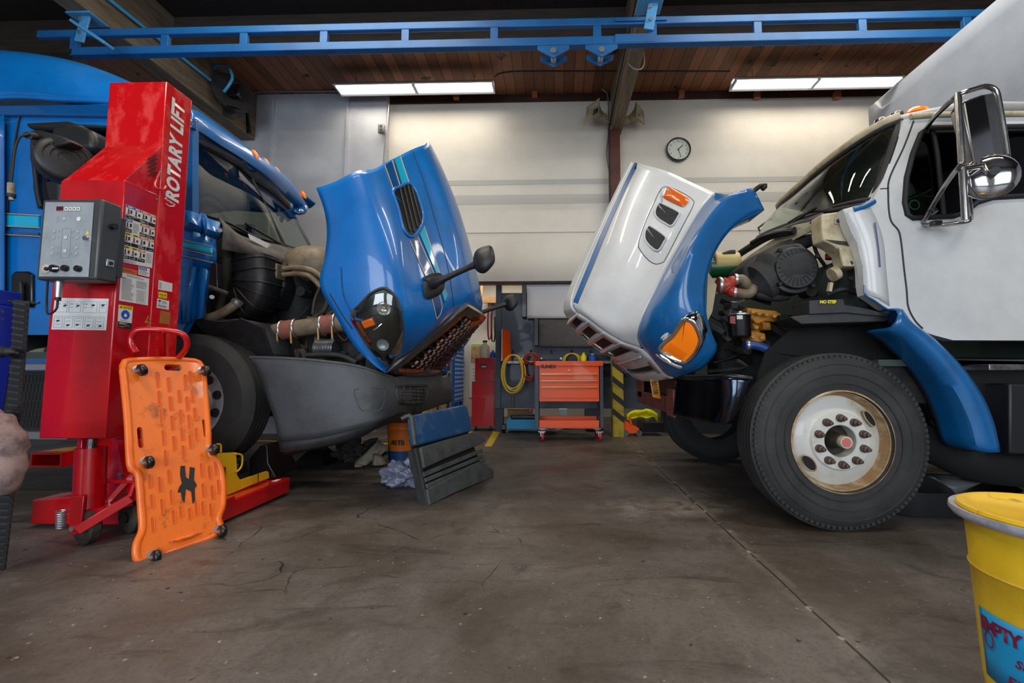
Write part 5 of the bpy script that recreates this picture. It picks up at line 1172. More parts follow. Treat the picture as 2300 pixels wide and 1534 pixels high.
# near mirror on tube arms
YM=2.28
mm=M(); mm.tube([P(2078,292,2.6),P(2100,262,2.45),P(2152,215,YM),P(2195,198,YM),P(2215,194,YM),P(2235,202,YM),P(2244,230,YM),P(2262,345,YM),P(2256,358,YM),P(2235,368,YM),P(2168,378,YM)],.0135,n=10,k=70); fr=mm.obj('mirror_frame','stainless',rt)
M().tube([P(2151,210,YM),P(2158,330,YM),P(2168,495,YM)],.017,n=10).obj('mirror_post','stainless',fr)
M().tube([P(2072,500,2.6),P(2120,420,2.42),P(2152,378,YM),P(2165,375,YM),P(2180,480,2.5),P(2176,494,2.6)],.0135,n=10,k=50).obj('mirror_brace','stainless',fr)
M().tube([P(2073,505,2.6),P(2120,505,2.5),P(2172,497,2.4),P(2178,490,2.45)],.012,n=8,k=20).obj('lower_arm','stainless',fr)
M().bar(P(2092,502,2.52),P(2112,502,2.52),.035,.03).obj('arm_clamp','satin_black',fr,bevel=.004); M().tube([P(2092,470,2.5),P(2100,478,2.49)],.02,n=8).obj('arm_clamp','satin_black',fr)
mh=[P(2158,238,YM+.02),P(2166,226,YM+.02),P(2206,212,YM+.04),P(2232,206,YM+.08),P(2240,225,YM+.1),P(2259,345,YM+.1),P(2250,352,YM+.08),P(2196,366,YM+.02),P(2188,362,YM+.02)]
hs=M(); hs.prism(mh,(.0,.07,0)); hsg=hs.obj('mirror_housing','stainless',fr,bevel=.01)
mg=[P(2168,231,YM),P(2211,214,YM+.01),P(2236,357,YM+.01),P(2190,366,YM)]
M().prism(mg,(0,.008,0)).obj('mirror_glass','chrome',hsg)
c=P(2223,396,YM); d=V((-.5,-.85,-.02)).normalized()
M().lathe([(.001,-.03),(.04,-.03),(.09,-.018),(.118,.0),(.122,.01)],c,-d,32).obj('round_mirror','chrome',fr,ang=70); M().cyl(c+d*.03,c+d*.08,.022,n=14).obj('mirror_ball_joint','satin_black',fr); M().tube([P(2210,370,YM),P(2215,385,YM-.03),c+d*.05],.012,n=8).obj('joint_arm','stainless',fr)
# fender extension behind the wheel
oe=[(2013,694),(2025,692),(2047,722),(2100,762),(2160,822),(2208,890),(2233,950),(2246,1013)]
ie=[(1998,736),(2012,745),(2040,762),(2095,818),(2140,880),(2170,950),(2184,998),(2200,1014)]
A_=crs(PS(oe,2.52),30); B_=crs(PS(ie,2.52),30)
rws=[[b+V((0,.2,0)),b,b.lerp(a,.5)+V((0,-.03,0)),b.lerp(a,.85)+V((0,-.015,0)),a+V((0,.03,0)),a+V((.02,.2,.02))] for a,b in zip(A_,B_)]
fe=M().grid([crs(r,14) for r in rws]).obj('fender_extension','truck_blue',rt,thick=.012,ang=50)
M().add([rws[-1][1],rws[-1][2],rws[-1][3],rws[-1][4],rws[-1][5],rws[-1][0]],[(0,1,2,3,4,5)]).obj('extension_end','truck_blue',fe)
# step guard with lettering
sg=M(); sg.prism(PS([(1818,675),(1895,671),(1898,684),(1945,692),(2004,708),(1990,712),(1900,703),(1818,706)],2.62),(0,.2,0)); sgo=sg.obj('step_guard','bumper_dark',rt,bevel=.005)
sg=M(); sg.prism(PS([(1775,712),(1818,706),(1900,703),(1998,712),(1990,722),(1800,728)],2.63),(0,.2,0)); sg.obj('guard_skirt','bumper_dark',sgo,bevel=.005)
text('NO STEP',.02,P(1860,678,2.612),(1,0,0),(0,0,1),'warn_yellow',sgo,bold=.05,width=P(1879,678,2.61).x-P(1842,678,2.61).x)
# under-cab boxes, fuel tank, inner splash panel
M().prism(PS([(1790,728),(1996,722),(2040,790),(2120,860),(2120,835),(2040,832),(1960,830),(1700,850),(1720,790)],2.85),(0,.02,0)).obj('splash_liner','flat_black',rt)
M().prism(PS([(2088,800),(2700,812),(2700,1040),(2170,1015),(2110,930)],2.7),(0,.5,0)).obj('battery_box','satin_black',rt,bevel=.02)
M().prism(PS([(2222,818),(2700,820),(2700,830),(2222,832)],2.55),(0,.35,0)).obj('cab_step','steel',rt,bevel=.004)
M().prism(PS([(2268,862),(2700,870),(2700,1040),(2268,1020)],2.56),(0,.2,0)).obj('side_box','pan_dark',rt,bevel=.01)
M().tube([P(2060,985,2.9),P(2110,1005,2.85),P(2200,1040,2.8),P(2400,1058,2.8)],.12,n=14,k=20).obj('exhaust_pipe','flat_black',rt)
M().prism(PS([(2050,830),(2090,835),(2100,900),(2085,960),(2060,980)],2.95),(0,.1,0)).obj('axle_bracket','dark_grime',rt,bevel=.02)
M().tube([P(2085,870,2.8),P(2120,930,2.8),P(2170,940,2.8)],.03,n=8,k=10).obj('steering_link','grime_brown',rt); M().tube([P(2075,900,2.8),P(2090,930,2.8),P(2100,955,2.8),P(2120,960,2.8),P(2128,940,2.8)],.015,n=6,k=14).obj('brake_hose','dark_grime',rt)
M().box((2.0,2.75,.75),(3.3,4.85,.98)).obj('cab_underside','dark_grime',rt)
# ---- cargo box
BX=3.66
m=M(); m.box((BX,2.3,2.1),(10,4.88,4.06)); m.obj('cargo_box','box_grey',rt,bevel=.08,seg=5)
m=M(); m.box((BX+.05,2.35,1.0),(10,4.85,2.1)); m.obj('cargo_box_lower','box_grey',rt)
m=M(); rr_=[[V((BX-.03-.05*math.sin(math.pi*i/12)*math.sin(math.pi*j/10),2.36+2.46*i/12,2.3+1.68*j/10)) for i in range(13)] for j in range(11)]; m.grid(rr_).obj('front_panel','box_grey',rt,thick=.02)
for k in range(5): M().box((BX-.02,4.86,3.7-k*.08),(BX+.03,4.9,3.75-k*.08)).obj('corner_hook','ink',rt)
# ---- engine bay
M().box((2.05,2.85,.8),(2.15,4.7,1.75)).obj('firewall','dark_grime',rt)
M().box((1.25,3.3,.55),(2.05,4.1,1.3)).obj('engine_block','dark_grime',rt,bevel=.05)
M().box((1.0,3.1,.6),(1.1,4.4,1.45)).obj('radiator','dark_grime',rt,bevel=.01)
# air cleaner
c=P(1790,601,2.85); m=M(); d=V((0,1,0)); m.lathe([(.001,-.0),(.135,0),(.142,.01),(.142,.03),(.165,.035),(.17,.06),(.172,.34),(.1,.4)],c,d,40); ac=m.obj('air_cleaner','black_plastic',rt,ang=30)
m=M()
for k in range(24): a=2*math.pi*k/24; m.tube([c+V((math.cos(a)*.07,-.003,math.sin(a)*.07)),c+V((math.cos(a)*.125,-.003,math.sin(a)*.125))],.003,n=4)
m.obj('cover_ribs','rubber',ac)
m=M(); pts=[P(1790,601,3.0),P(1745,610,3.0),P(1700,640,3.0),P(1670,650,3.05)]; m.tube(pts,[.17,.165,.14,.08],n=20,k=16); m.obj('intake_snorkel','rubber',ac)
M().prism(PS([(1668,600),(1700,570),(1760,540),(1830,520),(1842,545),(1800,560),(1760,660),(1700,655),(1672,630)],3.0),(0,.3,0)).obj('intake_housing','rubber',ac,bevel=.03,seg=3)
for a in (.5,2.3,3.9,5.4): p=c+V((math.cos(a)*.16,0,math.sin(a)*.16)); M().box(p-V((.012,.01,.012)),p+V((.012,.02,.012))).obj('cover_clip','dark_grime',ac,bevel=.004)
# cowl rail
M().tube([P(1654,575,3.5),P(1690,552,3.3),P(1730,530,3.1),P(1785,518,2.95)],.028,n=10,k=20).obj('hood_seal','ink',rt)
M().tube([P(1688,547,3.2),P(1720,530,3.1),P(1760,521,3.0),P(1780,520,2.95)],.02,n=10,k=20).obj('hood_seal','satin_black',rt)
M().prism([P(1655,597,3.5),P(1690,570,3.3),P(1785,505,2.95),P(1848,492,2.9),P(1848,508,2.9),P(1790,535,2.98),P(1700,590,3.3),P(1660,612,3.5)],(0,.08,0)).obj('cowl_rail','cream_metal',rt,bevel=.004)
M().grid([[P(1700,533,4.3),P(1740,518,3.6),P(1800,495,3.05),P(1850,478,2.85)],[P(1690,545,4.2),P(1735,528,3.5),P(1795,507,3.0),P(1850,492,2.85)]]).obj('cowl_cover','ink',rt,thick=.015)
# cream hinge bracket
br=M(); br.prism(PS([(1846,480),(1893,474),(1905,498),(1924,535),(1932,570),(1930,600),(1900,600),(1894,570),(1875,552),(1850,540),(1847,520)],2.68),(0,.12,0)); bro=br.obj('hinge_bracket','cream_metal',rt,bevel=.01)
M().prism(PS([(1855,538),(1928,545),(1930,551),(1905,552),(1880,548)],2.675),(0,.01,0)).obj('bracket_fold','grime_brown',bro)
M().prism(PS([(1885,555),(1925,552),(1928,598),(1895,598)],2.66),(0,.02,0)).obj('bracket_foot','cream_metal',bro,bevel=.006)
for x,y in ((1884,496),(1901,495),(1911,591),(1925,591)): M().cyl(P(x,y,2.66),P(x,y,2.68),.013,n=14).obj('bracket_hole','ink',bro)
for x,y in ((1876,488),(1905,583)): M().prism(PS([(x,y),(x+24,y),(x+24,y+15),(x,y+15)],2.67),(0,.01,0)).obj('bracket_pad','cream_metal',bro,bevel=.003)
# red exhaust Y-piece with grey pipes
yp=M(); yp.tube([P(1612,640,2.95),P(1630,640,2.95),P(1645,632,2.95),P(1655,628,2.95)],[.05,.055,.04,.036],n=14,k=14); yp.tube([P(1628,642,2.95),P(1642,654,2.95),P(1655,658,2.95)],[.05,.038,.036],n=14,k=12)
ypo=yp.obj('coolant_tee','silicone_red',rt)
M().tube([P(1655,628,2.95),P(1668,628,2.95),P(1676,638,2.95),P(1670,640,3.0)],.034,n=14,k=12).obj('coolant_pipe','tan_pipe',rt)
M().tube([P(1655,658,2.95),P(1680,660,2.95),P(1690,650,2.95),P(1684,640,3.0),P(1676,638,3.05)],.034,n=14,k=16).obj('coolant_pipe','tan_pipe',rt)
M().tube([P(1690,650,3.0),P(1705,662,2.98),P(1740,668,2.98),P(1770,665,3.0)],.03,n=10,k=14).obj('coolant_pipe','rubber_dark',rt)
for x,y in ((1652,628),(1648,657)): M().lathe([(.038,-.012),(.042,0),(.038,.012)],P(x,y,2.95),(1,0,0),18).obj('hose_clamp','zinc',ypo)
M().lathe([(.055,-.012),(.06,0),(.055,.012)],P(1616,641,2.95),(1,0,0),18).obj('hose_clamp','zinc',ypo)
# green and tan tank
M().cyl(P(1600,590,3.35),P(1656,590,3.35),.085,n=24).obj('coolant_tank','tan_tank',rt,bevel=.01); M().cyl(P(1590,600,3.36),P(1654,602,3.36),.083,n=24).obj('tank_base','green_tank',rt)
M().tube([P(1622,574,3.3),P(1640,568,3.3),P(1650,567,3.3)],.022,n=8,k=8).obj('filler_neck','grime_brown',rt)
# oil filter
a=P(1662,706,2.95); b=P(1662,757,2.95); of=M().lathe([(.001,0),(.066,0),(.072,.012),(.072,a.z-b.z-.02),(.076,a.z-b.z-.01),(.06,a.z-b.z+.005),(.001,a.z-b.z+.01)],b,(0,0,1),28).obj('oil_filter','satin_black',rt)
M().lathe([(.074,0),(.076,.006),(.074,.012)],V((a.x,a.y,a.z-.01)),(0,0,1),28).obj('filter_rim','zinc',of)
M().prism(PS([(1655,708),(1668,708),(1668,717),(1655,717)],2.95-.076),(0,.002,0)).obj('filter_label','clock_face',of); M().prism(PS([(1640,710),(1652,710),(1652,728),(1640,726)],2.95-.071),(0,.02,0)).obj('filter_print','dark_red',of)
M().cyl(P(1662,700,2.95),P(1662,706,2.95),.02,n=10).obj('filter_nut','zinc',of)
# yellow engine parts
for pts,Y in (([(1678,690),(1745,698),(1765,712),(1765,724),(1720,722),(1700,728),(1680,706)],3.05),([(1690,700),(1712,700),(1708,760),(1692,764)],3.08),([(1712,722),(1732,724),(1734,742),(1716,740)],3.0),([(1684,742),(1720,748),(1722,764),(1700,772),(1684,764)],3.02)):
    M().prism(PS(pts,Y),(0,.15,0)).obj('engine_casting','cat_yellow',rt,bevel=.012,seg=3)
for x,y in ((1692,700),(1706,704),(1722,706),(1740,710),(1700,735),(1724,732),(1692,756),(1712,758)): M().cyl(P(x,y,2.99),P(x,y,3.05),.014,n=6).obj('engine_bolt','cat_yellow',rt)
M().tube([P(1672,775,2.9),P(1700,776,2.9),P(1730,788,2.9),P(1762,806,2.9)],.03,n=12,k=18).obj('blue_hose','hose_deep_blue',rt); M().lathe([(.032,-.01),(.036,0),(.032,.01)],P(1679,775,2.9),(1,0,0),18).obj('hose_clamp','zinc',rt)
M().tube([P(1826,540,2.8),P(1828,515,2.8),P(1845,508,2.8)],.012,n=8,k=12).obj('cable_loop','ink',rt); M().tube([P(1826,540,2.8),P(1835,570,2.85),P(1855,600,2.9)],.012,n=8,k=12).obj('cable_loop','ink',rt)
M().cyl(P(1865,582,2.85),P(1865,570,2.85),.03,n=14).obj('brake_reservoir','dark_red',rt); M().cyl(P(1868,618,2.75),P(1880,612,2.75),.045,n=14).obj('master_cylinder','cream_metal',rt)
M().bar(P(1862,655,2.75),P(1866,635,2.75),.025,.02).obj('white_connector','cream_metal',rt); M().prism(PS([(1905,625),(1930,612),(1935,618),(1920,632)],2.7),(0,.02,0)).obj('bracket_tab','grime_brown',rt)
M().tube([P(1860,662,2.8),P(1890,650,2.75),P(1920,655,2.75),P(1960,680,2.7),P(1990,700,2.7)],.018,n=8,k=16).obj('wiring_harness','ink',rt)
rnd=random.Random(9)
for k in range(34):
    x=rnd.uniform(1600,1920); y=rnd.uniform(640,840); Y=rnd.uniform(2.95,3.25); p=P(x,y,Y)
    if x>1780 and y>700: continue
    q=p+V((rnd.uniform(-.16,.16),rnd.uniform(0,.15),rnd.uniform(-.12,.12)))
    if k%3==0: M().bar(p,q,.05,.04).obj('engine_bracket','dark_grime',rt,bevel=.006)
    elif k%3==1: M().tube([p,p+V((.06,0,-.05)),q],.013,n=6,k=10).obj('engine_line','dark_grime',rt)
    else: M().cyl(p,p+V((0,.1,0)),rnd.uniform(.02,.045),n=14).obj('engine_pulley','grime_brown',rt)
# ================================================================ MOBILE COLUMN LIFT
from mathutils import noise as NZ
XL_,XR=-2.89,-2.508; F1,F2,F3=2.35,2.57,2.765
lf=thing('column_lift','tall red mobile column lift with a grey control box','vehicle lift',(-2.65,2.6,0))
zb=P(92,985,F1).z; zt=P(135,405,F1).z; zs=P(352,325,F2-.01).z; ztop=P(300,184,F2).z
low=M().box((XL_,F1,zb),(XR,F2,zt)).obj('lower_cabinet','red_paint',lf,bevel=.006)
M().prism([(XL_+.006,F1+.004,zt),(XR-.006,F1+.004,zt),(XR-.006,F2,zs),(XL_+.14,F2,zs),(XL_+.13,F2-.02,zs)],(0,.0,-.005)).obj('hood_plate','red_scuffed',lf)
M().prism([(XR-.004,F1+.004,zt-.003),(XR-.004,F2,zt-.003),(XR-.004,F2,zs)],(-.37,0,0)).obj('slanted_cover','red_scuffed',lf,bevel=.004)
tw=M().box((XL_,F2,.1),(XR,F3,ztop)).obj('tower','red_scuffed',lf,bevel=.006)
# louvres, hook and screws on the cover side
for k in range(5): a=PX(334,357+k*9.5,XR+.003); b=PX(352,347+k*9.8,XR+.003); M().bar(a,b,.004,.011,(1,0,0)).obj('vent_slot','ink',lf)
M().tube([PX(359,385,XR+.01),PX(352,402,XR+.012),PX(347,415,XR+.03),PX(355,424,XR+.05),PX(368,424,XR+.045),PX(372,418,XR+.03)],.007,n=8,k=20).obj('lock_hook','red_paint',lf)
for x,y in ((359,385),(351,447),(332,731),(414,372),(414,378)): p=PX(x,y,XR+.002); M().cyl(p,p+V((.005,0,0)),.006 if x<400 else .003,n=10).obj('screw','zinc' if x<400 else 'ink',lf)
# lettering
p=PX(394,338,XR+.0015); zA=PX(380,447,XR).z; zB=PX(404,228,XR).z
wy=abs(PX(375,400,XR).y-PX(400,388,XR).y)
text('ROTARY LIFT',wy*1.3,p,(0,0,1),(0,-1,0),'print_white',tw,bold=.045,shear=.14,space=1.1,width=zB-zA)
p=PX(382,453,XR+.0015); d=(PX(393,462,XR)-PX(370,447,XR)).normalized(); text('Rotary',.022,p,d,V((1,0,0)).cross(d),'print_white',tw,bold=.02,shear=.3,width=.085)
M().tube([PX(373,457,XR+.001),PX(381,463,XR+.001),PX(392,463,XR+.001)],.003,n=4,k=10).obj('logo_swoosh','print_white',tw)
# sticker helper on the side plane (bilinear inside four photo corners)
def bil(c,u,v): 
    (ax_,ay),(bx_,by),(cx_,cy_),(dx_,dy)=c
    return ((ax_*(1-u)+bx_*u)*(1-v)+(dx_*(1-u)+cx_*u)*v,(ay*(1-u)+by*u)*(1-v)+(dy*(1-u)+cy_*u)*v)
class Stick:
    def __init__(s,c,proj,n,par_,m_='print_white',name='sticker'):
        s.c=c; s.f=proj; s.n=V(n); s.lay=0; s.o=None; s.o=s.poly([(0,0),(1,0),(1,1),(0,1)],m_,par_,name,0)
    def pt(s,u,v,l): return s.f(*bil(s.c,u,v))+s.n*(.0012+l*.0008)
    def poly(s,uv,m_,par_=None,name='print',l=1):
        return M().prism([s.pt(u,v,l) for u,v in uv],s.n*.0006).obj(name,m_,par_ or s.o,smooth=False)
    def rects(s,rs,m_,name='print',l=1):
        m=M()
        for (u0,v0,u1,v1) in rs: m.prism([s.pt(u0,v0,l),s.pt(u1,v0,l),s.pt(u1,v1,l),s.pt(u0,v1,l)],s.n*.0006)
        return m.obj(name,m_,s.o,smooth=False)
    def txt(s,t,u,v,w_,h,m_,bold=.02,l=2):
        a,b=s.pt(u-w_/2,v,l),s.pt(u+w_/2,v,l); c,d=s.pt(u,v+h/2,l),s.pt(u,v-h/2,l); return text(t,(d-c).length,s.pt(u,v,l),b-a,d-c,m_,s.o,'print',bold=bold,width=(b-a).length,ext=0)
    def lines(s,u0,u1,v0,v1,n,m_='print_grey',seed=1):
        r=random.Random(seed); s.rects([(u0,v0+(v1-v0)*i/n,u0+(u1-u0)*r.uniform(.7,1),v0+(v1-v0)*(i+.45)/n) for i in range(n)],m_)
side=lambda x,y:PX(x,y,XR); front=lambda x,y:P(x,y,F1)
A=Stick([(283,459),(350,485),(341,602),(272.5,600-12)],side,(1,0,0),low)
heads=[['notice_blue','notice_blue','warn_orange','warn_orange'],['notice_blue',None,'warn_orange','warn_orange'],['warn_yellow','warn_yellow','warn_orange','warn_orange'],['warn_yellow','warn_yellow','warn_orange',None]]
rnd=random.Random(3)
for r in range(4):
    v0=r*.235
    for c_ in range(4):
        u0=c_*.25+.008; u1=u0+.234
        if heads[r][c_] is None: A.lines(u0+.02,u1-.01,v0+.04,v0+.22,8,seed=r*4+c_); continue
        A.rects([(u0,v0+.004,u1,v0+.042)],heads[r][c_]); A.rects([(u0,v0+.165,u1,v0+.228)],'ink')
        A.lines(u0+.015,u1-.015,v0+.172,v0+.222,3,'print_white',r+c_)
        # little figure: head, trunk, legs and a block
        uc=u0+.08; A.poly([(uc+.02*math.cos(k*.785),v0+.062+.009*math.sin(k*.785)) for k in range(8)],'ink',l=2)
        A.poly([(uc-.02,v0+.075),(uc+.025,v0+.075),(uc+.015,v0+.115),(uc+.04,v0+.155),(uc+.02,v0+.155),(uc,v0+.12),(uc-.02,v0+.155),(uc-.04,v0+.155),(uc-.012,v0+.11)],'ink',l=2)
        bx0=u0+.14+.02*((r+c_)%2); A.rects([(bx0,v0+.07+.02*(c_%2),bx0+.06,v0+.13)],'ink' if (r+c_)%3 else 'dark_red',l=2)
    for c_ in range(4):
        if heads[r][c_]: A.rects([(c_*.25+.06,v0+.015,c_*.25+.2,v0+.032)],'print_white' if heads[r][c_]!='warn_yellow' else 'ink',l=2)
A.txt('NOTICE',.13,.024,.12,.024,'print_white',l=3); A.txt('NOTICE',.38,.024,.12,.024,'print_white',l=3)
A.lines(.02,.5,.95,.995,4)
B=Stick([(271.5,600),(308,607.5),(306.8,618.5),(271,610.5)],side,(1,0,0),low,'warn_orange'); B.lines(.1,.9,.3,.8,2,'coupling_red')
Cs=Stick([(270.5,611),(334.7,626),(331.5,686),(267,675)],side,(1,0,0),low); Cs.lines(.2,.85,.03,.12,3); Cs.lines(.06,.5,.17,.95,24,seed=4); Cs.lines(.56,.94,.17,.45,9,seed=5)
Cs.rects([(.58,.5,.9,.51),(.58,.95,.9,.96),(.58,.5,.59,.96),(.89,.5,.9,.96)]+[(.61,.53+k*.04,.86,.545+k*.04) for k in range(10)],'print_grey'); Cs.rects([(.06,.16,.2,.185)],'ink')
D=Stick([(311,597.5),(336,603.5),(335,622.5),(310,616.5)],side,(1,0,0),low); D.rects([(.05,.03,.72,.36)],'notice_blue'); D.txt('NOTICE',.38,.2,.5,.2,'print_white'); D.lines(.1,.9,.45,.9,4)
E2=Stick([(266,684),(298,689),(294,740),(263,735)],side,(1,0,0),low); E2.rects([(0,0,1,.16)],'warn_yellow'); E2.rects([(0,.73,1,1)],'ink'); E2.txt('CAUTION',.6,.085,.62,.1,'ink'); E2.poly([(.1,.13),(.16,.03),(.22,.13)],'ink',l=2)
E2.poly([(.5+.3*math.cos(k*.2618),.4+.2*math.sin(k*.2618)) for k in range(24)],'notice_blue',l=2); E2.poly([(.5+.1*math.cos(k*.5236),.43+.08*math.sin(k*.5236)) for k in range(12)],'print_white',l=3); E2.lines(.15,.85,.64,.7,2); E2.lines(.1,.9,.76,.97,4,'print_white')
tr=M().prism([side(332.6,708.5)+V((.001,0,0)),side(340.5,727.5)+V((.001,0,0)),side(324,725)+V((.001,0,0))],(.001,0,0)).obj('warning_triangle','warn_orange',low)
M().prism([side(x,y)+V((.002,0,0)) for x,y in ((333,713),(330,720),(333,720),(331,725),(335.5,718.5),(333,718))],(.001,0,0)).obj('bolt_symbol','ink',tr)
G=Stick([(356,629),(387,636.5),(386,656),(354.5,650)],side,(1,0,0),tw); G.lines(.05,.25,.2,.9,8)
H_=Stick([(356,655),(375,658.5),(374,671),(355,668)],side,(1,0,0),tw,'warn_yellow'); H_.txt('18,000 LBS',.5,.45,.85,.24,'ink'); H_.txt('(8164 kg)',.5,.78,.5,.16,'ink')
I_=Stick([(353,670),(379.5,676),(378.5,696),(351,691)],side,(1,0,0),tw); I_.rects([(.08,.62,.8,.86)],'print_grey'); I_.lines(.1,.3,.4,.6,3); I_.lines(.4,.85,.15,.5,4); I_.poly([(.2+.12*math.cos(k*.5236),.22+.09*math.sin(k*.5236)) for k in range(12)],'ink')
J=Stick([(360,698),(382,701.5),(380,729),(357,726)],side,(1,0,0),tw,'copper_label'); J.lines(.1,.9,.08,.92,9,'warn_orange')
# diagram sheet on the front
K=Stick([(124,669),(245,671),(239,742),(116,740)],front,(0,-1,0),low)
fr_=[]
def frame(u0,v0,u1,v1,t_=.006): return [(u0,v0,u1,v0+t_*1.6),(u0,v1-t_*1.6,u1,v1),(u0,v0,u0+t_,v1),(u1-t_,v0,u1,v1)]
for u0,u1 in ((.04,.25),(.28,.5),(.54,.8),(.84,.98)): fr_+=frame(u0,.1,u1,.45)
for i in range(5): fr_+=frame(.03+i*.19,.57,.19+i*.19,.94)
for i in range(9):
    u=(.06,.17,.3,.4,.56,.68,.86,.86,.86)[i] if i<7 else .9
    fr_+=[(u,.17,u+.06,.2),(u,.28,u+.05,.3)]
for i in range(5):
    for j in range(3): fr_+=[(.06+i*.19,.62+j*.1,.15+i*.19,.635+j*.1)]
K.rects(fr_,'print_grey')
for i,(u,v) in enumerate(((.2,.24),(.44,.24),(.72,.22),(.9,.22),(.1,.72),(.29,.86),(.46,.84),(.66,.86),(.88,.87))): K.poly([(u-.03,v+.02),(u-.01,v-.02),(u+.03,v-.03),(u+.035,v+.01),(u,v+.03)],'ink',l=2)
# control box
BY=2.17
def fb(x,y): return P(x,y,BY)
bx0=fb(93,446); bx1=fb(222,628)
bxL=(fb(93,446).x+fb(82,628).x)/2; bxR=(fb(228,448).x+fb(218,629).x)/2; bz0=fb(150,628).z; bz1=fb(150,447).z
box=M(); box.prism([(bxL,BY,bz0),(bxR,BY,bz0),(bxR,BY,bz1),(bxL,BY,bz1)],(0,.11,0)); bo=box.obj('control_box','enclosure',lf,bevel=.012,seg=3)
M().box((bxL+.05,BY+.11,bz0+.05),(bxR-.05,F1,bz1-.05)).obj('box_mount','enclosure',bo)
fp=lambda x,y:P(x,y,BY-.001)
K2=Stick([(103,454),(212,455),(199.5,622),(88,621)],fp,(0,-1,0),bo,'panel_aluminium','control_panel')
K2.rects([(.23,.05,.75,.125)],'print_grey'); K2.rects([(.235,.053,.745,.122)],'panel_aluminium',l=2); K2.rects([(.245,.06,.385,.115)],'display_red',l=3)
for i in range(4): u=.42+i*.082; K2.rects([(u,.066,u+.06,.112)],'print_white',l=3); K2.rects([(u+.02,.08,u+.04,.1)],'ink',l=4)
def btn(u,v,w_=.05,h=.032): K2.rects([(u-w_/2,v-h/2,u+w_/2,v+h/2)],'print_grey',l=2); K2.rects([(u-w_/2+.008,v-h/2+.006,u+w_/2-.008,v+h/2-.006)],'print_white',l=3); K2.poly([(u+.012*math.cos(k),v+.009*math.sin(k)) for k in range(6)],'print_grey',l=4)
btn(.42,.225,.06,.04)
for v in (.395,.475,.61,.69):
    btn(.24,v); btn(.72,v)
    for u in (.34,.62): K2.poly([(u-.02,v),(u+.005,v-.016),(u+.005,v+.016)],'print_grey',l=2)
btn(.48,.475,.07,.05); btn(.49,.655,.07,.05)
K2.rects([(.4,.35,.405,.74),(.58,.35,.585,.74),(.42,.345,.56,.35),(.42,.74,.56,.745)],'print_grey',l=2)
K2.poly([(.72+.045*math.cos(k*.5236),.225+.03*math.sin(k*.5236)) for k in range(12)],'print_white',l=3); K2.poly([(.885,.43),(.92,.375),(.955,.43)],'warn_yellow',l=2)
K2.lines(.26,.31,.19,.28,6)
pn=K2.o
def knob(x,y,r,h,m_,name): p=P(x,y,BY-.003); return M().lathe([(.001,-h),(r*.9,-h),(r,-h*.8),(r,0)],p,(0,1,0),24).obj(name,m_,pn)
k_=knob(105,604,.023,.006,'jug_beige','emergency_ring'); p=P(105,604,BY-.01); M().cyl(p,p-V((0,.006,0)),.01,n=16).obj('emergency_button','ink',k_)
k_=knob(125,604,.02,.02,'satin_black','main_switch'); p=P(125,603,BY-.024); M().box(p-V((.016,.003,.004)),p+V((.016,.0,.004))).obj('switch_mark','print_white',k_)
knob(149,603,.017,.016,'satin_black','push_button'); knob(178,604,.017,.016,'satin_black','push_button')
k_=knob(196,536,.014,.014,'chrome','key_lock')
p=V((bxR,BY+.06,fb(240,500).z)); M().cyl(p,p+V((.02,0,0)),.016,n=16).obj('side_knob','satin_black',bo)
p=V((bxR,BY+.06,fb(240,585).z)); M().box(p-V((0,.02,.02)),p+V((.008,.02,.02))).obj('side_socket','zinc',bo,bevel=.003); M().cyl(p,p+V((.012,0,0)),.01,n=14).obj('socket_hole','ink',bo)
# gland and cable under the box
a=P(134,632,BY+.05); b=P(131,668,BY+.05); gl=M().cyl(a,b,.018,.014,16).obj('cable_plug','zinc',bo); M().cyl(b,P(130,675,BY+.05),.012,n=12).obj('plug_boot','ink',gl)
M().tube([P(130,672,BY+.05),P(126,695,BY+.04),P(108,705,BY+.04),P(105,680,BY+.06),P(107,630,BY+.08)],.005,n=8,k=24).obj('cable','ink',bo)
# cable reel on the top left
rc=P(146,364,2.46); rd=V((.84,-.54,.08)).normalized()
re_=M().lathe([(.001,-.06),(.11,-.06),(.13,-.05),(.135,-.04),(.135,.04),(.125,.05),(.001,.05)],rc,-rd,40).obj('cable_reel','black_plastic',lf)
for r in (.04,.07,.1): M().tube([rc+rd*.061+(rd.cross(V((0,0,1))).normalized()*math.cos(k*.2618)+V((0,0,1))*math.sin(k*.2618))*r for k in range(24)],.003,n=5,closed=True).obj('reel_ring','rubber',re_)
M().prism(PS([(64,294),(88,291),(140,306),(160,318),(120,330),(98,322),(92,326),(70,326)],2.38),(0,.08,0)).obj('reel_arm','black_plastic',re_,bevel=.01)
M().cyl(P(62,304,2.3),P(78,306,2.36),.02,n=14).obj('cable_guide','ink',re_)
M().tube([P(66,302,2.3),P(45,308,2.28),P(34,335,2.28),P(29,375,2.28),P(25,412,2.28)],.006,n=8,k=24).obj('cable','ink',re_)
q=M().cyl(P(25,412,2.28),P(25,440,2.28),.016,n=16).obj('cable_plug','rag_beige',re_); M().cyl(P(25,436,2.28),P(25,443,2.28),.019,n=16).obj('plug_collar','ink',q); M().cyl(P(25,443,2.28),P(26,450,2.28),.011,n=12).obj('plug_tip','zinc',q)
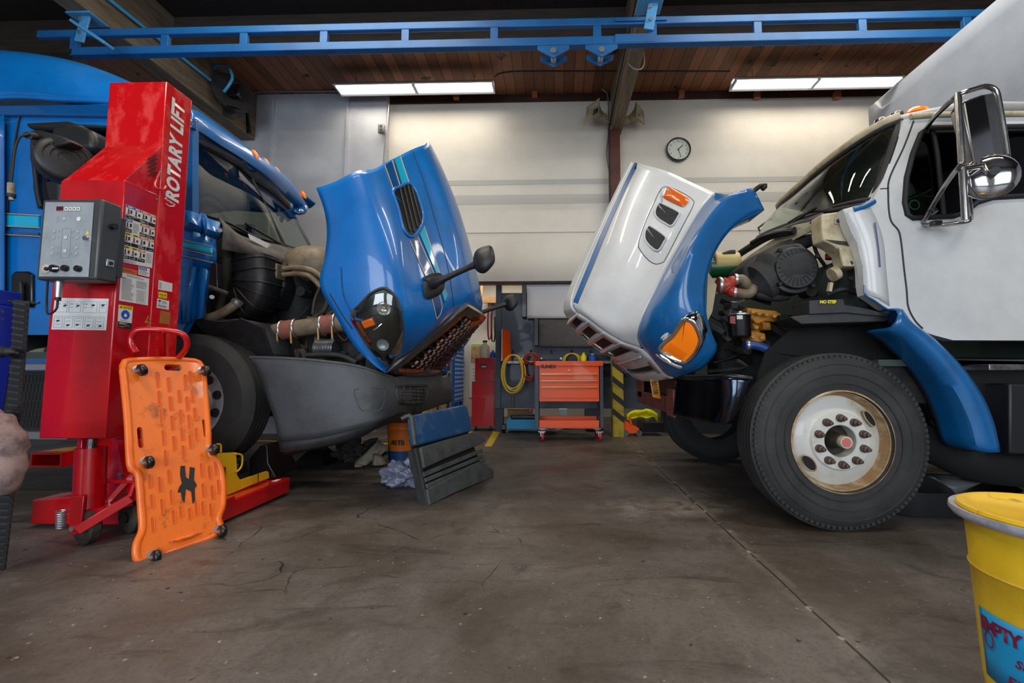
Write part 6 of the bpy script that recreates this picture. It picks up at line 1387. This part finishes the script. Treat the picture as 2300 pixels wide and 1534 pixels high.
# base
M().box((-3.19,2.6,.02),(-2.98,3.55,.165)).obj('base_leg','red_paint',lf,bevel=.012); M().box((-2.25,2.6,.015),(-2.055,3.34,.13)).obj('base_leg','red_paint',lf,bevel=.012)
M().prism([(-3.19,2.585,.02),(-3.19,2.585,.165),(-2.9,2.6,.19),(-2.05,2.6,.15),(-2.05,2.585,.02)],(0,.16,0)).obj('base_beam','red_paint',lf,bevel=.008)
M().box((-2.86,2.6,.05),(-2.3,2.78,.62)).obj('column_foot','dark_red',lf,bevel=.01)
M().prism([(-2.5,2.5,.19),(-2.35,2.5,.19),(-2.45,2.5,.55),(-2.6,2.5,.55)],(0,.02,0)).obj('gusset','red_paint',lf,bevel=.004)
a=P(200,1150,2.4); b=P(205,1005,2.4); M().cyl(a,b,.068,n=28).obj('jack_cylinder','red_paint',lf); M().cyl(b,P(207,985,2.4),.02,n=12).obj('piston_rod','steel',lf)
M().lathe([(.07,0),(.085,.01),(.085,.02),(.07,.025)],a,(0,0,1),28).obj('cylinder_flange','red_paint',lf)
M().box((P(182,1000,2.5).x,2.48,P(182,1060,2.5).z),(P(192,1000,2.5).x,2.6,P(182,985,2.5).z)).obj('guide_plate','red_paint',lf,bevel=.003)
# steering caster pair and arms
wcn=PZ(170,1230,0); cx_=wcn.x; cyy=2.36
for dy in (0,.17):
    w_=M().lathe([(.03,-.028),(.08,-.028),(.092,-.018),(.092,.018),(.08,.028),(.03,.028)],(cx_+(.02 if dy else 0)+dy*.35,cyy+dy,.093),(.35,1,0),32).obj('steer_wheel','rag_beige' if 0 else 'grime_brown',lf)
    M().cyl((cx_+dy*.37,cyy-.04+dy,.093),(cx_+dy*.37,cyy+.04+dy,.093),.026,n=16).obj('wheel_hub','dark_grime',w_)
p=V((cx_-.02,cyy-.05,.1)); M().prism([p+V((-.04,0,.17)),p+V((.04,0,.17)),p+V((.035,0,-.02)),p+V((0,0,-.04)),p+V((-.03,0,-.02))],(0,.012,0)).obj('caster_fork','red_paint',lf,bevel=.003)
M().cyl(p+V((0,-.015,.0)),p+V((0,0,0)),.014,n=6).obj('axle_bolt','zinc',lf)
M().bar(P(172,1192,2.28),P(295,1118,2.4),.02,.05).obj('tow_arm','red_paint',lf,bevel=.004); M().bar(P(293,1120,2.4),P(310,1070,2.5),.02,.05).obj('tow_arm','red_paint',lf,bevel=.004)
M().bar(P(240,1130,2.45),P(300,1065,2.5),.02,.03).obj('tow_strut','red_paint',lf,bevel=.004)
M().prism(PS([(152,1146),(235,1140),(245,1152),(160,1158)],2.35),(0,.14,0)).obj('caster_plate','red_paint',lf,bevel=.004)
sp=M(); a=P(137,1146,2.33); b=P(137,1186,2.33); N_=80; sp.tube([a.lerp(b,i/N_)+V((math.cos(i*.8)*.02,math.sin(i*.8)*.02,0)) for i in range(N_+1)],.003,n=5); sp.obj('spring','zinc',lf)
M().box((P(225,1060,2.45).x,2.44,P(225,1085,2.45).z),(-2.35,2.7,P(225,1078,2.45).z)).obj('cross_plate','red_paint',lf,bevel=.003)
for x in (229,280): p=P(x,1063,2.58); M().cyl(p,p-V((0,.03,0)),.014,n=6).obj('axle_bolt','zinc',lf)
# rectangular fork tube
a=P(69,1017,2.72); b=P(137,1050,2.72); ft=M()
o4=[(a.x,2.72,a.z),(b.x,2.72,a.z),(b.x,2.72,b.z),(a.x,2.72,b.z)]; i4=[(a.x+.012,2.72,a.z-.012),(b.x-.012,2.72,a.z-.012),(b.x-.012,2.72,b.z+.012),(a.x+.012,2.72,b.z+.012)]
ft.prism(o4,(0,.42,0),[i4]); ft.obj('fork_tube','red_paint',lf,ang=30)
M().prism([(a.x+.03,2.76,a.z+.001),(b.x-.02,2.76,a.z+.001),(b.x-.02,2.95,a.z+.001),(a.x+.03,2.95,a.z+.001)],(0,0,.001)).obj('fork_label','copper_label',lf)
M().box((b.x,2.8,b.z-.02),(-2.86,2.86,a.z+.06)).obj('carriage','red_paint',lf,bevel=.004)
# tow handle
hd=M(); hd.tube([P(306,792,2.4),P(296,775,2.4),P(295,758,2.4),P(304,745,2.4),P(322,740,2.41),P(360,741,2.44),P(398,746,2.48),P(414,754,2.5),P(420,768,2.52),P(417,785,2.54),P(398,806,2.6),P(372,828,2.68)],.0165,n=12,k=60); hd.obj('tow_handle','red_paint',lf)
M().bar(P(365,744,2.45),P(366,860,2.72),.03,.02,(0,1,0)).obj('handle_stem','red_paint',lf,bevel=.003); M().bar(P(366,850,2.7),P(345,1090,2.78),.03,.03,(0,1,0)).obj('handle_stem','red_paint',lf,bevel=.003)
# yellow wheel adapter on the right leg
XA=-2.16
def xa(pts,X=XA): return [PX(x,y,X) for x,y in pts]
ad=M().prism(xa([(488,1018),(531,1016),(533,1068),(540,1078),(600,1058),(604,1060),(605,1074),(580,1083),(512,1112),(510,1052),(506,1048),(500,1052),(499,1075),(490,1075)]),(-.012,0,0)).obj('wheel_adapter','yellow_paint',lf,bevel=.002)
M().tube(xa([(480,999),(493,998),(496,1002),(496,1016)],XA+.0),.006,n=8,k=12).obj('adapter_handle','yellow_paint',ad)
M().tube(xa([(530,1019),(541,1021),(544,1026),(543,1045),(536,1056),(530,1060)],XA+.01),.006,n=8,k=16).obj('adapter_handle','yellow_paint',ad)
M().bar(PX(580,1062,XA+.006),PX(580,1082,XA+.006),.003,.004,(1,0,0)).obj('adapter_seam','ink',ad)
M().prism(PS([(560,1030),(585,1000),(600,1000),(602,1040),(620,1072),(560,1090)],3.25),(0,.3,0)).obj('wheel_fork','satin_black',lf,bevel=.006)
M().box((-3.25,3.1,.2),(-2.3,3.2,.28)).obj('wheel_fork','satin_black',lf,bevel=.01)
M().box((-2.115,3.2,.131),(-2.08,3.26,.1325)).obj('leg_label','print_white',lf)

# ================================================================ MECHANIC'S CREEPER
class Plane:
    def __init__(s,a,b,c):
        s.p=V(a); s.n=(V(b)-s.p).cross(V(c)-s.p).normalized()
        if s.n.dot(C0-s.p)<0: s.n=-s.n
    def at(s,x,y,o=0): r=ray(x,y); t_=(s.p-C0).dot(s.n)/r.dot(s.n); return C0+r*t_+s.n*o
CP=Plane(P(320,1262,2.17),P(500,1200,2.5),P(285,812,2.36))
cr=thing('mechanics_creeper','orange plastic mechanic creeper with six casters leaning on the red lift','creeper',(-2.0,2.3,0))
ol=[(279,820),(283,812),(293,808.5),(367,806),(434,809),(448,813),(455,824),(460,859),(469,967),(469,1000),(475,1024),(491,1038),(499,1060),(503,1100),(501,1138),(492,1163),(496,1180),(480,1205),(417,1226),(363,1251),(332,1263),(316,1260),(309,1245),(311,1218),(323,1188),(321,1142),(315,1070),(307,1055),(296,1042),(290,942),(280,838)]
def slot(x0,y0,x1,y1,r,n=6):
    a=math.atan2(y1-y0,x1-x0); return [(x1+r*math.cos(a-math.pi/2+math.pi*k/n),y1+r*math.sin(a-math.pi/2+math.pi*k/n)) for k in range(n+1)]+[(x0+r*math.cos(a+math.pi/2+math.pi*k/n),y0+r*math.sin(a+math.pi/2+math.pi*k/n)) for k in range(n+1)]
h1=slot(376,825,402,826,7); h2=slot(314,965,317,1000,6.5); h3=slot(457,945,461,978,3)
board=M(); oc=crs([(a,b,0) for a,b in ol],110,True)
board.prism([CP.at(p.x,p.y) for p in oc],CP.n*-.03,[[CP.at(*q) for q in h] for h in (h1,h2,h3)]); bd=board.obj('creeper_board','orange_plastic',cr,ang=30)
M().tube([CP.at(p.x,p.y,-.012) for p in oc],.019,n=8,closed=True).obj('rolled_edge','orange_plastic',bd)
mat('orange_stained',(238,112,26),.4,0,.1,(120,58,26),8,.56,.72)
bd.data.materials[0]=MT['orange_stained']
mt=MT['orange_pit_shade']=mat('orange_pit_shade',(212,84,10),.5)  # darker copy of the board orange, paints shade on flat recess shapes
cols=[([(353,840),(357,882),(361,924),(366,970),(371,1015)],26),([(378,852),(382,894),(386,938),(390,984)],24),([(402,880),(405,925),(408,965),(411,1005)],20),([(416,846),(420,895),(424,936),(427,980)],24),([(427,838),(432,880),(437,920),(440,965)],20),
 ([(335,1070),(340,1115)],22),([(358,1075),(363,1125),(342,1165)],26),([(379,1060),(384,1105),(389,1150)],22),([(452,1045),(456,1090),(455,1130)],22),([(470,1050),(476,1095),(473,1135)],22),([(405,1140),(425,1145)],18),([(440,1130)],24),([(484,1040),(490,1082)],22)]
for pts,ln in cols:
    for x,y in pts:
        sl=slot(x,y,x+2,y+ln,4.3,5); m=M(); m.prism([CP.at(*q,.0005) for q in sl],CP.n*.0007); pit=m.obj('recess_shade','orange_pit_shade',bd,smooth=False)
        M().tube([CP.at(*q,.0015) for q in sl],.0022,n=5,closed=True).obj('recess_lip','orange_plastic',pit)
st=[(405,1047),(415,1046),(417,1072),(424,1076),(426,1049),(437,1051),(435,1078),(442,1090),(437,1098),(438,1129),(432,1131),(429,1104),(417,1098),(414,1130),(409,1122),(406,1106),(398,1106),(402,1094),(408,1086),(404,1066)]
M().prism([CP.at(*q,.002) for q in st],CP.n*.0008).obj('black_stain','ink',bd,smooth=False)
M().tube([CP.at(379,1216,.006),CP.at(415,1208,.01),CP.at(452,1196,.006)],[.004,.012,.012,.004],n=8,k=12).obj('head_ridge','orange_plastic',bd)
for x,y in ((386,1217),(441,1197)): p=CP.at(x,y,.004); M().ball(p,.005,8).obj('rivet','zinc',bd)
def caster(x,y,sc=1):
    p=CP.at(x,y,0); n=CP.n; u=(CP.at(x+20,y)-p).normalized(); v_=n.cross(u)
    c=M().cyl(p,p+n*.006,.024*sc,n=18).obj('caster','zinc',cr); w0=p+n*.05*sc-v_*.02*sc
    ax_=(u*.92+v_*.25).normalized()
    M().lathe([(.008,-.014),(.029,-.014),(.034,-.009),(.034,.009),(.029,.014),(.008,.014)],w0,ax_,22).obj('caster_wheel','satin_black',c)
    for s_ in (-.017,.014): M().prism([p+n*.006+v_*.014*sc+ax_*s_,p+n*.006-v_*.014*sc+ax_*s_,w0-v_*.008+ax_*s_+n*.006,w0+v_*.008+ax_*s_+n*.006],ax_*.003).obj('caster_fork','zinc',c)
    M().cyl(w0-ax_*.02,w0+ax_*.02,.004,n=8).obj('axle_pin','steel',c)
for x,y in ((309,831),(452,833),(326,1036),(471,1008),(342,1246),(490,1189)): caster(x,y)

# ================================================================ LOOSE THINGS ON THE FLOOR
SP=Plane(P(960,1135,3.09),P(1105,1070,3.95),P(912,935,3.22))
sp=thing('step_fairing','scuffed blue and dark grey truck step fairing leaning by the bumper','truck part',(-.9,3.4,0))
def spp(pts,name,m_,par_=None,d=.03,bev=.008,o=0): return M().prism([SP.at(x,y,o) for x,y in pts],SP.n*-d).obj(name,m_,par_ or sp,bevel=bev,seg=3)
spp([(917,935),(950,928),(1008,917),(1036,911),(1044,914),(1049,935),(1055,964),(1052,971),(1000,985),(927,1004),(922,985),(919,955)],'blue_panel','scuffed_blue',d=.05,bev=.016,o=.03)
M().tube([SP.at(908,938,-.03),SP.at(917,936,.02),SP.at(922,960,.02),SP.at(927,1002,.02)],.016,n=8,k=16).obj('panel_edge','panel_grey',sp)
spp([(940,1006),(1000,988),(1066,970),(1074,971),(1081,980),(1088,991),(1078,998),(1066,1003),(1000,1030),(949,1053),(945,1030)],'upper_panel','panel_grey',o=.02)
for a,b,c,d_ in (((948,1062),(1080,1008),(1083,1016),(951,1072)),((952,1075),(1083,1021),(1087,1029),(955,1084)),((955,1088),(1086,1032),(1090,1038),(958,1098))): spp([a,b,c,d_],'slat','panel_grey',bev=.004,d=.02,o=.012)
spp([(955,1100),(1000,1078),(1058,1046),(1089,1041),(1095,1050),(1103,1053),(1106,1066),(1100,1075),(1066,1088),(1010,1112),(962,1136),(958,1120)],'lower_panel','panel_grey',o=.02)
spp([(932,1006),(941,1004),(952,1060),(966,1135),(960,1137),(948,1075)],'side_flange','bumper_dark',d=.08,bev=.004,o=.0)
spp([(925,985),(1052,960),(1082,1035),(1060,1078),(962,1128)],'back_web','ink',d=.01,bev=0,o=-.02)
bg=thing('bucket','orange and blue plastic pail behind the step fairing','bucket',(-1.64,4.75,0))
c=V((P(906,1000,4.75).x,4.75,0)); zt=P(900,946,4.75).z; zm=P(900,1008,4.75).z
M().lathe([(.001,.01),(.155,0),(.16,zm),(.155,zm)],c,(0,0,1),32).obj('bucket_base','bucket_blue',bg); q=M().lathe([(.158,zm),(.172,zt-.08),(.18,zt-.075),(.18,zt-.05),(.172,zt-.045),(.176,zt),(.168,zt),(.15,zm)],c,(0,0,1),32).obj('bucket_body','bucket_orange',bg)
for i,ch in enumerate('ARTB'):
    a=math.radians(-112+i*13); d=V((math.cos(a),math.sin(a),0)); text(ch,.075,c+d*.168+V((0,0,P(900,994,4.6).z)),V((-d.y,d.x,0)),(0,0,1),'ink',q,bold=.03)
def crumple(name,m_,label,cat,c,s_,seed,amp=.35,fr=3,fl=True):
    m=M(); m.ball((0,0,0),1,90)
    for v in m.v:
        d=v.copy(); n_=NZ.noise(d*fr+V((seed,0,0)))+.5*NZ.noise(d*fr*2.3+V((0,seed,0))); v*= 1+amp*n_; v.x*=s_[0]; v.y*=s_[1]; v.z=max(v.z*s_[2],-s_[2]*.55) if fl else v.z*s_[2]; v+=V(c)+V((0,0,s_[2]*.55))
    return tag(m.obj(name,m_,ang=75,origin=c),label,cat)
crumple('rag','rag_dark','dark crumpled shop rag under the grey bumper','rag',PZ(800,1034,0),(.2,.14,.13),3.1,.9,2.4)
m=M(); rws=[]
prof=[((798,1046),(812,1046)),((800,1036),(822,1044)),((812,1026),(834,1036)),((826,1014),(845,1030)),((838,1002),(858,1020)),((846,994),(868,1010)),((852,990),(868,1000))]
for i,(a,b) in enumerate(prof): 
    Y=4.28+.05*i; p,q=P(*a,Y),P(*b,Y); rws.append([p.lerp(q,k/6)+V((0,-.05*math.sin(k/6*math.pi)+.012*math.sin(k*2+i),0)) for k in range(7)])
rws=[crs(r,12) for r in rws]; rws=[list(r) for r in zip(*[crs([rws[i][k] for i in range(7)],24) for k in range(12)])]
tag(M().grid(rws).obj('glove','rag_beige',thick=.02,ang=70),'dirty beige glove lying beside the dark rag','glove')
m=M(); rws=[crs([P(838,1018,4.42),P(845,1020,4.4),P(855,1024,4.42),P(862,1030,4.5)],10),crs([P(840,1030,4.35),P(845,1032,4.32),P(856,1036,4.34),P(866,1040,4.45)],10),crs([P(836,1044,4.33),P(846,1046,4.3),P(860,1044,4.32),P(869,1042,4.4)],10)]
tag(m.grid(rws).obj('glove','rag_beige',thick=.015,ang=70),'crumpled beige glove standing beside the orange pail','glove')
crumple('plastic_bag','plastic_bag','clear bluish plastic bag behind the step fairing','bag',PZ(915,1088,0),(.2,.12,.13),8.3,.5,2.2)
st=thing('jack_stand','black pyramid jack stand under the left truck bumper','jack stand',PZ(700,1048,0))
c=PZ(697,1047,0)+V((0,.15,0)); 
for a,b in (((-.19,-.15),(.14,-.15)),((.14,-.15),(.17,.17)),((.17,.17),(-.17,.17)),((-.17,.17),(-.19,-.15))):
    M().prism([c+V((a[0],a[1],0)),c+V((b[0],b[1],0)),c+V((b[0]*.12,b[1]*.12,.2)),c+V((a[0]*.12,a[1]*.12,.2))],(0,0,.008)).obj('stand_side','satin_black',st)
M().cyl(c+V((0,0,.18)),c+V((0,0,.3)),.025,n=14).obj('stand_post','satin_black',st); M().box(c+V((-.05,-.03,.29)),c+V((.05,.03,.31))).obj('saddle','satin_black',st)
# oval drain pan
pn_=thing('drain_pan','oval black drain pan behind the right truck wheel','drain pan',(2.6,3.1,0))
def stad(cx,cy,a,r,z,n=24): return [V((cx+(a if math.cos(t)>=0 else -a)+r*math.cos(t),cy+r*math.sin(t),z)) for t in [2*math.pi*(k+.5)/n for k in range(n)]]
pc=(2.64,3.13)
M().grid([stad(*pc,.22,.22,.01),stad(*pc,.22,.24,.012),stad(*pc,.22,.265,.17),stad(*pc,.22,.275,.172),stad(*pc,.22,.26,.168),stad(*pc,.22,.235,.02),stad(*pc,.1,.02,.02)],False,True).obj('pan_body','pan_dark',pn_,ang=50)
fw=[[P(2076,1068,2.9),P(2110,1074,2.88),P(2160,1075,2.87),P(2213,1076,2.9)],[P(2085,1070,2.87),P(2125,1088,2.85),P(2165,1090,2.85),P(2212,1082,2.88)],[P(2100,1073,2.85),P(2135,1097,2.84),P(2150,1110,2.84),P(2180,1095,2.86)]]
tag(M().grid([crs(r,16) for r in fw]).obj('plastic_film','film_clear',thick=.002),'scrap of clear plastic film over the rim of the black drain pan','plastic film')
# yellow oily waste can
dc=V((1.345,1.2,0)); DR=.19; DZ=.555
dr=thing('waste_can','yellow oily-waste can with a lid and blue label, front right','waste can',dc)
prof=[(.001,0),(.16,0),(.165,.02)]+[(DR-.02+.02*z/.5,z) for z in (.1,.2,.3)]+[(.186,.395),(.19,.4),(.186,.405),(.19,.5),(.192,DZ-.02)]
bd_=M().lathe(prof,dc,(0,0,1),64).obj('can_body','drum_yellow',dr,ang=50)
M().lathe([(.192,DZ-.03),(.215,DZ-.022),(.224,DZ-.008),(.222,DZ+.004),(.2,DZ)],dc,(0,0,1),64).obj('bag_liner','liner',dr)
M().lathe([(.2,DZ-.004),(.208,DZ+.004),(.205,DZ+.012),(.18,DZ+.014),(.17,DZ+.006),(.001,DZ+.008)],dc,(0,0,1),64).obj('lid','drum_lid',dr)
va=math.atan2(-dc.y,-dc.x)
lz0,lz1=.12,.298
rws=[[dc+V((math.cos(va+a)*(.1725+.02*z/.5+.0015),math.sin(va+a)*(.1725+.02*z/.5+.0015),z)) for z in (lz0,lz0+.06,lz0+.12,lz1)] for a in [math.radians(-62+k*5) for k in range(40)]]
lb=M().grid(rws).obj('can_label','label_cyan',dr,thick=.001)
def curved(s_,z,h,a0,da,m_='label_maroon',bold=.03,shear=0):
    for i,ch in enumerate(s_):
        if ch==' ': continue
        a=va+math.radians(a0+i*da); d=V((math.cos(a),math.sin(a),0)); text(ch,h,dc+d*(.1725+.02*z/.5+.003)+V((0,0,z)),V((-d.y,d.x,0)),(0,0,1),m_,lb,bold=bold,shear=shear)
curved('EMPTY EVERY NIGHT',.262,.052,-56,6.2); curved('Safe',.205,.03,-30,5,shear=.3); curved('EXCEL',.15,.036,-36,7,shear=.2)
a=va+math.radians(-52); d=V((math.cos(a),math.sin(a),0)); t_=V((-d.y,d.x,0)); M().tube([dc+d*.186+V((0,0,.225))+t_*.014*math.cos(k*.4)+V((0,0,.02*math.sin(k*.4))) for k in range(16)],.0016,n=5,closed=True).obj('label_mark','label_maroon',lb)
# left foreground: blue bin, ribbed rubber strip, bundled rag
bn=thing('blue_bin','tall bright blue plastic bin at the left edge','bin',(-3.0,2.15,0))
zt=P(30,655,2.08).z; m=M(); xr=P(46,700,2.08).x
m.prism(PS([(-120,690),(44,690),(22,850),(4,960),(-30,1180),(-120,1180)],2.32),(0,-.24,0)); m.obj('bin_body','tray_blue',bn,bevel=.01)
M().prism(PS([(-120,656),(52,658),(50,692),(-120,692)],2.34),(0,-.28,0)).obj('bin_rim','tray_blue',bn,bevel=.01)
for x,y in ((6,700),(6,716)): M().cyl(P(x,y,2.085),P(x,y,2.07),.006,n=8).obj('bin_rivet','ink',bn)
for x in (-3.32,-3.12): M().cyl((x,2.15,.05),(x,2.19,.05),.05,n=16).obj('wheel','satin_black',bn)
L_=[(33,672),(29,760),(22,880),(12,1020),(2,1150),(-8,1282)]; R_=[(64,678),(57,780),(47,900),(37,1030),(24,1160),(10,1280)]
A_=crs(PS(L_,2.02),84); B_=crs(PS(R_,2.0),84)
tk=M().grid([[a+V((-.01,.01,0)),a,b,b+V((-.01,.01,0))] for a,b in zip(A_,B_)]).obj('rubber_track','rubber_dark',thick=.006,ang=40,origin=(A_[-1].x,2.02,0)); tag(tk,'black ribbed rubber track strip standing at the left edge','rubber strip')
m=M()
for i in range(1,83,2): m.bar(A_[i].lerp(B_[i],.1)+V((0,-.004,0)),B_[i]+V((0,-.004,0)),.012,.016,(0,1,0))
WM[tk.name]=Matrix.Translation(tk.location); m.obj('tread_ribs','rubber',tk)
o=M(); o.tube([P(-30,792,1.95),P(10,790,1.95),P(35,792,1.95),P(44,794,1.95)],[.035,.028,.02,.006],n=12,k=12); tag(o.obj('rubber_hook','ink'),'black pointed rubber handle in front of the blue bin','handle')
o=M(); o.tube([P(20,676,2.04),P(60,682,2.04),P(85,682,2.04),P(90,678,2.04)],[.006,.006,.014,.003],n=8,k=14); tag(o.obj('cable_tie','ink'),'thin black cord over the rim of the blue bin','cord')
o=M(); o.tube([P(-40,925,1.9),P(-10,960,1.9),P(12,1010,1.9),P(20,1060,1.9),P(4,1095,1.9),P(-30,1112,1.9)],[.05,.07,.075,.06,.05,.03],n=16,k=24)
for v in o.v: v+=V((1,0,.3)).normalized()*.012*NZ.noise(v*22)
tag(o.obj('cloth_bundle','rag_pink',ang=70),'greyish pink cloth bundle hanging at the left edge','cloth')
